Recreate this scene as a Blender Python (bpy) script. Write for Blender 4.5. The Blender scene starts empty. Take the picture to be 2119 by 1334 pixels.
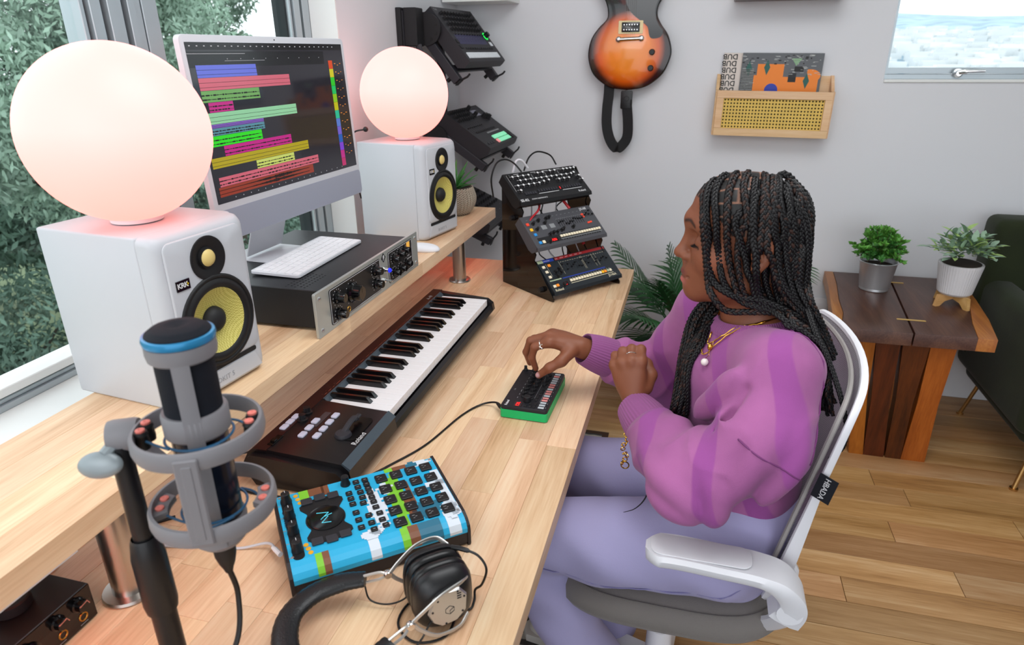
import bpy, bmesh, math, random
import numpy as np
from mathutils import Vector, Matrix, Euler, noise
PI = math.pi
R = math.radians
D = bpy.data
SC = bpy.context.scene
COL = SC.collection
rnd = random.Random(7)

# ------------------------------------------------------------------ camera
camd = D.cameras.new('camera'); cam = D.objects.new('camera', camd); COL.objects.link(cam)
camd.sensor_width = 36.0; camd.lens = 23.298; camd.clip_start = 0.02; camd.clip_end = 2000
_r = Vector((0.96569096, 0.25955310, -0.00855332)); _d = Vector((0.09014203, -0.36590617, -0.92627592)); _f = Vector((-0.24354750, 0.89372527, -0.37674892))
cam.matrix_world = Matrix(((_r.x, -_d.x, -_f.x, 0), (_r.y, -_d.y, -_f.y, 0), (_r.z, -_d.z, -_f.z, 1.47), (0, 0, 0, 1)))
camd.dof.use_dof = True; camd.dof.focus_distance = 1.42; camd.dof.aperture_fstop = 6.3
SC.camera = cam

# ------------------------------------------------------------------ world, lamps, exposure
W = D.worlds.new('overcast_sky'); SC.world = W; W.use_nodes = True
_n = W.node_tree.nodes; _bg = _n['Background']
_tc = _n.new('ShaderNodeTexCoord'); _no = _n.new('ShaderNodeTexNoise'); _no.inputs['Scale'].default_value = 2.2; _no.inputs['Detail'].default_value = 4
_cr = _n.new('ShaderNodeValToRGB'); _cr.color_ramp.elements[0].color = (.80, .88, .98, 1); _cr.color_ramp.elements[1].color = (1, 1, 1, 1)
W.node_tree.links.new(_tc.outputs['Generated'], _no.inputs['Vector']); W.node_tree.links.new(_no.outputs['Fac'], _cr.inputs['Fac'])
W.node_tree.links.new(_cr.outputs['Color'], _bg.inputs['Color'])
_bg.inputs['Strength'].default_value = 2.0
vs = SC.view_settings
SC.display_settings.display_device = 'sRGB'
vs.view_transform = 'Standard'; vs.look = 'None'; vs.gamma = 1; vs.exposure = 0.0; vs.use_curve_mapping = False

def area(name, loc, target, sx, sy, power, color=(1, 1, 1)):
    l = D.lights.new(name, 'AREA'); l.shape = 'RECTANGLE'; l.size = sx; l.size_y = sy; l.energy = power; l.color = color
    o = D.objects.new(name, l); COL.objects.link(o); o.location = loc
    o.rotation_euler = (Vector(target) - Vector(loc)).to_track_quat('-Z', 'Y').to_euler()
    return o
area('ceiling_fill', (0.15, 1.05, 2.62), (-0.1, 1.3, 0.7), 1.5, 1.3, 32, (.96, .98, 1))  # added fill lamp, out of view under the ceiling
area('camera_fill', (-0.55, -1.1, 2.15), (0.1, 1.3, 0.8), 1.2, 1.0, 11, (.97, .985, 1))  # unseen fill lamp added behind and left of the camera

# ------------------------------------------------------------------ helpers
def col(h):
    h = h.lstrip('#'); c = [int(h[i:i + 2], 16) / 255 for i in (0, 2, 4)]
    return tuple(x / 12.92 if x <= .04045 else ((x + .055) / 1.055) ** 2.4 for x in c) + (1,)
MATS = {}
def mat(name, color, rough=.5, metal=0, spec=.5, bump=0, bscale=200, coat=0, emit=None, es=1, trans=0, ior=1.45, sheen=0, var=0, vscale=6, sss=0, alpha=1):
    """principled material; var = gentle noise in value, bump = fine noise relief"""
    if name in MATS: return MATS[name]
    m = D.materials.new(name); m.use_nodes = True; nt = m.node_tree; N = nt.nodes; L = nt.links
    b = N['Principled BSDF']; c = col(color) if isinstance(color, str) else tuple(color) + ((1,) if len(color) == 3 else ())
    b.inputs['Base Color'].default_value = c; b.inputs['Roughness'].default_value = rough; b.inputs['Metallic'].default_value = metal
    b.inputs['Specular IOR Level'].default_value = spec; b.inputs['IOR'].default_value = ior; b.inputs['Coat Weight'].default_value = coat
    b.inputs['Transmission Weight'].default_value = trans; b.inputs['Sheen Weight'].default_value = sheen; b.inputs['Alpha'].default_value = alpha
    if sss: b.inputs['Subsurface Weight'].default_value = sss; b.inputs['Subsurface Radius'].default_value = (.012, .005, .003); b.inputs['Subsurface Scale'].default_value = 1
    if emit is not None:
        b.inputs['Emission Color'].default_value = col(emit) if isinstance(emit, str) else tuple(emit) + (1,); b.inputs['Emission Strength'].default_value = es
    tc = None
    if var or bump: tc = N.new('ShaderNodeTexCoord')
    if var:
        no = N.new('ShaderNodeTexNoise'); no.inputs['Scale'].default_value = vscale; no.inputs['Detail'].default_value = 3
        L.new(tc.outputs['Object'], no.inputs['Vector'])
        hs = N.new('ShaderNodeHueSaturation'); hs.inputs['Color'].default_value = c
        mr = N.new('ShaderNodeMapRange'); mr.inputs['To Min'].default_value = 1 - var; mr.inputs['To Max'].default_value = 1 + var
        mr.inputs['From Min'].default_value = .3; mr.inputs['From Max'].default_value = .7
        L.new(no.outputs['Fac'], mr.inputs['Value']); L.new(mr.outputs['Result'], hs.inputs['Value']); L.new(hs.outputs['Color'], b.inputs['Base Color'])
    if bump:
        no = N.new('ShaderNodeTexNoise'); no.inputs['Scale'].default_value = bscale; no.inputs['Detail'].default_value = 2
        L.new(tc.outputs['Object'], no.inputs['Vector'])
        bp = N.new('ShaderNodeBump'); bp.inputs['Strength'].default_value = bump; bp.inputs['Distance'].default_value = .002
        L.new(no.outputs['Fac'], bp.inputs['Height']); L.new(bp.outputs['Normal'], b.inputs['Normal'])
    MATS[name] = m; return m
def wood(name, ramp, axis='Y', scale=1, rough=.42, rings=8, randv=.14, spec=.4, knots=True):
    """grain running along an axis; every board (object) gets its own shade and its own piece of grain"""
    m = D.materials.new(name); m.use_nodes = True; nt = m.node_tree; N = nt.nodes; L = nt.links; b = N['Principled BSDF']
    tc = N.new('ShaderNodeTexCoord'); oi = N.new('ShaderNodeObjectInfo')
    mp = N.new('ShaderNodeMapping'); s = {'X': (.06, 1, 1), 'Y': (1, .06, 1), 'Z': (1, 1, .06)}[axis]
    mp.inputs['Scale'].default_value = [x * scale for x in s]
    ad = N.new('ShaderNodeVectorMath'); ad.operation = 'ADD'
    mu = N.new('ShaderNodeMath'); mu.operation = 'MULTIPLY'; mu.inputs[1].default_value = 37
    L.new(oi.outputs['Random'], mu.inputs[0]); L.new(tc.outputs['Object'], mp.inputs['Vector']); L.new(mp.outputs['Vector'], ad.inputs[0]); L.new(mu.outputs[0], ad.inputs[1])
    n1 = N.new('ShaderNodeTexNoise'); n1.inputs['Scale'].default_value = rings; n1.inputs['Detail'].default_value = 6; n1.inputs['Distortion'].default_value = 1.2; n1.inputs['Roughness'].default_value = .6
    L.new(ad.outputs[0], n1.inputs['Vector'])
    n2 = N.new('ShaderNodeTexNoise'); n2.inputs['Scale'].default_value = rings * 22; n2.inputs['Detail'].default_value = 2
    L.new(ad.outputs[0], n2.inputs['Vector'])
    mx = N.new('ShaderNodeMix'); mx.data_type = 'FLOAT'; mx.inputs[0].default_value = .28
    L.new(n1.outputs['Fac'], mx.inputs[2]); L.new(n2.outputs['Fac'], mx.inputs[3])
    cr = N.new('ShaderNodeValToRGB'); els = cr.color_ramp.elements
    els[0].position = .3; els[0].color = col(ramp[0]); els[1].position = .68; els[1].color = col(ramp[-1])
    for i, h in enumerate(ramp[1:-1]):
        e = els.new(.3 + .38 * (i + 1) / (len(ramp) - 1)); e.color = col(h)
    L.new(mx.outputs[0], cr.inputs['Fac'])
    hs = N.new('ShaderNodeHueSaturation'); mr = N.new('ShaderNodeMapRange'); mr.inputs['To Min'].default_value = 1 - randv; mr.inputs['To Max'].default_value = 1 + randv * .7
    L.new(oi.outputs['Random'], mr.inputs['Value']); L.new(mr.outputs['Result'], hs.inputs['Value'])
    mr2 = N.new('ShaderNodeMapRange'); mr2.inputs['To Min'].default_value = .494; mr2.inputs['To Max'].default_value = .506
    fr = N.new('ShaderNodeMath'); fr.operation = 'FRACT'; L.new(mu.outputs[0], fr.inputs[0]); L.new(fr.outputs[0], mr2.inputs['Value']); L.new(mr2.outputs['Result'], hs.inputs['Hue'])
    L.new(cr.outputs['Color'], hs.inputs['Color']); L.new(hs.outputs['Color'], b.inputs['Base Color'])
    b.inputs['Roughness'].default_value = rough; b.inputs['Specular IOR Level'].default_value = spec
    bp = N.new('ShaderNodeBump'); bp.inputs['Strength'].default_value = .12; bp.inputs['Distance'].default_value = .001
    L.new(mx.outputs[0], bp.inputs['Height']); L.new(bp.outputs['Normal'], b.inputs['Normal'])
    MATS[name] = m; return m

def B(): return bmesh.new()
def _xf(vs_, M):
    if M is not None:
        for v in vs_: v.co = M @ v.co
def T(x=0, y=0, z=0, rz=0, rx=0, ry=0):
    return Matrix.Translation((x, y, z)) @ Euler((rx, ry, rz)).to_matrix().to_4x4()
def box(bm, sx, sy, sz, cx=0, cy=0, cz=0, M=None, bev=0, seg=1):
    """box of full sizes centred in x,y,z"""
    r = bmesh.ops.create_cube(bm, size=1); v = r['verts']
    for q in v: q.co = Vector((q.co.x * sx + cx, q.co.y * sy + cy, q.co.z * sz + cz))
    if bev:
        es = list({e for q in v for e in q.link_edges})
        o = bmesh.ops.bevel(bm, geom=es, offset=bev, segments=seg, profile=.5, affect='EDGES')
        v = list({q for f in o['faces'] for q in f.verts} | {q for q in v if q.is_valid})
    _xf(v, M); return v
def lathe(bm, prof, seg=24, M=None, cap=True):
    """prof: (r,z) points, turned about z"""
    rings = []
    for r, z in prof:
        rings.append([bm.verts.new((r * math.cos(2 * PI * i / seg), r * math.sin(2 * PI * i / seg), z)) for i in range(seg)] if r > 1e-6 else [bm.verts.new((0, 0, z))])
    for a, b in zip(rings, rings[1:]):
        for i in range(seg):
            j = (i + 1) % seg
            if len(a) == 1 and len(b) == 1: continue
            if len(a) == 1: bm.faces.new((a[0], b[i], b[j]))
            elif len(b) == 1: bm.faces.new((a[i], a[j], b[0]))
            else: bm.faces.new((a[i], a[j], b[j], b[i]))
    if cap:
        if len(rings[0]) > 1: bm.faces.new(rings[0][::-1])
        if len(rings[-1]) > 1: bm.faces.new(rings[-1])
    v = [q for r_ in rings for q in r_]; _xf(v, M); return v
def cyl(bm, r, z0, z1, seg=20, M=None, r2=None, bev=0):
    r2 = r if r2 is None else r2
    if bev: return lathe(bm, [(r - bev, z0), (r, z0 + bev), (r2, z1 - bev), (r2 - bev, z1)], seg, M)
    return lathe(bm, [(r, z0), (r2, z1)], seg, M)
def prism(bm, pts, z0, z1, M=None, bev=0):
    """closed outline pts (x,y), extruded z0..z1; bev = rounding of the top edge"""
    n = len(pts)
    lv = [[bm.verts.new((x, y, z0)) for x, y in pts]]
    if bev:
        cx = sum(p[0] for p in pts) / n; cy = sum(p[1] for p in pts) / n
        def inset(d):
            out = []
            for i in range(n):
                p0 = Vector(pts[i - 1]); p1 = Vector(pts[i]); p2 = Vector(pts[(i + 1) % n])
                e1 = (p1 - p0); e2 = (p2 - p1)
                if e1.length < 1e-9 or e2.length < 1e-9: out.append(tuple(p1)); continue
                e1.normalize(); e2.normalize()
                n1 = Vector((-e1.y, e1.x)); n2 = Vector((-e2.y, e2.x)); m_ = n1 + n2
                if m_.length < 1e-6: out.append(tuple(p1)); continue
                m_.normalize(); k = d / max(.4, m_.dot(n1)); out.append((p1.x + m_.x * k, p1.y + m_.y * k))
            return out
        area_ = sum(pts[i][0] * pts[(i + 1) % n][1] - pts[(i + 1) % n][0] * pts[i][1] for i in range(n))
        sg = 1 if area_ > 0 else -1
        lv.append([bm.verts.new((x, y, z1 - bev)) for x, y in pts])
        lv.append([bm.verts.new((x, y, z1 - bev * .3)) for x, y in inset(sg * bev * .3)])
        lv.append([bm.verts.new((x, y, z1)) for x, y in inset(sg * bev)])
    else: lv.append([bm.verts.new((x, y, z1)) for x, y in pts])
    for a, b in zip(lv, lv[1:]):
        for i in range(n):
            j = (i + 1) % n; bm.faces.new((a[i], a[j], b[j], b[i]))
    bm.faces.new(lv[0][::-1]); bm.faces.new(lv[-1])
    v = [q for r_ in lv for q in r_]; _xf(v, M); return v
def rrect(w, h, r, seg=4, cx=0, cy=0):
    p = []
    for sx, sy, a0 in ((1, 1, 0), (-1, 1, 90), (-1, -1, 180), (1, -1, 270)):
        for i in range(seg + 1):
            a = R(a0 + 90 * i / seg); p.append((cx + sx * (w / 2 - r) + r * math.cos(a), cy + sy * (h / 2 - r) + r * math.sin(a)))
    return p
def spline(pts, n=8):
    P = [Vector(p) for p in pts]; P = [P[0] * 2 - P[1]] + P + [P[-1] * 2 - P[-2]]; out = []
    for i in range(1, len(P) - 2):
        for k in range(n):
            t = k / n; a, b, c, d = P[i - 1:i + 3]
            out.append(.5 * ((2 * b) + (c - a) * t + (2 * a - 5 * b + 4 * c - d) * t * t + (3 * b - a - 3 * c + d) * t ** 3))
    out.append(P[-2]); return out
def tube(bm, pts, r, seg=8, cap=True, M=None, flat=1, up=None):
    """tube through points; r a number or a list; flat squashes along the up direction"""
    pts = [Vector(p) for p in pts]; n = len(pts); rings = []; prev = None
    for i, p in enumerate(pts):
        t = (pts[min(i + 1, n - 1)] - pts[max(i - 1, 0)])
        if t.length < 1e-9: t = Vector((0, 0, 1))
        t.normalize()
        if up is not None: a = Vector(up) - t * t.dot(Vector(up))
        elif prev is None: a = t.orthogonal()
        else: a = prev - t * t.dot(prev)
        if a.length < 1e-6: a = t.orthogonal()
        a.normalize(); prev = a; b = t.cross(a); rr = r[i] if isinstance(r, (list, tuple)) else r
        rings.append([bm.verts.new(p + a * (rr * flat * math.cos(2 * PI * k / seg)) + b * (rr * math.sin(2 * PI * k / seg))) for k in range(seg)])
    for a, b in zip(rings, rings[1:]):
        for k in range(seg):
            j = (k + 1) % seg; bm.faces.new((a[k], a[j], b[j], b[k]))
    if cap: bm.faces.new(rings[0][::-1]); bm.faces.new(rings[-1])
    v = [q for r_ in rings for q in r_]; _xf(v, M); return v
def ball(bm, r, c=(0, 0, 0), s=(1, 1, 1), seg=20, M=None):
    q = bmesh.ops.create_uvsphere(bm, u_segments=seg, v_segments=max(6, seg * 2 // 3), radius=r)['verts']
    for v in q: v.co = Vector((v.co.x * s[0] + c[0], v.co.y * s[1] + c[1], v.co.z * s[2] + c[2]))
    _xf(q, M); return q
def torus(bm, R_, r, seg=32, ts=8, M=None, a0=0, a1=360, sx=1, sy=1):
    n = seg; full = abs(a1 - a0) >= 360
    pts = [(R_ * sx * math.cos(R(a0 + (a1 - a0) * i / n)), R_ * sy * math.sin(R(a0 + (a1 - a0) * i / n)), 0) for i in range(n + (0 if full else 1))]
    if not full: return tube(bm, pts, r, ts, M=M)
    rings = []
    for i, p in enumerate(pts):
        a = 2 * PI * i / n
        rings.append([bm.verts.new(((R_ + r * math.cos(2 * PI * k / ts)) * math.cos(a) * sx, (R_ + r * math.cos(2 * PI * k / ts)) * math.sin(a) * sy, r * math.sin(2 * PI * k / ts))) for k in range(ts)])
    for i in range(n):
        a, b = rings[i], rings[(i + 1) % n]
        for k in range(ts):
            j = (k + 1) % ts; bm.faces.new((a[k], b[k], b[j], a[j]))
    v = [q for r_ in rings for q in r_]; _xf(v, M); return v

def obj(name, bm, m, parent=None, loc=None, rot=None, smooth=True, ang=35):
    bmesh.ops.recalc_face_normals(bm, faces=bm.faces[:])
    me = D.meshes.new(name); bm.to_mesh(me); bm.free()
    ms = m if isinstance(m, (list, tuple)) else [m]
    for q in ms: me.materials.append(q)
    return objm(name, me, parent, loc, rot, smooth, ang)
def objm(name, me, parent=None, loc=None, rot=None, smooth=True, ang=35):
    if smooth and len(me.polygons):
        me.shade_smooth()
        try: me.set_sharp_from_angle(angle=R(ang))
        except Exception: pass
    o = D.objects.new(name, me); COL.objects.link(o)
    if parent is not None: o.parent = parent
    if loc is not None: o.location = loc
    if rot is not None: o.rotation_euler = rot
    return o
def inst(src, name=None, parent=None, loc=None, rot=None, scale=None):
    o = src.copy(); COL.objects.link(o)
    if name: o.name = name
    if parent is not None: o.parent = parent
    if loc is not None: o.location = loc
    if rot is not None: o.rotation_euler = rot
    if scale is not None: o.scale = scale
    return o
def tag(o, label=None, cat=None, group=None, kind=None):
    if label: o['label'] = label
    if cat: o['category'] = cat
    if group: o['group'] = group
    if kind: o['kind'] = kind
    return o
def thing(name, label, cat, loc=(0, 0, 0), rot=(0, 0, 0), group=None, kind=None):
    o = D.objects.new(name, None); COL.objects.link(o); o.location = loc; o.rotation_euler = rot; o.empty_display_size = .05
    return tag(o, label, cat, group, kind)
def struct(name, bm, m, label, parent=None, cat='wall', **k):
    o = obj(name, bm, m, parent, **k); tag(o, label, cat, None, 'structure'); return o
def text(name, s, size, m, parent, loc, rot=(0, 0, 0), depth=.0002, align='LEFT', spacing=1, sx=1, shear=0, bold=0):
    c = D.curves.new(name, 'FONT'); c.body = s; c.size = size; c.extrude = depth; c.align_x = align; c.space_character = spacing; c.shear = shear; c.resolution_u = 2; c.offset = bold
    t = D.objects.new(name, c); COL.objects.link(t)
    bpy.context.view_layer.update()
    me = D.meshes.new_from_object(t.evaluated_get(bpy.context.evaluated_depsgraph_get()))
    D.objects.remove(t); D.curves.remove(c)
    me.materials.clear(); me.materials.append(m)
    o = D.objects.new(name, me); COL.objects.link(o); o.parent = parent; o.location = loc; o.rotation_euler = rot; o.scale = (sx, 1, 1)
    return o

# ------------------------------------------------------------------ materials
M_ = MATS
mat('wall_paint', '#dcdde1', .75, bump=.05, bscale=60)
mat('white_paint', '#e9ebe9', .6, bump=.03, bscale=60)
mat('aluminium', '#b3bdc2', .38, .65)
mat('gasket', '#1b2528', .6)
mat('white_plastic', '#e6e6ea', .42)
mat('white_satin', '#dcdfe4', .38, var=.01)
mat('black_plastic', '#141417', .38, bump=.06, bscale=600)
mat('black_matte', '#17171a', .6)
mat('black_gloss', '#08080a', .12, spec=.6)
mat('charcoal', '#2b2b31', .5)
mat('steel', '#b8b3ae', .28, 1)
mat('chrome', '#dadada', .12, 1)
mat('rubber', '#101012', .55)
mat('print_white', '#d8d8da', .5)
mat('print_grey', '#8e9092', .5)
mat('screw', '#c9c9c9', .3, 1)
# clear glass for the panes
def glass(name, tint=(.93, .98, .97, 1)):
    m = D.materials.new(name); m.use_nodes = True; N = m.node_tree.nodes; L = m.node_tree.links; N.remove(N['Principled BSDF'])
    tr = N.new('ShaderNodeBsdfTransparent'); tr.inputs[0].default_value = tint
    gl = N.new('ShaderNodeBsdfGlossy'); gl.inputs['Roughness'].default_value = .02
    fr0 = N.new('ShaderNodeFresnel'); fr0.inputs[0].default_value = 1.3; ge = N.new('ShaderNodeNewGeometry'); fr = N.new('ShaderNodeMath'); fr.operation = 'MULTIPLY'; iv = N.new('ShaderNodeMath'); iv.operation = 'SUBTRACT'; iv.inputs[0].default_value = .8; L.new(ge.outputs['Backfacing'], iv.inputs[1]); iv.use_clamp = True; L.new(fr0.outputs[0], fr.inputs[0]); L.new(iv.outputs[0], fr.inputs[1]); mx = N.new('ShaderNodeMixShader')
    L.new(fr.outputs[0], mx.inputs[0]); L.new(tr.outputs[0], mx.inputs[1]); L.new(gl.outputs[0], mx.inputs[2]); L.new(mx.outputs[0], N['Material Output'].inputs[0])
    MATS[name] = m; return m
glass('window_glass', (.96, .99, .985, 1))
wood('desk_wood', ['#bf936c', '#dab08a', '#e8c49f', '#eed2b0'], 'Y', 1, .42, 10, .12)
wood('floor_oak', ['#8c6038', '#b0814e', '#c39563', '#d3ad80'], 'X', 1, .38, 9, .22)
wood('pine', ['#c79a6c', '#dcb489', '#e6c59f'], 'X', 1, .5, 14, .04)
wood('walnut', ['#38201a', '#523329', '#6c4837'], 'Y', 1, .35, 9, .05)
wood('sapwood', ['#8c5426', '#a8682f', '#c4853f'], 'Y', 1, .38, 9, .05)
wood('leg_walnut', ['#34170a', '#55270e', '#6b3313'], 'Z', 1, .32, 9, .05)
wood('leg_sapwood', ['#7b4013', '#9a5419', '#b66a26'], 'Z', 1, .34, 9, .05)
wood('bamboo', ['#b98a50', '#c99c60', '#d5ab72'], 'X', 1, .5, 14, .04)

# ------------------------------------------------------------------ room shell
XL, YB = -1.089, 3.10
XF = -1.175            # face of the window frames
ZS = 0.87              # window sill
bm = B()
box(bm, .14, 1.6, 3.0, XL - .07, 2.0 + .8, 1.5)                 # pier between window and corner
box(bm, .14, 3.6, ZS - .02, XL - .07, .2, (ZS - .02) / 2)       # below the window
box(bm, .14, 3.6, .35, XL - .07, .2, 2.62)
box(bm, .14, 1.0, 3.0, XL - .07, -2.1, 1.5)
struct('wall_left', bm, M_['wall_paint'], 'pale grey painted wall with the large window on the left', smooth=False)
bm = B()
WX0, WX1, WZ0, WZ1 = 0.700, 2.0, 1.36, 2.3
box(bm, WX0 + 1.25, .12, 3.0, (WX0 - 1.25) / 2, YB + .06, 1.5)
box(bm, WX1 - WX0, .12, WZ0, (WX0 + WX1) / 2, YB + .06, WZ0 / 2)
box(bm, WX1 - WX0, .12, 3 - WZ1, (WX0 + WX1) / 2, YB + .06, (3 + WZ1) / 2)
box(bm, 1.6, .12, 3.0, WX1 + .8, YB + .06, 1.5)
struct('wall_back', bm, M_['wall_paint'], 'pale grey back wall behind the seated woman', smooth=False)
bm = B(); box(bm, 4.9, 6.1, .1, 1.2, .6, 2.75)
struct('ceiling', bm, M_['white_paint'], 'white ceiling', cat='ceiling', smooth=False)
bm = B(); box(bm, .12, 6.1, 2.8, 3.66, .6, 1.4)
struct('wall_right', bm, M_['wall_paint'], 'pale grey wall on the right side of the room', smooth=False)
bm = B(); box(bm, 4.9, 5.9, .05, 1.2, .35, -.035)
floor = struct('floor', bm, M_['black_matte'], 'oak plank floor with warm brown boards of mixed shades', cat='floor', smooth=False)
fw = M_['floor_oak']
rr = random.Random(3)
known = {14: [.835], 12: [.835], 10: [.738], 8: [.538], 13: [.742]}
k0 = int((-2.3 - 1.453) / .104)
for k in range(-6, 17):
    y0 = 1.453 + .104 * (k - 0)
    if y0 > YB: continue
    y1 = min(y0 + .104, YB)
    kk = {5: [.738], 2: [.538], 7: [.835], 8: [.742]}.get(k)
    xs = [-1.08]
    if kk: xs = [kk[0] - 1.5, kk[0]]; xs = [-1.08] + [x for x in xs if x > -1.0]
    else: xs.append(xs[0] + rr.uniform(.4, 1.3))
    while xs[-1] < 2.9: xs.append(xs[-1] + rr.uniform(.75, 1.45))
    for a, b in zip(xs, xs[1:]):
        bm = B(); lx, ly = b - a - .0016, y1 - y0 - .0016
        box(bm, lx, ly, .012, 0, 0, -.006, bev=.0008)
        obj('plank', bm, fw, floor, ((a + b) / 2, (y0 + y1) / 2, rr.uniform(-.0004, .0)), smooth=False)

# left window: sill, frame members, panes
bm = B(); box(bm, .165, 4.0, .02, XL - .0725 + .014, .0, ZS - .01, bev=.002)
struct('trim_1', bm, M_['white_paint'], 'white window sill behind the wooden shelf', cat='trim', smooth=False)
bm = B(); box(bm, .089, .006, 1.58, XF + .0445, 1.9965, 1.665)
box(bm, .004, .004, .03, XL - .055, 1.992, .895)
win = struct('window_1', bm, M_['white_paint'], 'tall window along the left wall with trees beyond', cat='window', smooth=False)
al = M_['aluminium']
def wbar(y0, y1, x0, x1, z0, z1, name='window_frame', m=al):
    b_ = B(); box(b_, x1 - x0, y1 - y0, z1 - z0, (x0 + x1) / 2, (y0 + y1) / 2, (z0 + z1) / 2, bev=.0015)
    return obj(name, b_, m, win, smooth=False)
ZT = 2.42
def zpair(y0, y1, m=al, x1=XF, x0=XF - .06, name='window_frame'): return wbar(y0, y1, x0, x1, ZS, ZT, name, m)
zpair(1.163, 1.174, x1=XF - .012); zpair(1.174, 1.180, M_['gasket'], XF - .02, name='window_gasket')
zpair(1.180, 1.208, x1=XF - .004); zpair(1.208, 1.217, M_['gasket'], XF - .02, name='window_gasket')
zpair(1.217, 1.238, x1=XF + .004); zpair(1.238, 1.258, x1=XF - .0); zpair(1.258, 1.268, M_['gasket'], XF - .02, name='window_gasket')
zpair(1.268, 1.288, x1=XF + .006); zpair(1.288, 1.312, x1=XF - .002); zpair(1.312, 1.314, M_['gasket'], XF - .01, name='window_gasket'); zpair(1.314, 1.358, x1=XF)
zpair(1.888, 1.896, M_['gasket'], XF - .018, name='window_gasket'); zpair(1.896, 1.904, x1=XF - .006); zpair(1.904, 1.910, M_['gasket'], XF - .018, name='window_gasket')
zpair(1.910, 1.942, x1=XF); zpair(1.942, 1.956, M_['gasket'], XF - .012, name='window_gasket'); zpair(1.956, 1.992, x1=XF)
for ya, yb in ((-1.6, 1.163), (1.358, 1.884)):
    wbar(ya, yb, XF - .06, XF, ZS, ZS + .012); wbar(ya, yb, XF - .06, XF - .008, ZS + .012, ZS + .021)
    wbar(ya, yb, XF - .06, XF - .02, ZS + .021, ZS + .025, 'window_gasket', M_['gasket']); wbar(ya, yb, XF - .06, XF - .002, ZS + .025, ZS + .042, m=M_['white_paint'])
    wbar(ya, yb, XF - .06, XF, ZT - .04, ZT)
    b_ = B(); box(b_, .006, yb - ya, ZT - ZS - .08, XF - .035, (ya + yb) / 2, (ZT + ZS) / 2)
    tag(obj('window_pane', b_, M_['window_glass'], win, smooth=False), 'clear glass pane')
# back window
bm = B(); box(bm, WX1 - WX0, .012, .012, (WX0 + WX1) / 2 - .0, YB - .002, WZ0 - .006, bev=.002)
w2 = struct('window_2', bm, M_['white_paint'], 'high window in the back wall with a pale city hillside outside', cat='window', smooth=False)
for z0, z1, dy in ((WZ0, WZ0 + .018, .0), (WZ0 + .020, WZ0 + .042, .012)):
    b_ = B(); box(b_, WX1 - WX0, .05, z1 - z0, (WX0 + WX1) / 2, YB + .03 + dy, (z0 + z1) / 2, bev=.001); obj('window_frame', b_, al, w2, smooth=False)
b_ = B(); box(b_, .010, .05, WZ1 - WZ0, WX0 + .006, YB + .04, (WZ0 + WZ1) / 2); obj('window_frame', b_, al, w2, smooth=False)
b_ = B(); box(b_, WX1 - WX0, .006, WZ1 - WZ0 - .04, (WX0 + WX1) / 2, YB + .05, (WZ0 + WZ1) / 2 + .02); tag(obj('window_pane', b_, M_['window_glass'], w2, smooth=False), 'clear glass pane')
b_ = B(); hx = .955
lathe(b_, [(.0, 0), (.017, 0), (.017, .012), (.010, .022), (0, .022)], 16, T(hx, YB - .0, WZ0 + .022, rx=PI / 2))
tube(b_, spline([(hx, YB - .02, WZ0 + .026), (hx + .03, YB - .028, WZ0 + .030), (hx + .085, YB - .026, WZ0 + .031)], 5), [.009] * 5 + [.006] * 6, 8, flat=.6, up=(0, 1, 0))
tag(obj('window_handle', b_, M_['chrome'], w2), 'chrome lever handle on the bottom rail')

# wall socket
t = thing('wall_socket', 'white double wall socket low on the back wall behind the woman', 'socket', (.61, YB - .004, .37))
b_ = B(); prism(b_, rrect(.072, .115, .006), 0, .006, T(rx=PI / 2), bev=.002); obj('cover_plate', b_, M_['white_plastic'], t)
for dz in (-.02, .02):
    b_ = B(); prism(b_, rrect(.03, .028, .008), .006, .008, T(z=dz, rx=PI / 2)); box(b_, .003, .001, .009, -.006, -.0085, dz + .002); box(b_, .003, .001, .009, .006, -.0085, dz + .002)
    obj('outlet', b_, M_['white_plastic'], t)
# ------------------------------------------------------------------ desk and shelf of glued staves
DZ, SZ = .74, .933
def staves(parent, x0, x1, y0, y1, z0, z1, w, seed, m, lmin, lmax):
    q = random.Random(seed); n = max(1, round((x1 - x0) / w)); w = (x1 - x0) / n
    for i in range(n):
        ys = [y0]; first = True
        while ys[-1] < y1 - 1e-6:
            L_ = q.uniform(lmin, lmax) * (q.uniform(.3, 1) if first else 1); first = False
            e = ys[-1] + L_; ys.append(y1 if e > y1 - .12 else e)
        for a, b in zip(ys, ys[1:]):
            bm = B(); box(bm, w - .0003, b - a - .0003, z1 - z0, bev=.0004)
            obj('stave', bm, m, parent, (x0 + w * (i + .5), (a + b) / 2, (z0 + z1) / 2), smooth=False)
desk = thing('desk', 'long light hardwood desk carrying the keyboards and headphones', 'desk', (0, 0, 0))
staves(desk, -1.075, -.175, -.05, 2.33, DZ - .036, DZ, .062, 5, M_['desk_wood'], .28, .62)
for x in (-1.0, -.36):
    for y in (.05, 2.2):
        bm = B(); box(bm, .045, .045, DZ - .036, x, y, (DZ - .036) / 2); obj('leg', bm, M_['black_matte'], desk, smooth=False)
for y in (.05, 2.2):
    bm = B(); box(bm, .6, .04, .03, -.68, y, DZ - .051); obj('crossbar', bm, M_['black_matte'], desk, smooth=False)
shelf = thing('desk_shelf', 'raised wooden shelf on steel posts along the window side of the desk', 'shelf', (0, 0, 0))
staves(shelf, -.966, -.704, .0, 2.362, SZ - .037, SZ, .0655, 11, M_['desk_wood'], .35, .8)
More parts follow.
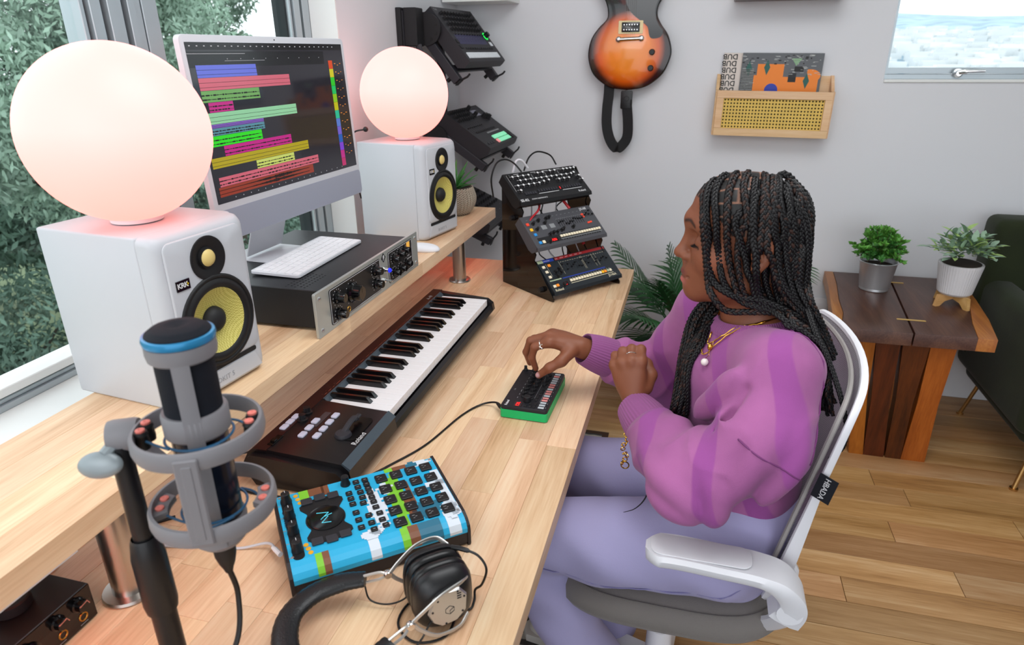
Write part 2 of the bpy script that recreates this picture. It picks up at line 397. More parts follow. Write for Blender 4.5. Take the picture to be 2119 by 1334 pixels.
for x, y in ((-.748, 2.063), (-.746, .584), (-.93, 2.063), (-.93, .584)):
    bm = B(); lathe(bm, [(0, DZ), (.036, DZ), (.0375, DZ + .003), (.036, DZ + .007), (.023, DZ + .0075), (.0225, DZ + .02), (.0225, SZ - .037), (0, SZ - .037)], 28, T(x, y))
    tag(obj('post', bm, M_['steel'], shelf), 'brushed steel post with a round foot')

# ------------------------------------------------------------------ studio monitors and globe lamps
def cone_mat():
    m = mat('woven_cone', '#c9bd62', .55); N = m.node_tree.nodes; L = m.node_tree.links; b = N['Principled BSDF']
    tc = N.new('ShaderNodeTexCoord'); ck = N.new('ShaderNodeTexChecker'); ck.inputs['Scale'].default_value = 420
    ck.inputs[1].default_value = col('#d8ce78'); ck.inputs[2].default_value = col('#b3a74c')
    L.new(tc.outputs['Object'], ck.inputs['Vector']); L.new(ck.outputs['Color'], b.inputs['Base Color'])
    return m
cone_mat(); mat('tweeter_dome', '#dcc47c', .4); mat('port_grey', '#9a9ca2', .5); mat('badge_yellow', '#e8c21c', .4)
mat('speaker_white', '#c1c4ca', .4, bump=.02, bscale=300)
def holes(bm, outer, y, s):
    es = [bm.edges.get((outer[i], outer[(i + 1) % len(outer)])) or bm.edges.new((outer[i], outer[(i + 1) % len(outer)])) for i in range(len(outer))]
    for cz, r in ((.128 * s, .077), (.236 * s, .0345)):
        v = [bm.verts.new((r * math.cos(2 * PI * k / 40), y, cz + r * math.sin(2 * PI * k / 40))) for k in range(40)]; w = [bm.verts.new((q.co.x, y + .02, q.co.z)) for q in v]
        for k in range(40): bm.faces.new((v[k], v[(k + 1) % 40], w[(k + 1) % 40], w[k]))
        es += [bm.edges.get((v[k], v[(k + 1) % 40])) for k in range(40)]
    bmesh.ops.triangle_fill(bm, use_beauty=True, use_dissolve=False, edges=es)
def monitor(loc, yaw, label, s=1):
    W_, H_, D_ = .196 * s, .289 * s, .24 * s
    t = thing('studio_monitor', label, 'speaker', loc, (0, 0, yaw), 'white studio monitors on the shelf')
    F = T(rx=PI / 2)                      # local xy -> panel plane facing -y
    # cabinet: box body with large rounded front edges
    bm = B(); box(bm, W_, D_ - .03, H_, 0, .03 + (D_ - .03) / 2, H_ / 2, bev=.004, seg=2)
    lv = []
    for d, ins in ((.03, 0), (.016, .0012), (.006, .006), (.001, .013), (0, .018)):
        lv.append([bm.verts.new((x, d, z)) for x, z in rrect(W_ - 2 * ins, H_ - 2 * ins * .7, .012 + ins * .5, 5, 0, H_ / 2)])
    for a, b in zip(lv, lv[1:]):
        n = len(a)
        for i in range(n): bm.faces.new((a[i], a[(i + 1) % n], b[(i + 1) % n], b[i]))
    holes(bm, lv[-1], 0, s)
    tag(obj('cabinet', bm, M_['speaker_white'], t, ang=50))
    # panel step (upper baffle) and bottom slot port
    zs = .054 * s
    bm = B(); rg_ = [[bm.verts.new((x, y, z)) for x, z in rrect(W_ - .034 - 2 * i_, H_ - zs - .012 - 2 * i_, .014, 5, 0, zs + (H_ - zs - .012) / 2)] for y, i_ in ((0, 0), (-.0022, .0002), (-.0035, .002))]
    for a, b in zip(rg_, rg_[1:]):
        n = len(a)
        for i in range(n): bm.faces.new((a[i], a[(i + 1) % n], b[(i + 1) % n], b[i]))
    holes(bm, rg_[-1], -.0035, s); obj('baffle', bm, M_['speaker_white'], t, ang=50)
    bm = B(); prism(bm, rrect(W_ - .05, .008, .003, 3, 0, zs - .006), 0, .0012, F); tag(obj('port_slot', bm, M_['black_matte'], t), 'dark slot port')
    bm = B(); v = [(-W_ / 2 + .03, zs - .012), (W_ / 2 - .03, zs - .012), (W_ / 2 - .016, .012), (-W_ / 2 + .016, .012)]
    prism(bm, v, 0, .0015, F); obj('port_ramp', bm, M_['speaker_white'], t)
    text('lettering', 'ROKIT 5', .013 * s, M_['port_grey'], t, (-.034 * s, -.0018, .02 * s), (PI / 2, 0, 0), .0002)
    # woofer
    cz = .128 * s; fr = Matrix.Translation((0, -.0035, cz)) @ F
    bm = B(); lathe(bm, [(.079, -.001), (.0775, .0028), (.073, .0035), (.071, .0015), (.066, .005), (.060, .0055), (.0555, .001)], 48, fr, cap=False); obj('surround', bm, M_['rubber'], t, ang=60)
    bm = B(); lathe(bm, [(.0565, .0014), (.045, -.006), (.03, -.012), (.02, -.015), (.0, -.016)], 48, fr, cap=False); wc = tag(obj('woofer_cone', bm, M_['woven_cone'], t, ang=60), 'yellow woven woofer cone')
    bm = B(); lathe(bm, [(.0225, -.0135), (.021, -.006), (.015, .000), (.007, .003), (0, .0038)], 32, fr, cap=False); obj('dust_cap', bm, M_['black_matte'], wc, ang=60)
    # tweeter
    tz = .236 * s; fr = Matrix.Translation((0, -.0035, tz)) @ F
    bm = B(); lathe(bm, [(.036, 0), (.0355, .002), (.032, .0025), (.020, -.003), (.0175, -.003), (.0165, .001), (.0135, .0012)], 40, fr, cap=False); wg = obj('waveguide', bm, M_['rubber'], t, ang=50)
    bm = B(); lathe(bm, [(.0142, .0008), (.012, .004), (.006, .0062), (0, .0068)], 32, fr, cap=False); tag(obj('tweeter_dome', bm, M_['tweeter_dome'], wg, ang=60), 'pale yellow dome')
    # badge
    bm = B(); box(bm, .026, .002, .0165, -.058 * s, -.0042, .208 * s); bd = obj('badge', bm, M_['black_gloss'], t, smooth=False)
    text('lettering', 'KRK', .0115, M_['print_white'], bd, (-.058 * s - .0118, -.0054, .2045 * s), (PI / 2, 0, 0), .0001, bold=.0003, spacing=.9)
    bm = B(); prism(bm, [(0, 0), (.004, .004), (0, .008), (.002, .004)], 0, .0004, Matrix.Translation((-.058 * s + .0065, -.0052, .2045 * s)) @ F); obj('emblem', bm, M_['badge_yellow'], bd, smooth=False)
    return t
monitor((-.7454, .8645, SZ), R(83.9), 'white studio monitor with yellow cone nearest the window edge, behind the microphone')
monitor((-.7507, 1.9398, SZ), R(78.8), 'white studio monitor with yellow cone beside the small woven plant pot')

def globe(loc, r, label, cord):
    t = thing('globe_lamp', label, 'lamp', loc, (0, 0, 0), 'glowing globe lamps on the monitors')
    m = D.materials.get('lamp_glass')
    if not m:
        m = mat('lamp_glass', '#fff2ee', .5, emit=(1, 1, 1)); N = m.node_tree.nodes; L = m.node_tree.links; b = N['Principled BSDF']
        tc = N.new('ShaderNodeTexCoord'); sp = N.new('ShaderNodeSeparateXYZ'); cr = N.new('ShaderNodeValToRGB')
        L.new(tc.outputs['Generated'], sp.inputs[0]); L.new(sp.outputs['Z'], cr.inputs['Fac'])
        cr.color_ramp.elements[0].color = (1.0, .27, .22, 1); cr.color_ramp.elements[1].color = (1.0, .385, .355, 1); cr.color_ramp.elements[0].position = .02; cr.color_ramp.elements[1].position = .55
        L.new(cr.outputs['Color'], b.inputs['Emission Color']); b.inputs['Emission Strength'].default_value = 1.95; b.inputs['Base Color'].default_value = (.15, .10, .09, 1)
    bm = B(); pr_ = [(r * .30, r * .047)] + [(r * math.cos(R(a)), r + r * math.sin(R(a))) for a in range(-70, 90, 5)] + [(0, 2 * r)]
    lathe(bm, pr_, 64); obj('globe', bm, m, t, ang=80)
    bm = B(); cyl(bm, r * .29, 0, r * .055, 32); obj('base', bm, M_['white_plastic'], t)
    if cord:
        a = Vector(cord[0]); bm = B(); ball(bm, .008, a, seg=12); tube(bm, spline(cord, 6), .0025, 8); obj('cord', bm, M_['black_plastic'], t)
    return t
globe((-.868, .869, SZ + .291), .1345, 'large looking glowing pink globe lamp on the monitor nearest the window edge', None)
globe((-.876, 1.985, SZ + .291), .1335, 'glowing pink globe lamp on the monitor beside the plant pot', [(-.095, -.09, .035), (-.12, -.11, .03), (-.135, -.11, .01), (-.16, -.08, -.06), (-.19, .02, -.2)])

# ------------------------------------------------------------------ preamp with computer and small keyboard on top
mat('black_steel', '#26282b', .42, .35, bump=.05, bscale=400, var=.06, vscale=9); mat('panel_silver', '#b9beba', .38, .6); mat('panel_black', '#1a191a', .4)
pre = thing('rack_preamp', 'black steel rack preamp with silver front plate full of black knobs', 'preamp', (-.706, 1.352, SZ), (0, 0, PI / 2))
PW, PH = .521, .096; F = T(rx=PI / 2)
bm = B(); box(bm, PW - .075, .34, PH - .012, 0, .173, PH / 2, bev=.0015); obj('chassis', bm, M_['black_steel'], pre, smooth=False)
bm = B(); prism(bm, rrect(PW, PH, .003, 2, 0, PH / 2), -.003, .003, F, bev=.0008); fp = obj('front_plate', bm, M_['panel_silver'], pre, smooth=False)
def pknob(par, x, z, r, h, mt='black_gloss', pointer=True, y0=-.0045, flare=1.25):
    M = Matrix.Translation((x, y0, z)) @ F
    bm = B(); lathe(bm, [(r * flare, 0), (r * flare, h * .18), (r, h * .3), (r * .92, h * .92), (r * .8, h), (0, h)], 20, M)
    if pointer: box(bm, r * .18, r * .9, .0006, 0, r * .5, h, M=M)
    k = obj('knob', bm, M_[mt], par); return k
def pline(par, x0, z0, x1, z1, w=.0008, m='print_white', y=-.0048, name='printed_line'):
    bm = B(); d = Vector((x1 - x0, z1 - z0)); a = math.atan2(d.y, d.x)
    box(bm, d.length, w, .0002, 0, 0, 0, M=Matrix.Translation(((x0 + x1) / 2, y, (z0 + z1) / 2)) @ F @ Matrix.Rotation(a, 4, 'Z')); return bm
for x0, x1, nm in ((-.208, .030, 'a'), (.075, .222, 'b')):
    bm = B(); prism(bm, rrect(x1 - x0, PH - .018, .005, 4, (x0 + x1) / 2, PH / 2), .003, .0042, F); obj('control_panel', bm, M_['panel_black'], pre)
    bm = B(); o = rrect(x1 - x0 - .004, PH - .022, .004, 4, (x0 + x1) / 2, PH / 2)
    tube(bm, [(x, -.0043, z) for x, z in o + o[:1]], .0005, 4); tag(obj('panel_outline', bm, M_['print_white'], pre), 'thin white outline')
for x, z, r in ((-.178, .062, .011), (-.178, .026, .010), (-.115, .052, .0185), (.0, .066, .010), (.0, .034, .010)): pknob(pre, x, z, r, .02 if r < .015 else .026)
for x, z in ((.105, .065), (.14, .068), (.170, .070), (.105, .030), (.142, .030), (.178, .032)): pknob(pre, x, z, .0085, .017)
bm = B(); q = random.Random(2)
for cx, cz, rr_ in ((-.178, .062, .018), (-.178, .026, .017), (-.115, .052, .027), (.0, .066, .017), (.0, .034, .017), (.105, .065, .0145), (.14, .068, .0145), (.17, .07, .0145), (.105, .03, .0145), (.142, .03, .0145), (.178, .032, .0145)):
    for k in range(11):
        a = R(225 - 27 * k); x, z = cx + rr_ * math.cos(a), cz + rr_ * math.sin(a)
        if .012 < z < PH - .012: box(bm, .0016, .0003, .0016, x, -.0046, z)
tag(obj('scale_marks', bm, M_['print_white'], pre, smooth=False), None, None, None, 'stuff')
bm = B(); torus(bm, .006, .0016, 20, 8, Matrix.Translation((-.135, -.0045, .02)) @ F); tag(obj('jack', bm, MATS.get('brass') or mat('brass', '#b48a45', .3, 1), pre), 'brass ringed jack')
for x, z in ((-.245, .014), (-.245, PH - .014), (.245, .014), (.245, PH - .014)):
    bm = B(); lathe(bm, [(.0048, 0), (.0048, .001), (.003, .0022), (0, .0022)], 14, Matrix.Translation((x, -.003, z)) @ F); obj('rack_screw', bm, M_['screw'], pre)
mat('blue_jewel', '#1b22d6', .1, emit='#2030ff', es=.8)
bm = B(); lathe(bm, [(.0085, 0), (.0085, .006), (.006, .012), (.006, .013)], 18, Matrix.Translation((.052, -.003, .052)) @ F); pl = obj('pilot_lamp', bm, M_['chrome'], pre)
bm = B(); ball(bm, .0058, (.052, -.017, .052), seg=14); tag(obj('lamp_lens', bm, M_['blue_jewel'], pl), 'blue glowing jewel lens')
bm = B(); M = Matrix.Translation((.05, -.003, .026)) @ F; lathe(bm, [(.0065, 0), (.0065, .004), (.003, .005), (.0022, .016), (.003, .02), (0, .021)], 14, M); obj('toggle_switch', bm, M_['chrome'], pre)
bm = B(); prism(bm, [(-.012, 0), (0, -.012), (.012, 0), (0, .012)], .003, .0036, Matrix.Translation((.052, 0, .082)) @ F); em = obj('emblem', bm, M_['black_matte'], pre, smooth=False)
bm = B(); torus(bm, .0035, .0006, 16, 4, Matrix.Translation((.052, -.0038, .084)) @ F); tube(bm, [(.049, -.0038, .076), (.055, -.0038, .088)], .0006, 4); obj('emblem_sign', bm, M_['print_white'], em)
bm = B(); box(bm, .018, .001, .015, .196, -.0046, .076); mt_ = obj('meter', bm, mat('meter_amber', '#d9a94a', .4, emit='#e0a040', es=.5), pre, smooth=False)
text('lettering', 'CHANNEL STRIP', .0042, M_['print_white'], pre, (.183, -.0044, .055), (PI / 2, 0, 0), .0001)
text('lettering', '6176', .006, M_['print_white'], pre, (.190, -.0044, .046), (PI / 2, 0, 0), .0001)
text('lettering', 'UNIVERSAL AUDIO', .0036, M_['print_white'], pre, (.183, -.0044, .039), (PI / 2, 0, 0), .0001)
bm = B()
for i in range(9):
    for j in range(5): cyl(bm, .0022, 0, .0003, 8, T(-.21 + i * .0105 + (j % 2) * .005, .05 + j * .011, PH - .0059))
tag(obj('vent_holes', bm, M_['black_matte'], pre, smooth=False), 'small round vent holes', None, None, 'stuff')
PT = SZ + PH - .006

# all-in-one computer: origin at middle of the panel foot line
ic = thing('desktop_computer', 'slim silver-white all-in-one computer showing a colourful music timeline', 'computer', (-.8714, 1.3453, 1.2009), (R(-2.6), 0, R(87)))
SW, SH = .520, .2925; F = T(rx=PI / 2)
mat('imac_white', '#ced0d6', .35); mat('imac_chin', '#a9adbd', .35, .3); mat('screen_glass', '#121116', .12)
cw, ch0, ch1 = SW + .024, -.074, SH + .013
bm = B(); prism(bm, rrect(cw, ch1 - ch0, .011, 5, 0, (ch0 + ch1) / 2), -.0112, .0002, F, bev=.0012); obj('body', bm, M_['imac_white'], ic, ang=50)
bm = B(); prism(bm, rrect(cw - .002, -.013 - ch0 - .001, .010, 5, 0, (ch0 - .012) / 2), .0002, .0006, F); tag(obj('chin', bm, M_['imac_chin'], ic), 'grey lower strip')
bm = B(); prism(bm, rrect(SW, SH, .0015, 2, 0, SH / 2), .0002, .0006, F); scr = tag(obj('screen', bm, mat('screen_dark', '#17161c', .06, spec=.6, emit='#1e1c22', es=.8), ic), 'lit screen with coloured track clips')
bm = B(); cyl(bm, .0016, .0002, .0006, 12, Matrix.Translation((0, 0, SH + .0065)) @ F); obj('camera_dot', bm, M_['black_gloss'], ic)
# screen content in screen fractions (u 0-1 left to right, v 0-1 top to bottom)
def scr_rect(u0, v0, u1, v1, c, name='clip', y=-.0008, e=.55, par=scr):
    key = 'scr' + c; m = MATS.get(key) or mat(key, tuple(x * .35 for x in col(c)[:3]), .15, emit=c, es=e)
    bm = B(); x0, x1, z0, z1 = -SW / 2 + u0 * SW, -SW / 2 + u1 * SW, SH - v1 * SH, SH - v0 * SH
    box(bm, x1 - x0, .0001, z1 - z0, (x0 + x1) / 2, y, (z0 + z1) / 2); return obj(name, bm, m, par, smooth=False)
scr_rect(0, 0, 1, .045, '#0d0c0f', 'menu_bar', -.0007); scr_rect(0, .055, .84, .15, '#101014', 'timeline_header', -.0007)
clips = [(.03, .145, .355, .230, '#6672e0'), (.03, .230, .560, .315, '#d9697b'), (.03, .315, .350, .395, '#74ad5e'), (.055, .395, .185, .465, '#c8298a'), (.03, .465, .575, .545, '#98d8a8'),
         (.03, .545, .345, .572, '#8a62c8'), (.03, .572, .345, .625, '#5a93a4'), (.03, .625, .320, .700, '#2ee51e'), (.09, .700, .505, .775, '#c8208a'), (.0, .775, .620, .850, '#b8a81a'), (.255, .850, .505, .915, '#d2e070'), (.03, .915, .680, .985, '#d9697b')]
# rows run down the whole screen; a last brown track below
S_ = .905
for u0, v0, u1, v1, c in clips: scr_rect(max(u0, .012), .045 + (v0 - .045) * S_, u1, .045 + (v1 - .045) * S_ - .002, c)
scr_rect(.02, .045 + .94 * S_, .63, .045 + 1.01 * S_, '#9a3a26')
bm = B(); q = random.Random(5)
for (u0, v0, u1, v1, c) in clips:
    a, b = .045 + (v0 - .045) * S_, .045 + (v1 - .045) * S_
    for f in (.38, .74):
        v = a + (b - a) * f; x = max(u0, .012)
        box(bm, (u1 - x) * SW, .0001, .0006, -SW / 2 + (x + u1) / 2 * SW, -.00095, SH - v * SH)
        if c in ('#74ad5e', '#c8298a', '#5a93a4', '#2ee51e', '#c8208a', '#d2e070', '#d9697b') and v0 > .3:
            while x < u1 - .02:
                L_ = q.uniform(.004, .02); hh = q.uniform(.001, .003); box(bm, L_ * SW, .0001, hh, -SW / 2 + (x + L_ / 2) * SW, -.00096, SH - v * SH); x += L_ + q.uniform(.001, .008)
for f in (.30, .70):
    x = .02
    while x < .6:
        L_ = .012; hh = .001 + .005 * math.exp(-((x - .38) / .12) ** 2) * q.uniform(.5, 1.3); box(bm, L_ * SW, .0001, hh, -SW / 2 + x * SW, -.00096, SH - (.045 + (.94 + .07 * f) * S_) * SH); x += .013
tag(obj('waveforms', bm, mat('scr_black', '#0a0a0c', .3), scr, smooth=False), 'black waveforms and lane lines', None, None, 'stuff')
tr = ['#dd4a18', '#d8cf1c', '#2ecc2a', '#12c765', '#92cf22', '#c8c41c', '#1fc49a', '#5a80d4', '#7463d4', '#1c62c0', '#8244d8', '#c42c8c', '#c42c6c']
for i, c in enumerate(tr): scr_rect(.872, .125 + i * .0655, .905, .125 + i * .0655 + .064, c, 'track_header')
bm = B()
for i in range(12):
    for k in range(3): box(bm, q.uniform(.003, .007), .0001, .0012, -SW / 2 + (.925 + .022 * k) * SW, -.0009, SH - (.15 + i * .0655 + .012 * (k % 2)) * SH)
tag(obj('track_dots', bm, mat('scr_orange', '#e08828', .3, emit='#e08828', es=.7), scr, smooth=False), None, None, None, 'stuff')
bm = B()
for i in range(26): box(bm, .004, .0001, .0018, -SW / 2 + (.02 + i * .036) * SW, -.0009, SH - .022 * SH)
for i in range(18): box(bm, .002, .0001, .002, -SW / 2 + (.1 + i * .045) * SW, -.0009, SH - .978 * SH)
for i in range(9): box(bm, .0018, .0001, .0014, -SW / 2 + (.2 + i * .075) * SW, -.0009, SH - .10 * SH)
box(bm, .16, .0001, .0008, -SW / 2 + .15 * SW, -.0009, SH - .068 * SH); box(bm, .12, .0001, .0006, -SW / 2 + .3 * SW, -.0009, SH - .112 * SH)
tag(obj('menu_marks', bm, mat('scr_text', '#9a9a9e', .3, emit='#a0a0a4', es=.5), scr, smooth=False), None, None, None, 'stuff')
# stand (kept upright): built in the tilted frame but nearly vertical
bm = B(); box(bm, .13, .004, .30, 0, 0, 0, M=Matrix.Translation((0, .071, -.025)) @ Matrix.Rotation(R(22), 4, 'X'), bev=.001); obj('stand', bm, M_['imac_white'], ic)
zf = PT - 1.2009
bm = B(); prism(bm, rrect(.146, .125, .006, 4, 0, .125), 0, .003, T(0, 0, zf + .0005, rx=R(2.6)), bev=.001); obj('foot', bm, M_['imac_white'], ic)
bm = B(); cyl(bm, .02, .011, .03, 24, Matrix.Translation((0, .0, .06)) @ T(rx=-PI / 2)); obj('hinge', bm, M_['imac_white'], ic)

# small white keyboard resting on the preamp
kb = thing('computer_keyboard', 'slim white computer keyboard lying on the black preamp', 'keyboard', (-.800, 1.340, PT + .002), (R(1.6), 0, R(90.8)))
kw, kd = .305, .119
bm = B(); prism(bm, rrect(kw, kd, .009, 5, 0, kd / 2), 0, .006, None, bev=.001); obj('base', bm, M_['panel_silver'] if 0 else M_['imac_white'], kb, ang=50)
rows = [14, 14, 14, 13, 12, 8]; mkeys = {}
ky = kd - .008
for r_, n in enumerate(rows):
    kh = .0165; y = ky - r_ * .0186 - kh / 2
    if r_ == 5: ws = [.0165, .0165, .0165, .0215, .103, .0215, .0165, .0165, ]; rest = kw - .012 - sum(ws) - .0021 * len(ws); ws.append(rest)
    else:
        base = (kw - .012 - .0021 * (n - 1)); u = .0165; ex = base - u * n
        ws = [u] * n
        if r_ in (1,): ws[-1] += ex
        elif r_ == 2: ws[0] += ex
        elif r_ == 0: ws = [base / n] * n
        else: ws[0] += ex / 2; ws[-1] += ex / 2
    x = -kw / 2 + .006
    for w in ws:
        key = round(w, 4)
        if key not in mkeys:
            bm = B(); prism(bm, rrect(w, kh, .002, 2), 0, .0014, None, bev=.0004); o = obj('key', bm, M_['white_plastic'], kb, (x + w / 2, y, .006), smooth=False); mkeys[key] = o
        else: inst(mkeys[key], None, kb, (x + w / 2, y, .006))
        x += w + .0021
# mouse
ms = thing('computer_mouse', 'low white mouse on the shelf right of the preamp', 'mouse', (-.752, 1.757, SZ), (0, 0, R(90)))
bm = B(); rings = []
for k in range(9):
    a = PI / 2 * k / 8; rings.append([bm.verts.new((.0285 * math.cos(a) ** .6 * math.cos(t_) if k < 8 else 0, .056 * math.cos(a) ** .6 * math.sin(t_) if k < 8 else 0, .004 + .016 * math.sin(a))) for t_ in np.linspace(0, 2 * PI, 28, endpoint=False)])
rings.insert(0, [bm.verts.new((.027 * math.cos(t_), .053 * math.sin(t_), .0)) for t_ in np.linspace(0, 2 * PI, 28, endpoint=False)])
for a, b in zip(rings, rings[1:]):
    for i in range(28): bm.faces.new((a[i], a[(i + 1) % 28], b[(i + 1) % 28], b[i]))
bm.faces.new(rings[0][::-1]); bmesh.ops.remove_doubles(bm, verts=bm.verts[:], dist=1e-5)
obj('shell', bm, M_['white_plastic'], ms, ang=80)
# ------------------------------------------------------------------ 49-key midi keyboard
mat('kb_black', '#121013', .3, spec=.55); mat('kb_red_glow', '#2a0f10', .28, spec=.6); mat('kb_slate', '#46515a', .35, .2); mat('key_white', '#efeef0', .25); mat('key_black', '#0c0b0d', .18, spec=.7); mat('pad_grey', '#b5b6c8', .4, emit='#b5b6c8', es=.15)
mk = thing('midi_keyboard', 'long black keyboard controller with piano keys and grey buttons', 'music keyboard', (-.735, .852, DZ), (0, 0, R(90)))
# local: x along the length (away from the camera), y to the back (towards the shelf), origin at front-left... front edge y=-.2
ML, MD = .915, .205
def KX(x): return x
bm = B()
# body outline side profile (y,z) extruded along x for the keyboard bed
def xprism(bm, prof, x0, x1):
    a = [bm.verts.new((x0, y, z)) for y, z in prof]; b = [bm.verts.new((x1, y, z)) for y, z in prof]; n = len(prof)
    for i in range(n): bm.faces.new((a[i], a[(i + 1) % n], b[(i + 1) % n], b[i]))
    bm.faces.new(a); bm.faces.new(b[::-1])
CB = .205       # length of the control block
hb, hf = .074, .066
xprism(bm, [(-MD + .03, 0), (-.012, 0), (.014, .04), (.0, hb - .01), (-.012, hb), (-.03, hb), (-MD + .018, hf), (-MD + .004, hf - .012), (-MD + .0, .03)], 0.014, CB)
xprism(bm, [(-MD + .036, 0.004), (-.016, 0.004), (.006, .04), (-.006, hb - .014), (-.014, hb - .008), (-.04, hb - .008), (-MD + .022, hf - .01), (-MD + .010, hf - .02), (-MD + .008, .03)], 0.0, .0142)
obj('control_block', bm, M_['kb_black'], mk, smooth=False)
bm = B()
xprism(bm, [(-MD + .03, 0), (-.012, 0), (.014, .04), (.0, hb - .01), (-.012, hb), (-.044, hb), (-.044, .035), (-MD + .016, .035), (-MD + .012, .045), (-MD + .004, .04), (-MD, .03)], CB, ML - .03)
obj('key_bed', bm, M_['kb_black'], mk, smooth=False)
bm = B()
xprism(bm, [(-MD + .03, 0), (-.012, 0), (.014, .04), (.0, hb - .01), (-.012, hb), (-.03, hb), (-MD + .02, .062), (-MD + .004, .05), (-MD, .03)], ML - .03, ML - .012)
xprism(bm, [(-MD + .04, .004), (-.02, .004), (.006, .04), (-.006, hb - .012), (-.014, hb - .006), (-.034, hb - .006), (-MD + .03, .054), (-MD + .012, .045), (-MD + .01, .03)], ML - .012, ML)
obj('end_cheek', bm, M_['kb_black'], mk, smooth=False)
bm = B(); xprism(bm, [(-.0405, hb - .002), (-.0405, hb + .0006), (-.012, hb + .0008), (-.011, hb - .002)], .012, ML - .01); tag(obj('top_strip', bm, M_['kb_red_glow'], mk, smooth=False), 'glossy black strip tinted with red reflected glow')  # red reflected glow is mixed into the strip's black
bm = B(); xprism(bm, [(-.052, hb - .008), (-.043, hb + .0006), (-.040, hb + .0006), (-.041, hb - .008)], CB + .005, ML - .03); tag(obj('slate_strip', bm, M_['kb_slate'], mk, smooth=False), 'slate grey strip above the keys')
bm = B(); xprism(bm, [(-MD + .0035, hf - .0125), (-MD + .001, hf - .008), (-MD + .016, hf + .003), (-MD + .018, hf + .0005)], .014, CB); tag(obj('slate_edge', bm, M_['kb_slate'], mk, smooth=False), 'slate grey front edge')
text('lettering', 'A-49', .016, M_['print_grey'], mk, (ML - .10, -.034, hb + .0009), (0, 0, 0), .0001)
bm = B(); q = random.Random(4)
x = CB + .02
while x < ML - .13:
    w = q.uniform(.006, .018); box(bm, w, .0012, .0002, x + w / 2, -.036, hb + .0009); box(bm, .0012, .0012, .0002, x, -.030, hb + .0009); x += w + q.uniform(.006, .014)
tag(obj('printed_marks', bm, mat('print_rust', '#8a4a3a', .5), mk, smooth=False), None, None, None, 'stuff')
# keys
kx0, kx1 = CB + .006, ML - .034; nw = 29; kwid = (kx1 - kx0) / nw
bm = B(); prism(bm, rrect(kwid - .0009, .142, .0012, 2, 0, -.071), -.018, 0, None, bev=.0012); wk = obj('white_key', bm, M_['key_white'], mk, (kx0 + kwid / 2, -.046, .0645), smooth=False)
for i in range(1, nw): inst(wk, None, mk, (kx0 + kwid * (i + .5), -.046, .0645))
bm = B()
lo = [(-.0058, 0, 0), (.0058, 0, 0), (.0058, -.092, 0), (-.0058, -.092, 0)]; hi = [(-.0042, 0, .012), (.0042, 0, .012), (.0042, -.082, .0125), (-.0042, -.082, .0125)]
a = [bm.verts.new(p) for p in lo]; b = [bm.verts.new(p) for p in hi]
for i in range(4): bm.faces.new((a[i], a[(i + 1) % 4], b[(i + 1) % 4], b[i]))
bm.faces.new(b); bm.faces.new(a[::-1]); bmesh.ops.bevel(bm, geom=[e for e in bm.edges if min(v.co.z for v in e.verts) > .005], offset=.0014, segments=2, affect='EDGES')
bk = None
for i in range(nw - 1):
    if i % 7 in (2, 6): continue
    loc = (kx0 + kwid * (i + 1), -.046, .0646)
    if bk is None: bk = obj('black_key', bm, M_['key_black'], mk, loc, smooth=False)
    else: inst(bk, None, mk, loc)
# controls on the left block: (x = from the near end, y = from the back)
def tp(x, y): return hb + (y + .03) * (hb - hf) / (MD - .048) if y < -.03 else hb
bm = B(); prism(bm, rrect(.0185, .0125, .003, 3), 0, .003, None, bev=.0006); pb = None
pads = [(.107, -.028), (.087, -.028), (.067, -.028), (.105, -.072), (.080, -.073), (.055, -.074), (.135, -.098), (.110, -.099), (.085, -.100), (.060, -.101)]
for x, y in pads:
    if pb is None: pb = tag(obj('pad_button', bm, M_['pad_grey'], mk, (x + .022, y, tp(x, y))), 'pale grey pill button')
    else: inst(pb, None, mk, (x + .022, y, tp(x, y)))
for x, y in ((.150, -.040), (.123, -.046)):
    bm = B(); lathe(bm, [(.0105, 0), (.0105, .003), (.007, .004), (.0065, .013), (0, .0135)], 18, T(x, y, tp(x, y))); obj('knob', bm, M_['black_plastic'], mk)
bm = B(); box(bm, .034, .012, .0025, .044, -.038, tp(0, -.04) + .0012, bev=.0005); box(bm, .010, .010, .006, .040, -.038, tp(0, -.04) + .003, bev=.001); obj('slide_switch', bm, M_['black_gloss'], mk, smooth=False)
bm = B(); prism(bm, rrect(.056, .0135, .001, 1, .137, -.078), 0, .0006, T(z=tp(0, -.078))); tag(obj('display_strip', bm, mat('strip_grey', '#3a3a3e', .3), mk, smooth=False), 'grey strip between buttons')
# bender lever in its well
bm = B(); prism(bm, rrect(.085, .055, .012, 4, .128, -.148), 0, .0006, T(z=tp(0, -.148) - .0002, rx=0)); tag(obj('lever_well', bm, mat('well_black', '#050506', .25), mk), 'dark lever recess')
bm = B(); lathe(bm, [(.016, -.003), (.0165, .001), (.014, .006), (0, .008)], 20, T(.10, -.145, tp(0, -.145))); tube(bm, spline([(.10, -.145, .072), (.125, -.146, .080), (.145, -.147, .082), (.150, -.147, .074)], 4), .0065, 8, flat=.6, up=(0, 0, 1)); box(bm, .026, .010, .006, .150, -.148, .078, bev=.002)
obj('bender_lever', bm, M_['charcoal'], mk)
text('lettering', 'Roland', .0155, M_['print_white'], mk, (.075, -.184, tp(0, -.184) + .0016), (R(2.6), 0, 0), .0001)

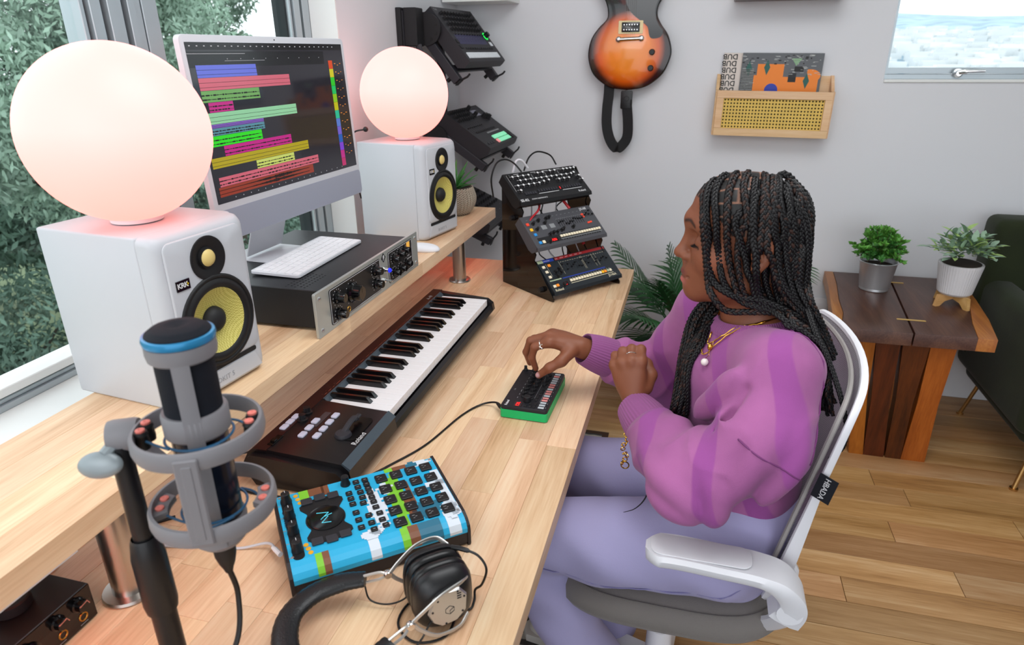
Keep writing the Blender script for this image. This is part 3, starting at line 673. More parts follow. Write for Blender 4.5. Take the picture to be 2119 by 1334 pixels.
# ------------------------------------------------------------------ little green synth under her fingers
mat('s1_green', '#12b566', .45); mat('s1_black', '#17171d', .5, bump=.04, bscale=500); mat('led_red', '#ff2020', .3, emit='#ff1a1a', es=1.6); mat('led_off', '#2a0508', .2)
s1 = thing('pocket_synth', 'small black synthesizer with a bright green base under her fingers', 'synthesizer', (-.2493, 1.2909, DZ), (0, 0, R(88.5)))
w, d = .186, .105
bm = B(); prism(bm, rrect(w, d, .007, 5, 0, d / 2), .002, .021, None, bev=0); tag(obj('base', bm, M_['s1_green'], s1, ang=40), 'bright green base')
bm = B(); prism(bm, rrect(w - .002, d - .002, .007, 5, 0, d / 2), .021, .030, None, bev=.0025); obj('top_panel', bm, M_['s1_black'], s1, ang=40)
zt = .030
bm = B(); lathe(bm, [(.0052, 0), (.005, .004), (.0038, .005), (.0036, .012), (0, .0125)], 12); box(bm, .0006, .003, .0004, 0, .002, .0126); sk = None
for i in range(7):
    for j in range(2):
        x, y = -.045 + .019 * i, .066 - .016 * j
        if sk is None: sk = obj('knob', bm, M_['black_matte'], s1, (x, y, zt))
        else: inst(sk, None, s1, (x, y, zt))
for x, y in ((.083, .095), (.083, .075), (.07, .033), (.045, .033), (.02, .034)): inst(sk, None, s1, (x, y, zt))
bm = B(); cyl(bm, .008, 0, .013, 18, T(-.062, .052, zt), bev=.001); obj('value_knob', bm, M_['black_matte'], s1)
bm = B(); box(bm, .0062, .013, .0016, 0, 0, .0008, bev=.0004); sp_ = None
for i in range(16):
    m = mat('pad_salmon', '#d98a86', .4) if i in (3, 4, 6, 7, 9, 10, 14) else mat('pad_pale', '#b9c0c4', .4); x = -.083 + .0108 * i
    if i in (0, 3): sp_ = obj('step_key', bm, m, s1, (x, .016, zt), smooth=False); bm = B(); box(bm, .0062, .013, .0016, 0, 0, .0008, bev=.0004)
    else:
        o = inst(sp_, None, s1, (x, .016, zt))
        if o.data.materials[0] != m: o.data = o.data.copy(); o.data.materials[0] = m
bm.free()
bm = B(); box(bm, .0085, .0055, .002, 0, 0, .001, bev=.0005); sb = None
for x, y in ((-.083, .031), (-.07, .031), (-.083, .040), (-.07, .042), (-.052, .034), (-.04, .034), (-.026, .031), (-.014, .031), (.0, .030), (.012, .030), (.03, .030), (.055, .03), (-.083, .05), (-.048, .044)):
    if sb is None: sb = obj('button', bm, M_['black_matte'], s1, (x, y, zt), smooth=False)
    else: inst(sb, None, s1, (x, y, zt))
bm = B(); box(bm, .022, .017, .0008, -.083 + .004, .068, zt + .0003); dsp = tag(obj('display', bm, M_['led_off'], s1, smooth=False), 'dark red digit display')
text('digits', '120.', .011, M_['led_red'], dsp, (-.0885, .0645, zt + .0008), (0, 0, 0), .0001, bold=.0002)
text('lettering', 'Roland', .008, M_['print_white'], s1, (-.089, .090, zt + .0002), (0, 0, 0), .0001, bold=.0002)
text('lettering', 'S-1', .006, M_['print_grey'], s1, (-.018, .091, zt + .0002), (0, 0, 0), .0001)
bm = B()
box(bm, .11, .0005, .0002, .01, .040, zt + .0002); box(bm, .06, .0005, .0002, -.03, .0245, zt + .0002)
for i in range(9): box(bm, q.uniform(.004, .009), .001, .0002, -.05 + .016 * i, .077, zt + .0002); box(bm, .004, .001, .0002, -.08 + .018 * i, .0065, zt + .0002)
for i in range(7): box(bm, .005, .0008, .0002, -.045 + .019 * i + .003, .058, zt + .0002)
tag(obj('printed_marks', bm, M_['print_grey'], s1, smooth=False), None, None, None, 'stuff')
bm = B()
for i in range(2):
    box(bm, .004, .0008, .0002, .022 + .019 * i, .0585, zt + .0003); box(bm, .004, .0008, .0002, .041 + .0 * i, .0425 + .016 * i, zt + .0003)
obj('orange_marks', bm, mat('print_orange', '#c87a2a', .5), s1, smooth=False)

# ------------------------------------------------------------------ blue sampler
sp = thing('sampler', 'sky-blue sampler with sixteen black pads and pixel landscape print', 'sampler', (-.3964, .7151, DZ), (0, 0, R(40.2)))
w, d = .276, .178
mat('sp_blue', '#22a9d6', .45, bump=.03, bscale=500); mat('sp_brown', '#7a4a30', .5); mat('sp_green', '#7cc230', .5); mat('sp_teal', '#236a84', .5); mat('sp_cloud', '#d5dde6', .5); mat('sp_coin', '#e8a91c', .4); mat('sp_case', '#1c1517', .5)
def yprism(bm, prof, x0, x1):
    a = [bm.verts.new((x0, y, z)) for y, z in prof]; b = [bm.verts.new((x1, y, z)) for y, z in prof]; n = len(prof)
    for i in range(n): bm.faces.new((a[i], a[(i + 1) % n], b[(i + 1) % n], b[i]))
    bm.faces.new(a); bm.faces.new(b[::-1])
zf_, zb_ = .050, .060                         # top height at the front edge of the flat and at the back
def sz(y): return zf_ + (zb_ - zf_) * (y - .022) / (d - .022)
bm = B(); yprism(bm, [(.004, 0), (d - .004, 0), (d, .01), (d, zb_ - .006), (0, .032), (0, .006)], -w / 2, w / 2); obj('case', bm, M_['sp_case'], sp, smooth=False)
bm = B(); prof = [(-.001, .026), (-.001, .034), (.004, .042), (.012, .047), (.022, zf_), (d - .004, zb_), (d - .001, zb_ - .003), (d - .001, zb_ - .008), (.022, zf_ - .006)]
yprism(bm, prof, -w / 2 + .005, w / 2 - .005); obj('top_panel', bm, M_['sp_blue'], sp, smooth=False)
bm = B(); pr_ = [(0, 0), (d, 0), (d + .001, .012), (d + .001, zb_ + .0005), (.022, zf_ + .0008), (.010, .046), (0, .038), (-.002, .028), (-.002, .004)]
yprism(bm, pr_, -w / 2, -w / 2 + .005); obj('side_cheek', bm, M_['sp_case'], sp, smooth=False); bm = B(); yprism(bm, pr_, w / 2 - .005, w / 2); obj('side_cheek', bm, M_['sp_case'], sp, smooth=False)
TM = Matrix.Translation((0, .022, zf_)) @ Matrix.Rotation(math.atan2(zb_ - zf_, d - .022), 4, 'X') @ Matrix.Translation((0, -.022, 0))   # plane of the top
def patch(cells, m, name, z=.0003, s=.0035, M=TM, par=None, label=None):
    bm = B()
    for (x0, y0, x1, y1) in cells: box(bm, x1 - x0, y1 - y0, .0003, (x0 + x1) / 2, (y0 + y1) / 2, z, M=M)
    o = obj(name, bm, M_[m], par or sp, smooth=False); return tag(o, label) if label else o
qq = random.Random(8)
def blob(cx, cy, rx, ry, s=.005):
    out = []; y = cy - ry
    while y < cy + ry:
        k = max(0, 1 - ((y + s / 2 - cy) / ry) ** 2) ** .5; h = rx * k + qq.uniform(-s, s) * .6
        if h > 0: out.append((cx - round(h / s) * s, y, cx + round(h / s) * s, y + s))
        y += s
    return out
PM = Matrix.Identity(4)
patch([(.035, .024, .05, .15), (.05, .05, .062, .16)], 'sp_green', 'green_patch', .0004)
patch([(.055, .03, .068, .10), (.066, .07, .074, .13)], 'sp_brown', 'brown_patch', .0005)
patch(blob(.012, .085, .014, .05) + blob(.035, .125, .012, .014), 'sp_cloud', 'white_cloud_patch', .0006)
patch([(-.085, .155, -.058, .174), (-.062, .150, -.05, .174)], 'sp_brown', 'brown_patch', .0004); patch([(-.098, .152, -.083, .174)], 'sp_green', 'green_patch', .0005)
patch([(.06, .165, .085, .175)], 'sp_brown', 'brown_patch', .0004); patch([(.046, .165, .06, .175)], 'sp_green', 'green_patch', .0005); patch(blob(.11, .168, .02, .007), 'sp_cloud', 'white_cloud_patch', .0005); patch(blob(.094, .165, .008, .012), 'sp_teal', 'teal_patch', .0006)
patch(blob(.118, .035, .014, .022) + [(.1, .1, .132, .112), (.118, .02, .132, .14)], 'sp_cloud', 'white_cloud_patch', .0004); patch(blob(.085, .05, .022, .02) + [(.075, .09, .118, .1)], 'sp_teal', 'teal_patch', .0005)
# front slope prints
def fpatch(x0, x1, m, nm):
    bm = B(); yprism(bm, [(-.0016, .029), (-.0016, .034), (.0036, .0426), (.0118, .0476), (.024, zf_ + .0008), (.024, zf_ + .0002), (.012, .0468), (.004, .0415), (-.0008, .033)], x0, x1); obj(nm, bm, M_[m], sp, smooth=False)
fpatch(.03, .042, 'sp_green', 'green_patch'); fpatch(.042, .058, 'sp_brown', 'brown_patch'); fpatch(.058, .094, 'sp_teal', 'teal_patch'); fpatch(.104, .124, 'sp_cloud', 'white_cloud_patch'); fpatch(-.020, -.004, 'sp_cloud', 'white_cloud_patch')
patch(blob(-.012, .030, .016, .010, .003) + blob(-.002, .034, .010, .008, .003), 'sp_cloud', 'white_cloud_patch', .0007)
fpatch(-.098, -.088, 'sp_green', 'green_patch'); fpatch(-.088, -.078, 'sp_brown', 'brown_patch')
for x, y in ((-.103, .166), (-.101, .156), (-.099, .146), (-.102, .03), (-.104, .039), (-.106, .048)):
    bm = B(); cyl(bm, .0038, 0, .0006, 14, TM @ T(x, y, 0)); torus(bm, .0022, .0003, 12, 4, TM @ T(x, y, .0006)); obj('coin_dot', bm, M_['sp_coin'], sp)
# left knob strip and jog display
bm = B(); prism(bm, rrect(.017, .148, .008, 5, -.119, .096), 0, .0008, TM); obj('knob_strip', bm, M_['black_plastic'], sp)
for y in (.157, .119, .082, .042):
    bm = B(); lathe(bm, [(.0092, 0), (.0088, .004), (.0072, .008), (.0068, .018), (.0058, .019), (0, .019)], 20, TM @ T(-.119, y)); k = obj('knob', bm, M_['black_plastic'], sp)
    bm = B(); box(bm, .0008, .005, .0004, 0, .0035, .0192, M=TM @ T(-.119, y)); box(bm, .0008, .0006, .008, 0, .0071, .0145, M=TM @ T(-.119, y)); obj('pointer', bm, M_['print_white'], k, smooth=False)
bm = B(); lathe(bm, [(.0085, 0), (.008, .004), (.0065, .008), (.006, .017), (0, .0175)], 20, TM @ T(-.022, .163)); obj('volume_knob', bm, M_['black_plastic'], sp)
jc = (-.068, .094)
bm = B(); pts = []
for k in range(64):
    a = 2 * PI * k / 64; rx = .031; c_, s_ = math.cos(a), math.sin(a)
    r_ = .0305 if abs(s_) < .62 else .0305 + .024 * min(1, (abs(s_) - .62) / .12)
    pts.append((jc[0] + max(-.034, min(.034, r_ * c_)), jc[1] + r_ * s_ * .96))
prism(bm, pts, 0, .0012, TM); obj('display_plate', bm, M_['black_plastic'], sp)
bm = B(); lathe(bm, [(.0285, .001), (.028, .0028), (.024, .0035), (0, .0036)], 40, TM @ T(*jc)); dd = obj('round_display', bm, M_['black_gloss'], sp)
mat('cyan_line', '#58c8dc', .4, emit='#58c8dc', es=.6)
bm = B()
for p, q2 in (((-.012, .013), (.006, .008)), ((.006, .008), (-.008, -.004)), ((-.001, .001), (.0105, .004)), ((.004, .000), (-.008, -.012)), ((-.008, -.012), (.006, -.015))): tube(bm, [TM @ Vector((jc[0] + p[0], jc[1] + p[1], .0038)), TM @ Vector((jc[0] + q2[0], jc[1] + q2[1], .0038))], .0005, 4)
tag(obj('display_lines', bm, M_['cyan_line'], dd), 'thin cyan zigzag lines')
bm = B(); prism(bm, rrect(.0175, .0145, .002, 2), 0, .0022, None, bev=.0005); fb = None
for x, y in ((-.021, .049), (0, .052), (.021, .049), (-.021, -.047), (0, -.050), (.021, -.047)):
    Mx = TM @ T(jc[0] + x, jc[1] + y, .0012)
    if fb is None: fb = obj('function_button', bm, M_['charcoal'], sp, smooth=False); fb.matrix_local = Mx
    else: o = inst(fb, None, sp); o.matrix_local = Mx
# small buttons
bm = B(); prism(bm, rrect(.0105, .0095, .0015, 2), 0, .003, None, bev=.0006); sbn = None
small = [(-.005, .160), (-.005, .146), (-.022, .136), (-.022, .122), (-.022, .108), (-.004, .132), (-.004, .118), (.010, .136 + .024), (.010, .148), (.010, .136), (.010, .124), (.010, .112), (.010, .1), (-.006, .104), (.010, .086), (.012, .070), (.012, .054), (-.022, .086), (-.022, .068), (-.022, .050), (-.005, .072), (-.005, .054), (-.005, .038), (.014, .040)]
for x, y in small:
    Mx = TM @ T(x, y, 0)
    if sbn is None: sbn = obj('button', bm, M_['black_plastic'], sp, smooth=False); sbn.matrix_local = Mx
    else: o = inst(sbn, None, sp); o.matrix_local = Mx
bm = B(); prism(bm, rrect(.0195, .0195, .0022, 3), 0, .0036, None, bev=.0009); pd = None; marks = B()
for i in range(4):
    for j in range(5):
        x, y = .036 + .0263 * i, .037 + .0285 * j
        if j == 4: y += .001
        Mx = TM @ T(x, y, 0)
        if pd is None: pd = obj('pad', bm, M_['black_plastic'], sp, smooth=False); pd.matrix_local = Mx
        else: o = inst(pd, None, sp); o.matrix_local = Mx
        for k in range(3): box(marks, qq.uniform(.002, .005), .0009, .0002, x - .004 + .004 * (k % 2), y + .004 - .003 * k, .0037, M=TM)
for x, y in small: box(marks, .004, .0009, .0002, x, y, .0031, M=TM)
for k in range(5): box(marks, .0055, .0012, .0002, -.131, .03 + .03 * k, .0004, M=TM)
tag(obj('printed_marks', marks, M_['print_grey'], sp, smooth=False), None, None, None, 'stuff')
text('lettering', 'SP-404MKII', .0085, mat('print_dark', '#112233', .5), sp, tuple(TM @ Vector((-.1285, .135, .0004))), (R(3.6), 0, R(-90)), .0001, bold=.0002)
for x, y in ((-.128, .17), (-.128, .03), (.128, .17), (.128, .028)):
    bm = B(); lathe(bm, [(.0024, 0), (.0022, .001), (0, .0012)], 12, TM @ T(x, y, 0)); obj('screw', bm, M_['screw'], sp)

# ------------------------------------------------------------------ audio interface under the shelf
ai = thing('audio_interface', 'black audio interface box with large top knob under the shelf', 'audio interface', (-.757, .428, DZ), (0, 0, R(90)))
bm = B(); box(bm, .215, .15, .055, 0, .075, .0295, bev=.0015); obj('case', bm, M_['black_matte'] if 0 else mat('case_slate', '#26292d', .35, .3), ai, smooth=False)
bm = B(); box(bm, .212, .002, .053, 0, -.0006, .0295); obj('front_panel', bm, M_['black_gloss'], ai, smooth=False)
bm = B(); cyl(bm, .024, .057, .074, 36, T(.045, .06), bev=.002); obj('volume_knob', bm, M_['black_matte'], ai)
for x in (.052, .084):
    pknob(ai, x, .040, .0085, .012, y0=-.0016); bm = B(); torus(bm, .0058, .0012, 20, 6, Matrix.Translation((x + .002, -.002, .017)) @ F); tag(obj('jack', bm, M_['brass'], ai), 'brass ringed jack')
    bm = B(); tube(bm, [(x - .007, -.0138, .044), (x + .005, -.0138, .046), (x + .0075, -.0138, .040)], .0008, 4); obj('pointer', bm, mat('print_salmon', '#b77868', .5), ai)
pknob(ai, .01, .03, .012, .014, y0=-.0016)
bm = B(); tube(bm, [(.0, -.016, .022), (.012, -.016, .020), (.02, -.016, .026)], .0008, 4); obj('pointer', bm, M_['print_grey'], ai)
for x in (-.08, -.05, .05, .08):
    bm = B(); box(bm, .018, .02, .0025, x, .03 if x > 0 else .12, .00125); obj('foot', bm, M_['rubber'], ai, smooth=False)
bm = B()
for x in (-.03, -.06): box(bm, .014, .0004, .0012, x, -.0019, .045)
for x in (.05, .085, -.02): box(bm, .012, .0004, .0008, x, -.0019, .007)
tag(obj('printed_marks', bm, M_['print_grey'], ai, smooth=False), None, None, None, 'stuff')
# ------------------------------------------------------------------ headphones
mat('leather', '#141518', .38, spec=.5, bump=.25, bscale=350); mat('pad_leather', '#0f1012', .32, spec=.5); mat('silver_matte', '#b9b7b4', .35, .75); mat('cable_black', '#0c0c0e', .4); mat('cable_white', '#c9c9cf', .45); mat('cable_red', '#b4202a', .4)
hp = thing('headphones', 'black over-ear headphones with silver side plate lying by the blue sampler', 'headphones', (-.292, .664, DZ), (0, 0, R(-48.7)))
def octo(r, sx=1, ry=1, n=36, p=3.2):
    out = []
    for k in range(n):
        a = 2 * PI * k / n; c, s = math.cos(a), math.sin(a); e = (abs(c) ** p + abs(s) ** p) ** (-1 / p) * .93 + .07
        out.append((r * sx * c * e, r * ry * s * e))
    return out
def loft(bm, secs, cap=True):
    rings = [[bm.verts.new(p) for p in s] for s in secs]; n = len(rings[0])
    for a, b in zip(rings, rings[1:]):
        for i in range(n): bm.faces.new((a[i], a[(i + 1) % n], b[(i + 1) % n], b[i]))
    if cap: bm.faces.new(rings[0][::-1]); bm.faces.new(rings[-1])
def cup(sgn):
    # sections along local x (sgn outward)
    for nm, m, prof in (('ear_cushion', 'pad_leather', [(.001, .030), (.001, .041), (.004, .0455), (.010, .0465), (.0155, .044), (.0165, .04)]),
                        ('ear_shell', 'black_plastic', [(.0165, .041), (.0175, .0455), (.021, .0465), (.030, .043), (.040, .034), (.0445, .024), (.0455, .018)])):
        bm = B(); loft(bm, [[(sgn * x, y, .0465 + z) for y, z in octo(r, .92)] for x, r in prof]); o = obj(nm, bm, M_[m], hp, ang=60)
        if nm == 'ear_shell': sh = o
    bm = B(); pl = [(-.030, -.002), (-.022, .020), (-.004, .028), (.016, .026), (.026, .012), (.024, -.012), (.010, -.026), (-.012, -.028), (-.024, -.018)]
    loft(bm, [[(sgn * (.0435 if k == 0 else .0475), y * (1 if k == 0 else .94), .0465 + z * (1 if k == 0 else .94)) for y, z in pl] for k in (0, 1)]); pt = tag(obj('side_plate', bm, M_['silver_matte'], sh, smooth=False), 'silver shield-shaped plate')
    bm = B()
    for dz in (-.004, 0, .004): box(bm, .0006, .006, .0014, sgn * .0478, .014, .062 + dz, M=None)
    for y, z in ((-.024, .048), (-.016, .064), (.012, .070), (.021, .058), (.018, .034), (-.006, .022)): cyl(bm, .0015, -.0004, .0004, 10, T(sgn * .0478, y, z, ry=PI / 2))
    tube(bm, [(sgn * .0478, y, z) for y, z in ((.000, .036), (.006, .040), (.006, .046), (.000, .050), (-.006, .046), (-.006, .040), (.000, .036), (.000, .042), (.006, .046))], .0004, 4)
    tag(obj('plate_details', bm, M_['black_matte'], pt if 0 else sh, smooth=False), 'dark slots, screws and outline emblem')
    # fork and yoke
    bm = B(); tube(bm, spline([(sgn * .036, .030, .076), (sgn * .049, .016, .084), (sgn * .053, -.012, .078), (sgn * .052, -.038, .060), (sgn * .050, -.052, .048)], 6), .0032, 8, flat=.5, up=(1, 0, 0))
    tube(bm, spline([(sgn * .036, .030, .014), (sgn * .047, .012, .008), (sgn * .052, -.02, .012), (sgn * .051, -.042, .030), (sgn * .050, -.052, .044)], 6), .0032, 8, flat=.5, up=(1, 0, 0))
    obj('yoke', bm, M_['silver_matte'], hp)
    bm = B(); lathe(bm, [(.005, -.004), (.006, -.002), (.006, .002), (.005, .004)], 16, T(sgn * .051, -.056, .045, ry=PI / 2)); obj('hinge', bm, M_['chrome'], hp)
    bm = B()
    for dz in (-.006, .006): tube(bm, spline([(sgn * .051, -.058, .045 + dz * .3), (sgn * .056, -.068, .043 + dz), (sgn * .062, -.088, .040 + dz)], 4), .0022, 6)
    obj('slider_arm', bm, M_['silver_matte'], hp)
cup(-1); cup(1)
band = spline([(-.062, -.086, .040), (-.075, -.120, .036), (-.073, -.160, .033), (-.048, -.194, .031), (0, -.206, .030), (.048, -.194, .031), (.073, -.160, .033), (.075, -.120, .036), (.062, -.086, .040)], 10)
bm = B(); n = len(band); tube(bm, band, [.0135 + .0035 * min(1, min(i, n - 1 - i) / 10) + .0007 * (i % 2) for i in range(n)], 12, flat=.5, up=(0, 0, 1))
for v in bm.verts: pass
bmesh.ops.rotate(bm, verts=[], cent=(0, 0, 0), matrix=Matrix.Identity(3)); obj('headband', bm, M_['leather'], hp, ang=60)
bm = B(); tube(bm, spline([(-.062, -.088, .030), (-.05, -.085, .012), (-.035, -.065, .008), (-.03, -.04, .012), (-.04, -.02, .022)], 6), .0013, 6); obj('cable_link', bm, M_['cable_black'], hp)
bm = B(); tube(bm, spline([(.038, -.018, .03), (.046, -.030, .028), (.052, -.044, .015), (.062, -.066, .010), (.068, -.09, .02)], 6), .0013, 6); obj('cable_link', bm, M_['cable_black'], hp)
bm = B(); tube(bm, spline([(-.02, .03, .084), (-.005, .045, .085), (.008, .060, .078), (.018, .067, .060), (.012, .062, .03), (.0, .056, .012), (.01, .05, .0035), (.02, .035, .0028), (-.02, .01, .0028), (-.03, -.03, .0028), (.0, -.06, .0028), (.04, -.05, .0028), (.05, -.01, .0028), (.02, .02, .0028)], 6), [.0035] * 8 + [.0018] * 71, 8); obj('cable', bm, M_['cable_black'], hp)

# ------------------------------------------------------------------ microphone, shock mount, stand
MX, MY = -.461, .479
mat('mic_grey', '#78767a', .5, bump=.04, bscale=400); mat('mic_blue', '#2f84b4', .25, .3); mat('mic_mesh', '#10141d', .7, .0, spec=.25, bump=.5, bscale=1500); mat('mic_navy', '#0d1626', .22, .3, spec=.6); mat('cord_blue', '#27587c', .5); mat('salmon_pin', '#e07a6e', .4)
mic = thing('microphone', 'grey condenser microphone with a blue ring, hanging in a shock mount', 'microphone', (MX, MY, .981), (0, 0, R(20)))
bm = B(); lathe(bm, [(0, .250), (.012, .253), (.024, .251), (.0295, .247), (.0305, .244), (.028, .238), (0, .238)], 40); obj('cap_mesh', bm, M_['mic_mesh'], mic)
bm = B(); lathe(bm, [(.0295, .236), (.0325, .238), (.0333, .2415), (.0325, .245), (.0300, .2455)], 40, cap=False); tag(obj('blue_ring', bm, M_['mic_blue'], mic), 'blue ring under the cap')
bm = B(); lathe(bm, [(0, .237), (.0322, .237), (.0325, .228), (.0315, .222), (.0295, .220), (0, .220)], 40); obj('upper_collar', bm, M_['mic_grey'], mic)
bm = B(); lathe(bm, [(0, .221), (.0272, .221), (.0272, .160), (0, .160)], 40); obj('grille', bm, M_['mic_mesh'], mic)
bm = B(); lathe(bm, [(0, .164), (.030, .164), (.0315, .161), (.0315, .140), (.029, .137), (0, .137)], 40); obj('lower_collar', bm, M_['mic_grey'], mic)
bm = B(); lathe(bm, [(0, .14), (.0268, .14), (.0268, .03), (0, .03)], 40); obj('body', bm, M_['mic_navy'], mic)
bm = B(); lathe(bm, [(0, .034), (.0285, .034), (.030, .030), (.0285, .008), (.022, .0), (0, .0)], 40); obj('base_collar', bm, M_['mic_grey'], mic)
for a in (20, -160):
    bm = B(); sec = [[((r_) * math.cos(R(a_)), (r_) * math.sin(R(a_)), z) for a_ in (-15, -8, 0, 8, 15) for r_ in [.0315]] + [(.0265 * math.cos(R(a_)), .0265 * math.sin(R(a_)), z) for a_ in (15, -15)] for z in (.010, .235)]
    loft(bm, sec); bmesh.ops.rotate(bm, verts=bm.verts[:], cent=(0, 0, 0), matrix=Matrix.Rotation(R(a - 95), 3, 'Z')); obj('side_rib', bm, M_['mic_grey'], mic, ang=40)
text('lettering', 'aston', .014, M_['print_grey'], mic, (.0, -.0318, .05), (PI / 2, R(-90), 0), .0001) if 0 else None
bm = B(); lathe(bm, [(0, 0), (.0125, 0), (.0115, -.02), (.0085, -.032), (.006, -.038), (.004, -.045), (0, -.045)], 20); obj('connector', bm, M_['rubber'], mic)
bm = B(); tube(bm, spline([(0, 0, -.04), (.004, .0, -.08), (.0, -.02, -.13), (-.03, -.055, -.172), (-.075, -.085, -.19), (-.115, -.08, -.185), (-.09, -.068, -.197), (-.07, -.085, -.2155), (-.09, -.13, -.219), (-.16, -.2, -.219)], 8), .0032, 8); obj('cable', bm, M_['cable_black'], mic)

sm = thing('shock_mount', 'grey shock mount of two rings with blue elastic cords around the microphone', 'shock mount', (MX, MY, 1.03), (0, 0, 0))
def ring(z, R_, nm):
    bm = B(); pr_ = [(R_ - .0035, z - .009), (R_ + .0005, z - .0095), (R_ + .002, z - .004), (R_ + .0015, z + .006), (R_, z + .009), (R_ - .003, z + .0095), (R_ - .004, z + .006)]
    lathe(bm, pr_ + pr_[:1], 64, cap=False); return obj(nm, bm, M_['mic_grey'], sm, ang=40)
for z, nm in ((.088, 'upper_ring'), (.0, 'lower_ring')):
    rg = ring(z, .0615, nm)
    for a in (25, 205):
        bm = B()
        if z > .05:
            for da in (-9, 9):
                x, y = .052 * math.cos(R(a + da)), .052 * math.sin(R(a + da)); lathe(bm, [(.0065, z - .010), (.007, z - .004), (.006, z + .004), (.007, z + .006), (.006, z + .009)], 16, T(x, y))
        else: prism(bm, [(r_ * math.cos(R(a + t_)), r_ * math.sin(R(a + t_))) for r_, tt in ((.060, range(-22, 23, 4)), (.044, range(18, -19, -6))) for t_ in tt], z - .003, z + .004, None, bev=.001)
        obj('cord_post', bm, M_['rubber'] if z > .05 else M_['mic_grey'], rg)
        bm = B()
        for da in (-9, 9): lathe(bm, [(.0045, 0), (.0045, .002), (.002, .0025), (0, .001)], 14, T(.052 * math.cos(R(a + da)), .052 * math.sin(R(a + da)), z + (.009 if z > .05 else .004)))
        tag(obj('pin_cap', bm, M_['salmon_pin'], rg), 'salmon coloured cap')
    bm = B(); P_ = []
    for k in range(4):
        a1 = [16, 105, 214, 285][k]; a2 = [75, 196, 255, 340][k]
        for aa, bb in ((a1, a2),):
            tube(bm, spline([(.053 * math.cos(R(aa)), .053 * math.sin(R(aa)), z), (.040 * math.cos(R((aa + bb) / 2)), .040 * math.sin(R((aa + bb) / 2)), z - .002), (.034 * math.cos(R(bb)), .034 * math.sin(R(bb)), z - .004)], 5), .0013, 6)
    torus(bm, .0325, .0014, 40, 6, T(0, 0, z - .004)); obj('elastic_cord', bm, M_['cord_blue'], rg)
for a in (-62, 150):
    bm = B(); c, s = math.cos(R(a)), math.sin(R(a)); M = Matrix.Rotation(R(a), 4, 'Z')
    box(bm, .004, .022, .098, .0635, 0, .044, M=M, bev=.0015); box(bm, .003, .010, .085, .0648, 0, .044, M=M, bev=.001); obj('side_bar', bm, M_['mic_grey'], sm)
bm = B(); tube(bm, spline([(-.0625, .012, .03), (-.070, .0, .055), (-.072, -.012, .080)], 5), .007, 10); lathe(bm, [(.0, -.014), (.016, -.014), (.017, -.01), (.017, .01), (.016, .014), (0, .014)], 24, T(-.074, -.020, .083, ry=PI / 2, rz=R(30))); obj('swivel', bm, M_['mic_grey'], sm)
# wing knob
bm = B(); tube(bm, [(-.076, -.030, .080), (-.080, -.042, .072)], .007, 10); vs_ = ball(bm, .022, (0, 0, 0), (1.0, .35, .62), 20, T(-.082, -.048, .064, rz=R(20), rx=R(-25))); obj('wing_knob', bm, mat('knob_grey', '#8a9296', .35, .2), sm)

st = thing('microphone_stand', 'black upright microphone stand rising in front of the shelf', 'stand', (-.538, .452, DZ), (0, 0, 0))
bm = B(); cyl(bm, .055, 0, .012, 40, bev=.003); obj('base', bm, M_['black_matte'], st)
bm = B(); cyl(bm, .0135, .012, .19, 24); lathe(bm, [(.0165, .15), (.018, .16), (.0175, .225), (.0145, .245), (.0125, .25)], 28, cap=False); obj('lower_tube', bm, M_['black_plastic'], st)
bm = B(); cyl(bm, .0105, .2, .362, 24); cyl(bm, .0125, .350, .366, 20); obj('upper_tube', bm, M_['black_plastic'], st)

# ------------------------------------------------------------------ loose cables on the desk
def cable(name, pts, r, m, label, n=8):
    bm = B(); tube(bm, spline(pts, n), r, 8); o = obj(name, bm, M_[m]); return tag(o, label, 'cable')
z = DZ + .0022
c1 = cable('synth_cable', [(-.352, 1.213, z + .012), (-.375, 1.238, z + .011), (-.41, 1.236, z + .002), (-.439, 1.180, z), (-.47, 1.054, z), (-.513, .965, z), (-.540, .91, z), (-.53, .865, z)], .0022, 'cable_black', 'black cable curving over the desk from the green synth to the sampler')
bm = B(); tube(bm, [(-.3478, 1.208, DZ + .014), (-.362, 1.222, DZ + .014), (-.372, 1.234, DZ + .0135)], [.0045, .0045, .0028], 10); obj('plug', bm, M_['rubber'], c1)
c2 = cable('usb_cable', [(-.5712, .6950, DZ + .018), (-.60, .712, DZ + .012), (-.645, .700, z), (-.70, .690, z), (-.784, .672, z), (-.839, .683, z), (-.92, .74, z)], .0022, 'cable_white', 'pale usb cable running from the sampler back under the shelf')
bm = B(); tube(bm, [(-.5602, .6885, DZ + .018), (-.575, .6968, DZ + .018), (-.583, .7013, DZ + .0165)], [.0042, .0042, .0026], 10); obj('plug', bm, M_['white_plastic'], c2)
cable('sampler_cable', [(-.585, .845, z + .02), (-.605, .838, z + .002), (-.64, .836, z), (-.69, .830, z), (-.742, .835, z), (-.78, .85, z), (-.86, .86, z), (-.95, .9, z)], .002, 'cable_black', 'thin black cable looping round the near end of the keyboard to the sampler')
cable('keyboard_cable', [(-.752, .915, z + .028), (-.778, .928, z + .016), (-.82, .935, z), (-.88, .95, z), (-.96, 1.0, z)], .002, 'cable_black', 'thin black cable leaving the back of the long keyboard')
cable('loose_cable', [(-.80, .74, z), (-.832, .715, z), (-.87, .735, z), (-.92, .78, z), (-.98, .9, z)], .003, 'cable_black', 'black cable lying behind the front steel post')

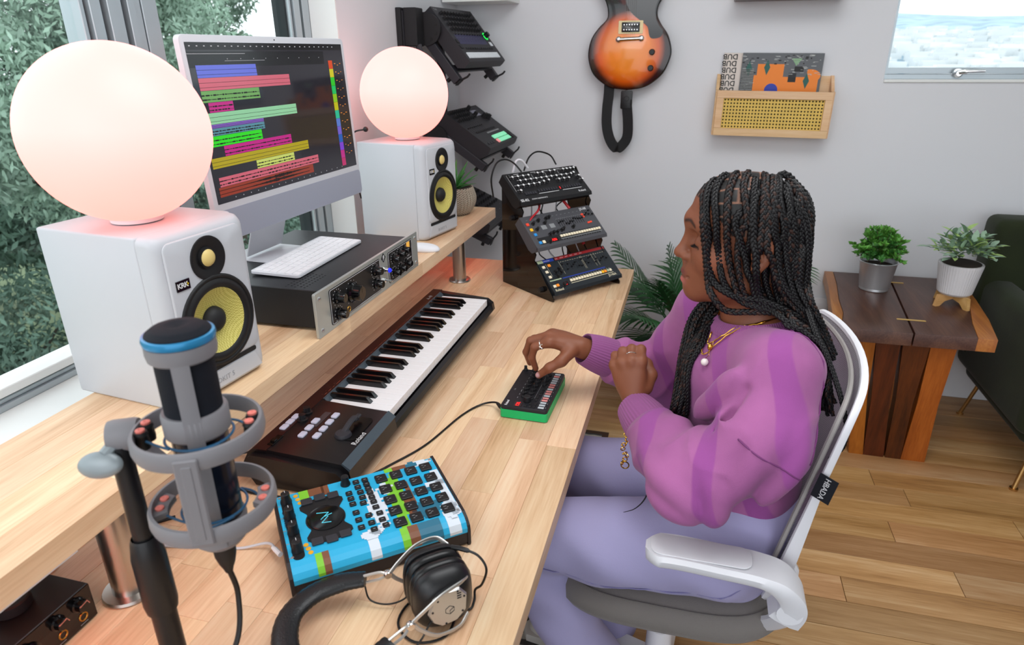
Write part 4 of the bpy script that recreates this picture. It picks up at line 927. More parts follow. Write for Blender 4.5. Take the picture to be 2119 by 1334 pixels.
# ------------------------------------------------------------------ synth rack with three small synths
yw = R(52)
rk = thing('synth_stand', 'black acrylic three-tier stand holding the small synthesizers', 'stand', (-.2913, 2.0435, DZ), (0, 0, yw))
mat('acrylic', '#0c0908', .06, spec=.65)
prof = [(-.0, .003), (.020, .0), (.268, .0), (.268, .362), (.235, .366), (.155, .262), (.165, .235), (.090, .135), (.098, .115), (-.0, .012)]
def plate(x, name='side_plate'):
    bm = B(); a = [bm.verts.new((x - .002, y, z_)) for y, z_ in prof]; b = [bm.verts.new((x + .002, y, z_)) for y, z_ in prof]; n = len(prof)
    for i in range(n): bm.faces.new((a[i], a[(i + 1) % n], b[(i + 1) % n], b[i]))
    bm.faces.new(a); bm.faces.new(b[::-1]); return obj(name, bm, M_['acrylic'], rk, smooth=False)
plate(-.1545); plate(.136)
for y, z_ in ((.26, .02), (.26, .18), (.26, .34)):
    bm = B(); box(bm, .286, .004, .03, -.009, y, z_); obj('cross_brace', bm, M_['acrylic'], rk, smooth=False)
for y, z_ in ((.055, .030), (.205, .235), (.05, .0)):
    if z_: bm = B(); lathe(bm, [(.009, 0), (.010, .004), (.008, .014), (0, .015)], 8, T(-.1567, y, z_, ry=-PI / 2)); obj('thumb_screw', bm, M_['black_plastic'], rk)
mat('syn_black', '#131316', .45, bump=.03, bscale=500); mat('syn_grey', '#4a4a4f', .5, bump=.05, bscale=500); mat('syn_navy', '#1a2128', .45); mat('knob_white', '#e2e2e2', .35); mat('p_red', '#a8262a', .45); mat('p_blue', '#233fa8', .45); mat('p_cream', '#e0d6b8', .45); mat('p_mint', '#aebd9a', .45)
mat('b_red', '#e2472f', .4, emit='#e2472f', es=.25); mat('b_yellow', '#eeb418', .4, emit='#eeb418', es=.25); mat('b_blue', '#2a86c8', .4, emit='#2a86c8', es=.25); mat('b_orange', '#ee8a22', .4, emit='#ee8a22', es=.3); mat('b_cream', '#e8dcc0', .4, emit='#e8dcc0', es=.15)
BW, BD = .300, .128
def sbox(par, x, y, w_, d_, h_, m, nm='button', z=0.0, bev=.0004):
    bm = B(); box(bm, w_, d_, h_, 0, 0, h_ / 2, bev=min(bev, h_ / 3)); return obj(nm, bm, m if not isinstance(m, str) else M_[m], par, (x, y, z), smooth=False)
def sknob(r=.0045, h=.011, cap='knob_white', body='black_matte'):
    bm = B(); lathe(bm, [(r * 1.35, 0), (r * 1.35, .002), (r, .003), (r * .9, h), (0, h)], 14)
    for f in bm.faces:
        if f.calc_center_median().z > h * .7: f.material_index = 1
    return bm, [M_[body], M_[cap]]
def boutique(name, label, loc, yaw, pitch, bodym):
    t = thing(name, label, 'synthesizer', loc, (pitch, 0, yaw))
    bm = B(); yprism(bm, [(0, -.008), (.004, 0), (BD, 0), (BD, -.034), (.03, -.042), (.012, -.036)], -BW / 2, BW / 2); obj('body', bm, M_[bodym], t, smooth=False)
    bm = B(); yprism(bm, [(.002, -.010), (-.004, -.006), (.0045, .0008), (.009, .0008), (.009, -.01)], -BW / 2, BW / 2); obj('front_lip', bm, M_[bodym], t, smooth=False)
    return t
se = boutique('desktop_synth', 'black synthesizer with white-capped knobs on the top tier of the stand', (-.417, 2.1167, 1.0313), R(51.5), R(37.1), 'syn_black')
kbm, kms = sknob(); k0 = None
qq = random.Random(12)
grid = [(-.128 + .0215 * i, .104) for i in range(4)] + [(-.023 + .021 * i, .108) for i in range(2)] + [(.03 + .02 * i, .110) for i in range(2)] + [(.088 + .016 * i, .110) for i in range(4)] + \
       [(-.107 + .0215 * i, .086) for i in range(11)] + [(-.128 + .0215 * i, .066) for i in range(5)] + [(-.02, .070), (.002, .072)] + [(.045 + .0215 * i, .070) for i in range(3)] + [(-.128, .046), (.122, .09), (.135, .074), (.140, .056)]
for x, y in grid:
    if k0 is None: k0 = obj('knob', kbm, kms, se, (x, y, 0), smooth=False)
    else: inst(k0, None, se, (x, y, 0))
k1 = None
for i in range(8):
    for dx in (-.055, .045):
        x = dx + .0105 * i
        if k1 is None: k1 = sbox(se, x, .040, .0075, .011, .003, 'charcoal', 'step_button')
        else: inst(k1, None, se, (x, .040, 0))
for i in range(5): inst(k1, None, se, (-.11 + .0095 * i, .036, 0))
d1 = sbox(se, .034, .040, .013, .015, .001, 'led_off', 'display'); text('digits', '1', .012, M_['led_red'], d1, (-.003, -.004, .0012), (0, 0, 0), .0001, bold=.0003)
bm = B(); box(bm, .083, .0018, .0004, -.018, .030, .0002); box(bm, .083, .0018, .0004, .082, .030, .0002)
for x, y in grid: box(bm, .009, .0008, .0003, x, y + .0095, .0002); box(bm, .0008, .003, .0003, x + .008, y, .0002)
for x0 in (-.1, -.03, .02, .075): box(bm, .02, .0014, .0003, x0, .1215, .0002)
for x0 in (-.042, .015, .07): box(bm, .0006, .03, .0003, x0, .10, .0002)
box(bm, .0006, .07, .0003, -.139, .085, .0002); box(bm, .012, .0006, .0003, -.133, .12, .0002)
tag(obj('printed_marks', bm, M_['print_white'], se, smooth=False), None, None, None, 'stuff')
text('lettering', 'SE-02', .014, M_['print_white'], se, (-.146, .006, .0012), (0, 0, 0), .0001, bold=.0003); text('lettering', 'STUDIO ELECTRONICS', .0062, M_['print_white'], se, (-.102, .0085, .0012), (0, 0, 0), .0001, bold=.0001)
text('lettering', 'Roland', .011, M_['print_white'], se, (.100, .012, .0002), (0, 0, 0), .0001, bold=.0002)

jx = boutique('desktop_synth', 'grey synthesizer with coloured buttons and red digits on the middle tier', (-.352, 2.0683, .9009), R(52.2), R(40.7), 'syn_grey')
def slider(par, x, y, l, f, k=[None, None]):
    sbox(par, x, y, .0025, l, .0003, 'black_matte', 'slider_slot'); return sbox(par, x, y - l / 2 + l * f, .006, .0035, .006, 'black_plastic', 'slider')
for i in range(12): slider(jx, -.015 + .0095 * i, .080, .028, qq.uniform(.15, .9))
for i in range(5): slider(jx, .108 + .008 * i, .098, .026, qq.uniform(.15, .9))
kbm, kms = sknob(.0048, .012, 'black_plastic'); k0 = None
for x, y in ((-.115, .095), (-.09, .103), (-.112, .072), (-.055, .106), (-.043, .108), (-.075, .045), (-.06, .048), (-.043, .048), (-.022, .052), (-.013, .055), (.03, .055), (-.07, .09), (-.092, .018 + .0)):
    if k0 is None: k0 = obj('knob', kbm, kms, jx, (x, y, 0), smooth=False)
    else: inst(k0, None, jx, (x, y, 0))
for x, y, m in ((-.136, .096, 'b_red'), (-.133, .074, 'b_yellow'), (-.129, .054, 'b_blue'), (-.128, .022, 'b_blue'), (-.113, .023, 'b_cream')): sbox(jx, x, y, .010, .010, .003, m, 'button')
for x, y in ((.097, .096), (.097, .086), (.104, .06), (.114, .061)): sbox(jx, x, y, .009, .006, .003, 'b_red', 'button')
k1 = None
for i in range(16):
    x = -.035 + .0112 * i
    if k1 is None: k1 = sbox(jx, x, .031, .0085, .0085, .003, 'b_cream', 'step_button')
    else: inst(k1, None, jx, (x, .031, 0))
sbox(jx, .0, .028, .262, .026, .0002, 'black_matte', 'lower_panel'); d1 = sbox(jx, -.068, .024, .032, .014, .001, 'led_off', 'display'); text('digits', 'A56', .012, M_['led_red'], d1, (-.0125, -.0043, .0012), (0, 0, 0), .0001, bold=.0003, spacing=1.1)
bm = B(); box(bm, .180, .0022, .0004, .049, .0215, .0004)
for i in range(14): box(bm, .006, .0009, .0003, -.13 + .018 * i, .1125, .0002); box(bm, .0055, .0009, .0003, -.015 + .0095 * i, .0975, .0002)
for i in range(16): box(bm, .004, .0007, .0003, -.035 + .0112 * i, .0385, .0004); box(bm, .004, .0007, .0003, -.035 + .0112 * i, .0175, .0004)
for x in (-.08, -.045): box(bm, .02, .016, .0003, x, .076, .0002)
tag(obj('printed_marks', bm, M_['print_grey'], jx, smooth=False), None, None, None, 'stuff')
text('lettering', 'JX-08', .013, M_['print_white'], jx, (.100, .114, .0002), (0, 0, 0), .0001, bold=.0003)

ju = boutique('desktop_synth', 'navy synthesizer with red and blue stripes on the lowest tier', (-.2913, 2.0435, .7682), R(52.5), R(40.7), 'syn_navy')
sbox(ju, .035, .121, .222, .010, .0003, 'p_red', 'red_stripe'); sbox(ju, -.104, .121, .044, .011, .0003, 'p_blue', 'blue_stripe'); sbox(ju, -.137, .121, .023, .010, .0003, 'p_mint', 'mint_stripe'); sbox(ju, .006, .047, .190, .0034, .0003, 'p_blue', 'blue_stripe'); sbox(ju, -.118, .0475, .048, .004, .0003, 'p_mint', 'mint_stripe')
text('lettering', 'ARPEGGIO', .0055, M_['print_white'], ju, (-.124, .119, .0004), (0, 0, 0), .0001); text('lettering', 'LFO     DCO     HPF     VCF     VCA     ENV', .0055, M_['print_white'], ju, (-.075, .119, .0004), (0, 0, 0), .0001, spacing=1.15)
for i in range(19): slider(ju, -.060 + .0105 * i, .088 - .004 * (i % 2), .030, qq.uniform(.1, .9))
kbm, kms = sknob(.0055, .012, 'black_plastic'); k0 = None
for x, y in ((-.085, .082), (-.083, .069), (-.104, .074), (-.104, .058), (-.1, .022)):
    if k0 is None: k0 = obj('knob', kbm, kms, ju, (x, y, 0), smooth=False)
    else: inst(k0, None, ju, (x, y, 0))
for x, y, m in ((-.136, .100, 'b_cream'), (-.134, .081, 'b_cream'), (-.133, .061, 'b_cream'), (-.112, .102, 'b_orange'), (-.136, .026, 'b_cream'), (-.123, .027, 'b_orange')): sbox(ju, x, y, .010, .009, .003, m, 'button')
for i in range(16):
    sbox(ju, -.062 + .0118 * i, .032, .0088, .009, .003, 'b_yellow' if i == 12 else 'b_orange' if i == 13 else 'p_mint' if i == 14 else 'b_cream', 'step_button')
d1 = sbox(ju, -.088, .026, .020, .014, .001, 'led_off', 'display'); text('digits', '2', .012, M_['led_red'], d1, (-.003, -.0043, .0012), (0, 0, 0), .0001, bold=.0003)
bm = B(); box(bm, .19, .0018, .0004, .028, .0225, .0003)
for i in range(19): box(bm, .006, .0009, .0003, -.060 + .0105 * i, .1055, .0002)
for i in range(16): box(bm, .005, .0008, .0003, -.062 + .0118 * i, .0405, .0003)
for x in (-.122, -.068, .025, .03, .075, .088): box(bm, .0006, .05, .0003, x, .085, .0002)
tag(obj('printed_marks', bm, M_['p_cream'], ju, smooth=False), None, None, None, 'stuff')
text('lettering', 'Roland', .012, M_['p_cream'], ju, (-.142, .007, .0012), (0, 0, 0), .0001, bold=.0002); text('lettering', 'JU-06A', .012, M_['p_cream'], ju, (.094, .010, .0012), (0, 0, 0), .0001, bold=.0002)
# cables of the stand (world coordinates from its frame)
RM = Matrix.Translation(rk.location) @ Matrix.Rotation(yw, 4, 'Z')
def rc(pts): return [tuple(RM @ Vector(p)) for p in pts]
cable('patch_cable', rc([(-.10, .235, .372), (-.12, .25, .40), (-.155, .25, .415), (-.19, .25, .405), (-.21, .25, .36), (-.20, .255, .30)]), .0028, 'cable_black', 'black cable hooping behind the left end of the top synth')
cable('patch_cable', rc([(.06, .25, .378), (.04, .26, .41), (-.01, .265, .425), (-.05, .26, .41), (-.075, .255, .37)]), .0028, 'cable_black', 'black cable arching over the middle of the top synth')
cable('patch_cable', rc([(-.07, .24, .38), (-.09, .245, .405), (-.11, .25, .405), (-.12, .255, .37)]), .004, 'cable_white', 'white cable plug behind the left end of the top synth')
cable('patch_cable', rc([(-.165, .14, .195), (-.13, .15, .235), (-.09, .16, .258), (-.05, .2, .275)]), .0035, 'cable_red', 'red cable at the left between the top and middle synths')
cable('patch_cable', rc([(.03, .215, .30), (.035, .19, .275), (.045, .16, .245)]), .005, 'cable_red', 'short red cable at the centre between the top and middle synths')
cable('patch_cable', rc([(.05, .16, .20), (.06, .13, .165), (.065, .105, .13)]), .005, 'cable_red', 'red cable between the middle and lowest synths')
bm = B(); bw = B()
for i in range(12):
    q = random.Random(i); x = -.09 + .018 * i; lv = i % 2
    z0, y0 = (.25, .20) if lv == 0 else (.13, .13)
    P_ = [(x, y0, z0 - .04), (x + q.uniform(-.03, .03), y0 + .02, z0 - .01), (x + q.uniform(-.03, .03), y0 + .02, z0 + .02), (x + q.uniform(-.03, .03), y0 + .035, z0 + .035), (x + q.uniform(-.02, .02), y0 + .05, z0 + .0)]
    tube(bm if i % 3 else bw, spline(rc(P_), 6), .0022, 6)
tg = thing('cable_tangle', 'tangle of thin black and white patch cables behind the synth stand', 'cables', (0, 0, 0), kind='stuff')
tag(obj('dark_cables', bm, M_['cable_black'], tg), None, None, None, 'stuff'); tag(obj('pale_cables', bw, M_['cable_white'], tg), None, None, None, 'stuff')
# red light bars under the shelf
mat('led_bar', '#ff3020', .4, emit=(1, .10, .05), es=20)
for k, (ya, yb, xx) in enumerate(((2.12, 2.34, -.80), (.12, .50, -.714))):
    t = thing('light_bar', ['slim red light bar under the far end of the desk shelf', 'slim red light bar under the near end of the desk shelf'][k], 'lamp', (xx, (ya + yb) / 2, SZ - .037))
    bm = B(); box(bm, .014, yb - ya, .004, 0, 0, -.002); obj('housing', bm, M_['white_plastic'], t, smooth=False); bm = B(); box(bm, .008, yb - ya - .01, .001, 0, 0, -.0046); obj('diffuser', bm, M_['led_bar'], t, smooth=False)
t = thing('light_strip', 'long thin red light strip under the middle of the desk shelf', 'lamp', (-.722, 1.3, SZ - .037)); bm = B(); box(bm, .006, 1.4, .002, 0, 0, -.001); obj('strip', bm, mat('led_dim', '#ff3020', .4, emit=(1, .10, .05), es=2.2), t, smooth=False)

# ------------------------------------------------------------------ wall rails, tilting trays and drum machines
def rail(y, z0, z1, label):
    t = thing('wall_rail', label, 'rail', (XL, y, (z0 + z1) / 2), (0, 0, 0))
    bm = B(); box(bm, .02, .045, z1 - z0, .010, 0, 0, bev=.002); obj('rail', bm, M_['black_matte'], t, smooth=False)
    bm = B(); box(bm, .006, .022, z1 - z0 - .02, .021, 0, 0); obj('groove', bm, M_['charcoal'], t, smooth=False); return t
rail(2.455, .96, 1.625, 'black vertical wall rail behind the globe lamp'); rail(2.852, .75, 1.60, 'black vertical wall rail in the corner below the upper drum machine')
def tray(loc, yaw, pitch, s, L_, wd, label, y0=-.02):
    t = thing('tilting_tray', label, 'bracket', loc, (pitch, 0, yaw)); t.scale = (s,) * 3
    for x in (-wd, wd):
        bm = B(); box(bm, .028, L_, .036, x, y0 + L_ / 2, -.088, bev=.002); obj('support_arm', bm, M_['charcoal'], t, smooth=False)
        bm = B(); box(bm, .026, .004, .030, x, y0 - .006, -.088); tube(bm, [(x, y0 - .004, -.075), (x, y0 - .012, -.045), (x, y0 - .010, -.030)], .004, 6); obj('front_clip', bm, M_['black_matte'], t)
        bm = B(); cyl(bm, .008, -.012, .012, 12, T(x, y0 + .03, -.112)); obj('thumb_screw', bm, M_['black_plastic'], t)
    bm = B(); box(bm, 2 * wd, .03, .01, 0, y0 + .05, -.075); box(bm, 2 * wd, .03, .01, 0, y0 + L_ - .05, -.075); obj('cross_bar', bm, M_['charcoal'], t, smooth=False)
    bm = B(); cyl(bm, .05, -.004, .004, 28, T(-wd - .02, y0 + L_ - .05, -.105, ry=PI / 2)); box(bm, .03, .05, .07, -wd - .006, y0 + L_ - .02, -.115); obj('tilt_plate', bm, M_['black_matte'], t)
    return t
t = thing('rail_bracket', 'black half-round bracket joining the upper tray to the wall rail', 'bracket', (-1.067, 2.49, 1.56))
bm = B(); box(bm, .05, .07, .13, .025, -.005, 0, bev=.003); obj('clamp', bm, M_['black_matte'], t, smooth=False)
bm = B(); cyl(bm, .058, -.005, .005, 32, T(.055, .04, -.005, rx=PI / 2)); obj('half_disc', bm, M_['black_matte'], t)
bm = B(); tube(bm, spline([(.05, -.03, -.06), (.062, -.032, -.11), (.055, -.03, -.17)], 5), .012, 8, flat=.5, up=(0, 1, 0)); obj('release_lever', bm, M_['charcoal'], t)
for a in (-60, -20, 20): 
    bm = B(); cyl(bm, .006, -.007, .007, 12, T(.055 + .042 * math.cos(R(a)), .04, -.005 + .042 * math.sin(R(a)), rx=PI / 2)); obj('bolt', bm, M_['rubber'], t)
P1 = (-.828, 2.73, 1.438); P2 = (-.791, 2.826, 1.111)
tray(P1, R(85.8), R(51.1), .95, .315, .205, 'black tilting wall tray under the upper drum machine'); tray(P2, R(88.8), R(34.7), .93, .30, .205, 'black tilting wall tray under the groovebox with green pads')
def machine(name, label, loc, yaw, pitch, s, w_, d_, h_):
    t = thing(name, label, 'drum machine', loc, (pitch, 0, yaw)); t.scale = (s,) * 3
    bm = B(); yprism(bm, [(0, -.020), (.004, -.001), (.012, 0), (d_, 0), (d_, -h_), (.02, -h_), (.0, -.035)], -w_ / 2, w_ / 2); obj('body', bm, M_['charcoal'] if 0 else mat('machine_black', '#242328', .55), t, smooth=False); return t
tr = machine('drum_machine', 'black drum machine with many knobs and white pads, on the upper wall tray', P1, R(85.8), R(51.1), .95, .409, .263, .058)
kbm, kms = sknob(.0058, .014, 'black_matte'); k0 = None
for j in range(4):
    for i in range(11):
        x, y = -.155 + .029 * i, .232 - .025 * j
        if k0 is None: k0 = obj('knob', kbm, kms, tr, (x, y, 0), smooth=False)
        else: inst(k0, None, tr, (x, y, 0))
for i in range(11):
    k = slider(tr, -.155 + .029 * i, .118, .040, .85)
sbox(tr, -.02, .110, .30, .045, .0003, mat('slate_blue', '#35345a', .5), 'slider_panel')
k1 = None
for i in range(17):
    x = -.175 + .0205 * i
    if k1 is None: k1 = sbox(tr, x, .032, .016, .026, .004, mat('pad_white', '#c6cbd0', .4, emit='#c6cbd0', es=.2), 'pad')
    else: inst(k1, None, tr, (x, .032, 0))
k1 = None
for i in range(13):
    x = -.14 + .0235 * i
    if k1 is None: k1 = sbox(tr, x, .066, .016, .008, .003, 'black_matte', 'button')
    else: inst(k1, None, tr, (x, .066, 0))
for y in (.1, .075): sbox(tr, -.185, y, .02, .018, .003, 'black_matte', 'button')
bm = B(); lathe(bm, [(.012, 0), (.012, .018), (.01, .02), (0, .02)], 20, T(.165, .13)); obj('value_knob', bm, M_['black_plastic'], tr)
bm = B(); torus(bm, .016, .002, 24, 6, T(.165, .13, .001)); tag(obj('light_ring', bm, mat('led_green', '#20ff60', .3, emit='#18e050', es=1.2), tr), 'green glowing ring')
sbox(tr, .17, .09, .03, .02, .001, 'pad_white', 'display'); text('lettering', 'TR-8S', .012, M_['print_grey'], tr, (-.19, .247, .0003), (0, 0, 0), .0001)
bm = B()
for j in range(5):
    for i in range(11): box(bm, .008, .001, .0003, -.155 + .029 * i, .2195 - .025 * j, .0002)
tag(obj('printed_marks', bm, M_['print_grey'], tr, smooth=False), None, None, None, 'stuff')
mc = machine('groovebox', 'black groovebox with mint green lit pads, on the lower wall tray', P2, R(88.8), R(34.7), .93, .426, .263, .07)
k0 = None; kbm, kms = sknob(.0062, .016, 'black_matte')
for j in range(3):
    for i in range(8):
        x, y = -.19 + .026 * i, .243 - .027 * j
        if k0 is None: k0 = obj('knob', kbm, kms, mc, (x, y, 0), smooth=False)
        else: inst(k0, None, mc, (x, y, 0))
for x, y in ((.05, .245), (.04, .20), (.14, .175), (.155, .165), (.12, .18)):
    inst(k0, None, mc, (x, y, 0)).scale = (1.6, 1.6, 1.4)
for i in range(8): slider(mc, -.19 + .026 * i, .135, .06, .55)
sbox(mc, .095, .215, .07, .04, .001, mat('lcd_grey', '#6a6a78', .2, emit='#6a6a78', es=.3), 'display')
mat('pad_mint', '#8fe3b8', .4, emit='#7fe0b0', es=.55); mat('pad_pink', '#f09a98', .4, emit='#f09a98', es=.5)
for j in range(2):
    for i in range(8): sbox(mc, -.045 + .0235 * i - .002 * j, .052 - .026 * j, .020, .021, .005, 'pad_pink' if (i, j) == (0, 1) else 'pad_mint', 'pad')
sbox(mc, .03, .086, .17, .008, .002, 'print_grey', 'touch_strip')
for i in range(12): sbox(mc, -.15 + .022 * i, .105, .015, .009, .003, 'black_matte', 'button')
for i in range(4): sbox(mc, .165 + .0 * i, .05 - .012 * i, .02, .008, .003, 'black_matte', 'button')
for i in range(3): sbox(mc, -.17 + .03 * i, .03, .02, .012, .003, 'charcoal', 'button')
P3 = (-.77, 2.80, .80)
tray((-.80, 2.80, .80), R(90), R(24), .93, .27, .15, 'black wall tray low behind the plant pot')
m3 = machine('drum_machine', 'dark synthesizer half hidden behind the woven plant pot', (-.80, 2.80, .80), R(90), R(24), .93, .40, .25, .06)
k0 = None; kbm, kms = sknob(.0058, .014, 'black_matte')
for j in range(5):
    for i in range(10):
        x, y = -.17 + .036 * i, .225 - .034 * j
        if k0 is None: k0 = obj('knob', kbm, kms, m3, (x, y, 0), smooth=False)
        else: inst(k0, None, m3, (x, y, 0))
bm = B()
for i in range(40): box(bm, .008, .0012, .0003, qq.uniform(-.18, .18), qq.uniform(.03, .235), .0002)
tag(obj('printed_marks', bm, M_['print_grey'], m3, smooth=False), None, None, None, 'stuff')
# ------------------------------------------------------------------ guitar on the wall
gt = thing('electric_guitar', 'sunburst orange and black electric guitar hanging on the back wall', 'guitar', (-.308, YB - .055, 1.318), (0, 0, 0))
go = spline([(0, 0, 0), (.055, .006, 0), (.10, .024, 0), (.148, .066, 0), (.172, .12, 0), (.176, .16, 0), (.158, .215, 0), (.128, .255, 0), (.110, .290, 0), (.113, .325, 0), (.130, .362, 0), (.118, .392, 0), (.085, .385, 0), (.050, .378, 0), (.036, .40, 0), (.032, .45, 0), (-.035, .455, 0), (-.09, .462, 0), (-.13, .43, 0), (-.128, .385, 0), (-.105, .345, 0), (-.094, .31, 0), (-.097, .278, 0), (-.130, .245, 0), (-.158, .205, 0), (-.170, .155, 0), (-.166, .11, 0), (-.145, .062, 0), (-.10, .024, 0), (-.055, .006, 0), (0, 0, 0)], 4)[:-1]
gp = [(p.x, p.y) for p in go]; FW = T(rx=PI / 2)
m = mat('sunburst', '#c25a10', .16, spec=.6, coat=.5); N = m.node_tree.nodes; L = m.node_tree.links; b = N['Principled BSDF']
tc = N.new('ShaderNodeTexCoord'); mp = N.new('ShaderNodeMapping'); mp.inputs['Location'].default_value = (-.0, 0, -.158); mp.inputs['Scale'].default_value = (1.0, 0, 1.0)
ln = N.new('ShaderNodeVectorMath'); ln.operation = 'LENGTH'; cr = N.new('ShaderNodeValToRGB'); e = cr.color_ramp.elements
e[0].position = 0; e[0].color = col('#f7901a'); e[1].position = .172; e[1].color = col('#050507')
for p_, h in ((.085, '#f58414'), (.125, '#d4580c'), (.150, '#3a1408')): x_ = e.new(p_); x_.color = col(h)
L.new(tc.outputs['Object'], mp.inputs['Vector']); L.new(mp.outputs['Vector'], ln.inputs[0]); L.new(ln.outputs['Value'], cr.inputs['Fac']); L.new(cr.outputs['Color'], b.inputs['Base Color'])
bm = B(); prism(bm, gp, -.022, .020, FW, bev=.006); gb = obj('body', bm, [m], gt, ang=50)
mat('pick_black', '#0b0b0d', .15, spec=.6); mat('cream', '#e6d3a0', .4); mat('rosewood', '#2b1a14', .5)
bm = B(); pg = spline([(-.032, .452, 0), (-.030, .40, 0), (-.018, .335, 0), (.01, .295, 0), (.055, .262, 0), (.074, .245, 0), (.082, .215, 0), (.092, .203, 0), (.115, .203, 0), (.132, .212, 0), (.136, .232, 0), (.120, .25, 0), (.104, .28, 0), (.100, .31, 0), (.108, .34, 0), (.118, .366, 0), (.10, .378, 0), (.055, .37, 0), (.03, .39, 0), (.028, .45, 0), (-.032, .452, 0)], 3)[:-1]
prism(bm, [(p.x, p.y) for p in pg], .020, .0225, FW); tag(obj('pickguard', bm, M_['pick_black'], gt), 'glossy black pickguard')
bm = B(); prism(bm, rrect(.100, .050, .003, 2, .005, .246), .020, .025, FW); pr_ = obj('pickup_ring', bm, M_['cream'], gt, smooth=False)
bm = B(); prism(bm, rrect(.074, .038, .002, 2, .005, .246), .025, .028, FW, bev=.001)
pk = obj('pickup', bm, M_['black_gloss'], pr_)
bm = B()
for i in range(6):
    for dz in (-.0095, .0095): cyl(bm, .0022, .028, .029, 8, FW @ T(-.022 + i * .0108, .246 + dz, 0))
tag(obj('pole_pieces', bm, M_['chrome'], pr_), None, None, None, 'stuff')
bm = B(); tube(bm, [(-.038, -.028, .200), (.045, -.028, .203)], .0075, 12); ball(bm, .012, (-.042, -.026, .200), (1, .5, 1), 14); ball(bm, .012, (.05, -.026, .203), (1, .5, 1), 14); obj('bridge', bm, M_['chrome'], gt)
for x, z_ in ((.098, .150), (.096, .088)):
    bm = B(); lathe(bm, [(.0115, .018), (.0125, .022), (.011, .034), (.009, .036), (0, .036)], 24, FW @ T(x, z_)); obj('control_knob', bm, M_['black_plastic'], gt)
bm = B(); box(bm, .054, .020, .52, .0, -.022, .62); obj('neck', bm, M_['rosewood'], gt, smooth=False)
bm = B(); prism(bm, [(-.03, .87), (.03, .87), (.038, .93), (.035, 1.02), (0, 1.03), (-.035, 1.02), (-.038, .93)], 0, .016, FW); obj('headstock', bm, M_['black_gloss'], gt, smooth=False)
bm = B()
for i in range(6): tube(bm, [(-.020 + .0085 * i, -.031, .200), (-.017 + .0068 * i, -.0335, .90)], .0003, 4)
obj('strings', bm, mat('string_steel', '#6a6560', .4, .8), gt); gt.children[-1]['kind'] = 'stuff'
bm = B(); tube(bm, [(0, .05, .92), (0, .0, .92)], .006, 8); tube(bm, [(-.035, .0, .90), (-.03, -.02, .90)], .005, 8); tube(bm, [(.035, .0, .90), (.03, -.02, .90)], .005, 8); tube(bm, [(-.035, 0, .9), (0, 0, .915), (.035, 0, .9)], .005, 8); obj('wall_hook', bm, M_['black_matte'], gt)
def ribbon(bm, pts, w, t_=.0022, up=(1, 0, 0)):
    pts = spline(pts, 8); n = len(pts); rings = []
    for i, p in enumerate(pts):
        tg = (pts[min(i + 1, n - 1)] - pts[max(0, i - 1)]).normalized(); s = Vector(up[i] if isinstance(up, list) else up); s = (s - tg * s.dot(tg)).normalized(); nn = tg.cross(s)
        rings.append([bm.verts.new(p + s * a * w / 2 + nn * b_ * t_ / 2) for a, b_ in ((1, 1), (-1, 1), (-1, -1), (1, -1))])
    for a, b_ in zip(rings, rings[1:]):
        for k in range(4): bm.faces.new((a[k], a[(k + 1) % 4], b_[(k + 1) % 4], b_[k]))
    bm.faces.new(rings[0][::-1]); bm.faces.new(rings[-1])
gs = thing('guitar_strap', 'black webbing strap looping below the hanging guitar', 'strap', (-.308, YB - .055, 1.318), (0, 0, 0))
bm = B(); ribbon(bm, [(-.075, -.006, .045), (-.076, -.006, -.02), (-.080, -.008, -.08), (-.078, -.010, -.15), (-.060, -.012, -.21), (-.030, -.010, -.245), (-.002, -.008, -.225), (.014, -.008, -.19), (.013, -.010, -.13), (.006, -.012, -.07), (.004, -.012, -.04)], .044, .003, [Vector((1, .15 if i < 40 else -.1, 0)) for i in range(90)])
obj('webbing', bm, mat('webbing', '#121214', .7, bump=.3, bscale=800), gs)
bm = B(); prism(bm, rrect(.050, .075, .006, 3, .002, -.040), .009, .015, FW, bev=.001); torus(bm, .010, .0012, 20, 6, FW @ T(.002, -.035, .015)); obj('leather_tab', bm, M_['leather'], gs)
bm = B(); lathe(bm, [(.006, 0), (.004, .004), (.004, .012), (.007, .014), (0, .015)], 14, T(.0, -.008, .004, rx=PI)); obj('strap_button', bm, M_['chrome'], gt)

# ------------------------------------------------------------------ record holder with two sleeves
rh = thing('record_holder', 'pale wood wall pocket with yellow woven cane front', 'record holder', (.2855, YB, 1.14), (0, R(.8), 0))
W2 = .442
bm = B(); box(bm, W2, .008, .235, 0, -.004, .1175); obj('back_board', bm, M_['pine'], rh, smooth=False)
for sx in (-1, 1):
    bm = B(); a = [(0, 0), (-.095, 0), (-.095, .178), (-.072, .18), (-.010, .237), (0, .237)]
    v0 = [bm.verts.new((sx * (W2 / 2) - .006, y, z_)) for y, z_ in a]; v1 = [bm.verts.new((sx * (W2 / 2) + .006, y, z_)) for y, z_ in a]
    for i in range(6): bm.faces.new((v0[i], v0[(i + 1) % 6], v1[(i + 1) % 6], v1[i]))
    bm.faces.new(v0); bm.faces.new(v1[::-1]); obj('side_board', bm, M_['pine'], rh, smooth=False)
bm = B(); box(bm, W2 - .03, .002, .13, 0, -.0945, .085); obj('hole_shade', bm, mat('shade_brown', '#2a2018', .9), rh, smooth=False)  # dark sheet added behind the cane so its holes look shaded
for nm, sx_, sz_, x, z_ in (('top_rail', W2, .030, 0, .163), ('bottom_rail', W2, .030, 0, .015), ('stile', .028, .118, -W2 / 2 + .014, .089), ('stile', .028, .118, W2 / 2 - .014, .089)):
    bm = B(); box(bm, sx_ - .0005, .014, sz_ - .0004, x, -.101, z_, bev=.0008); obj(nm, bm, M_['pine'], rh, smooth=False)
bm = B(); box(bm, W2, .09, .010, 0, -.052, .006); obj('bottom_board', bm, M_['pine'], rh, smooth=False)
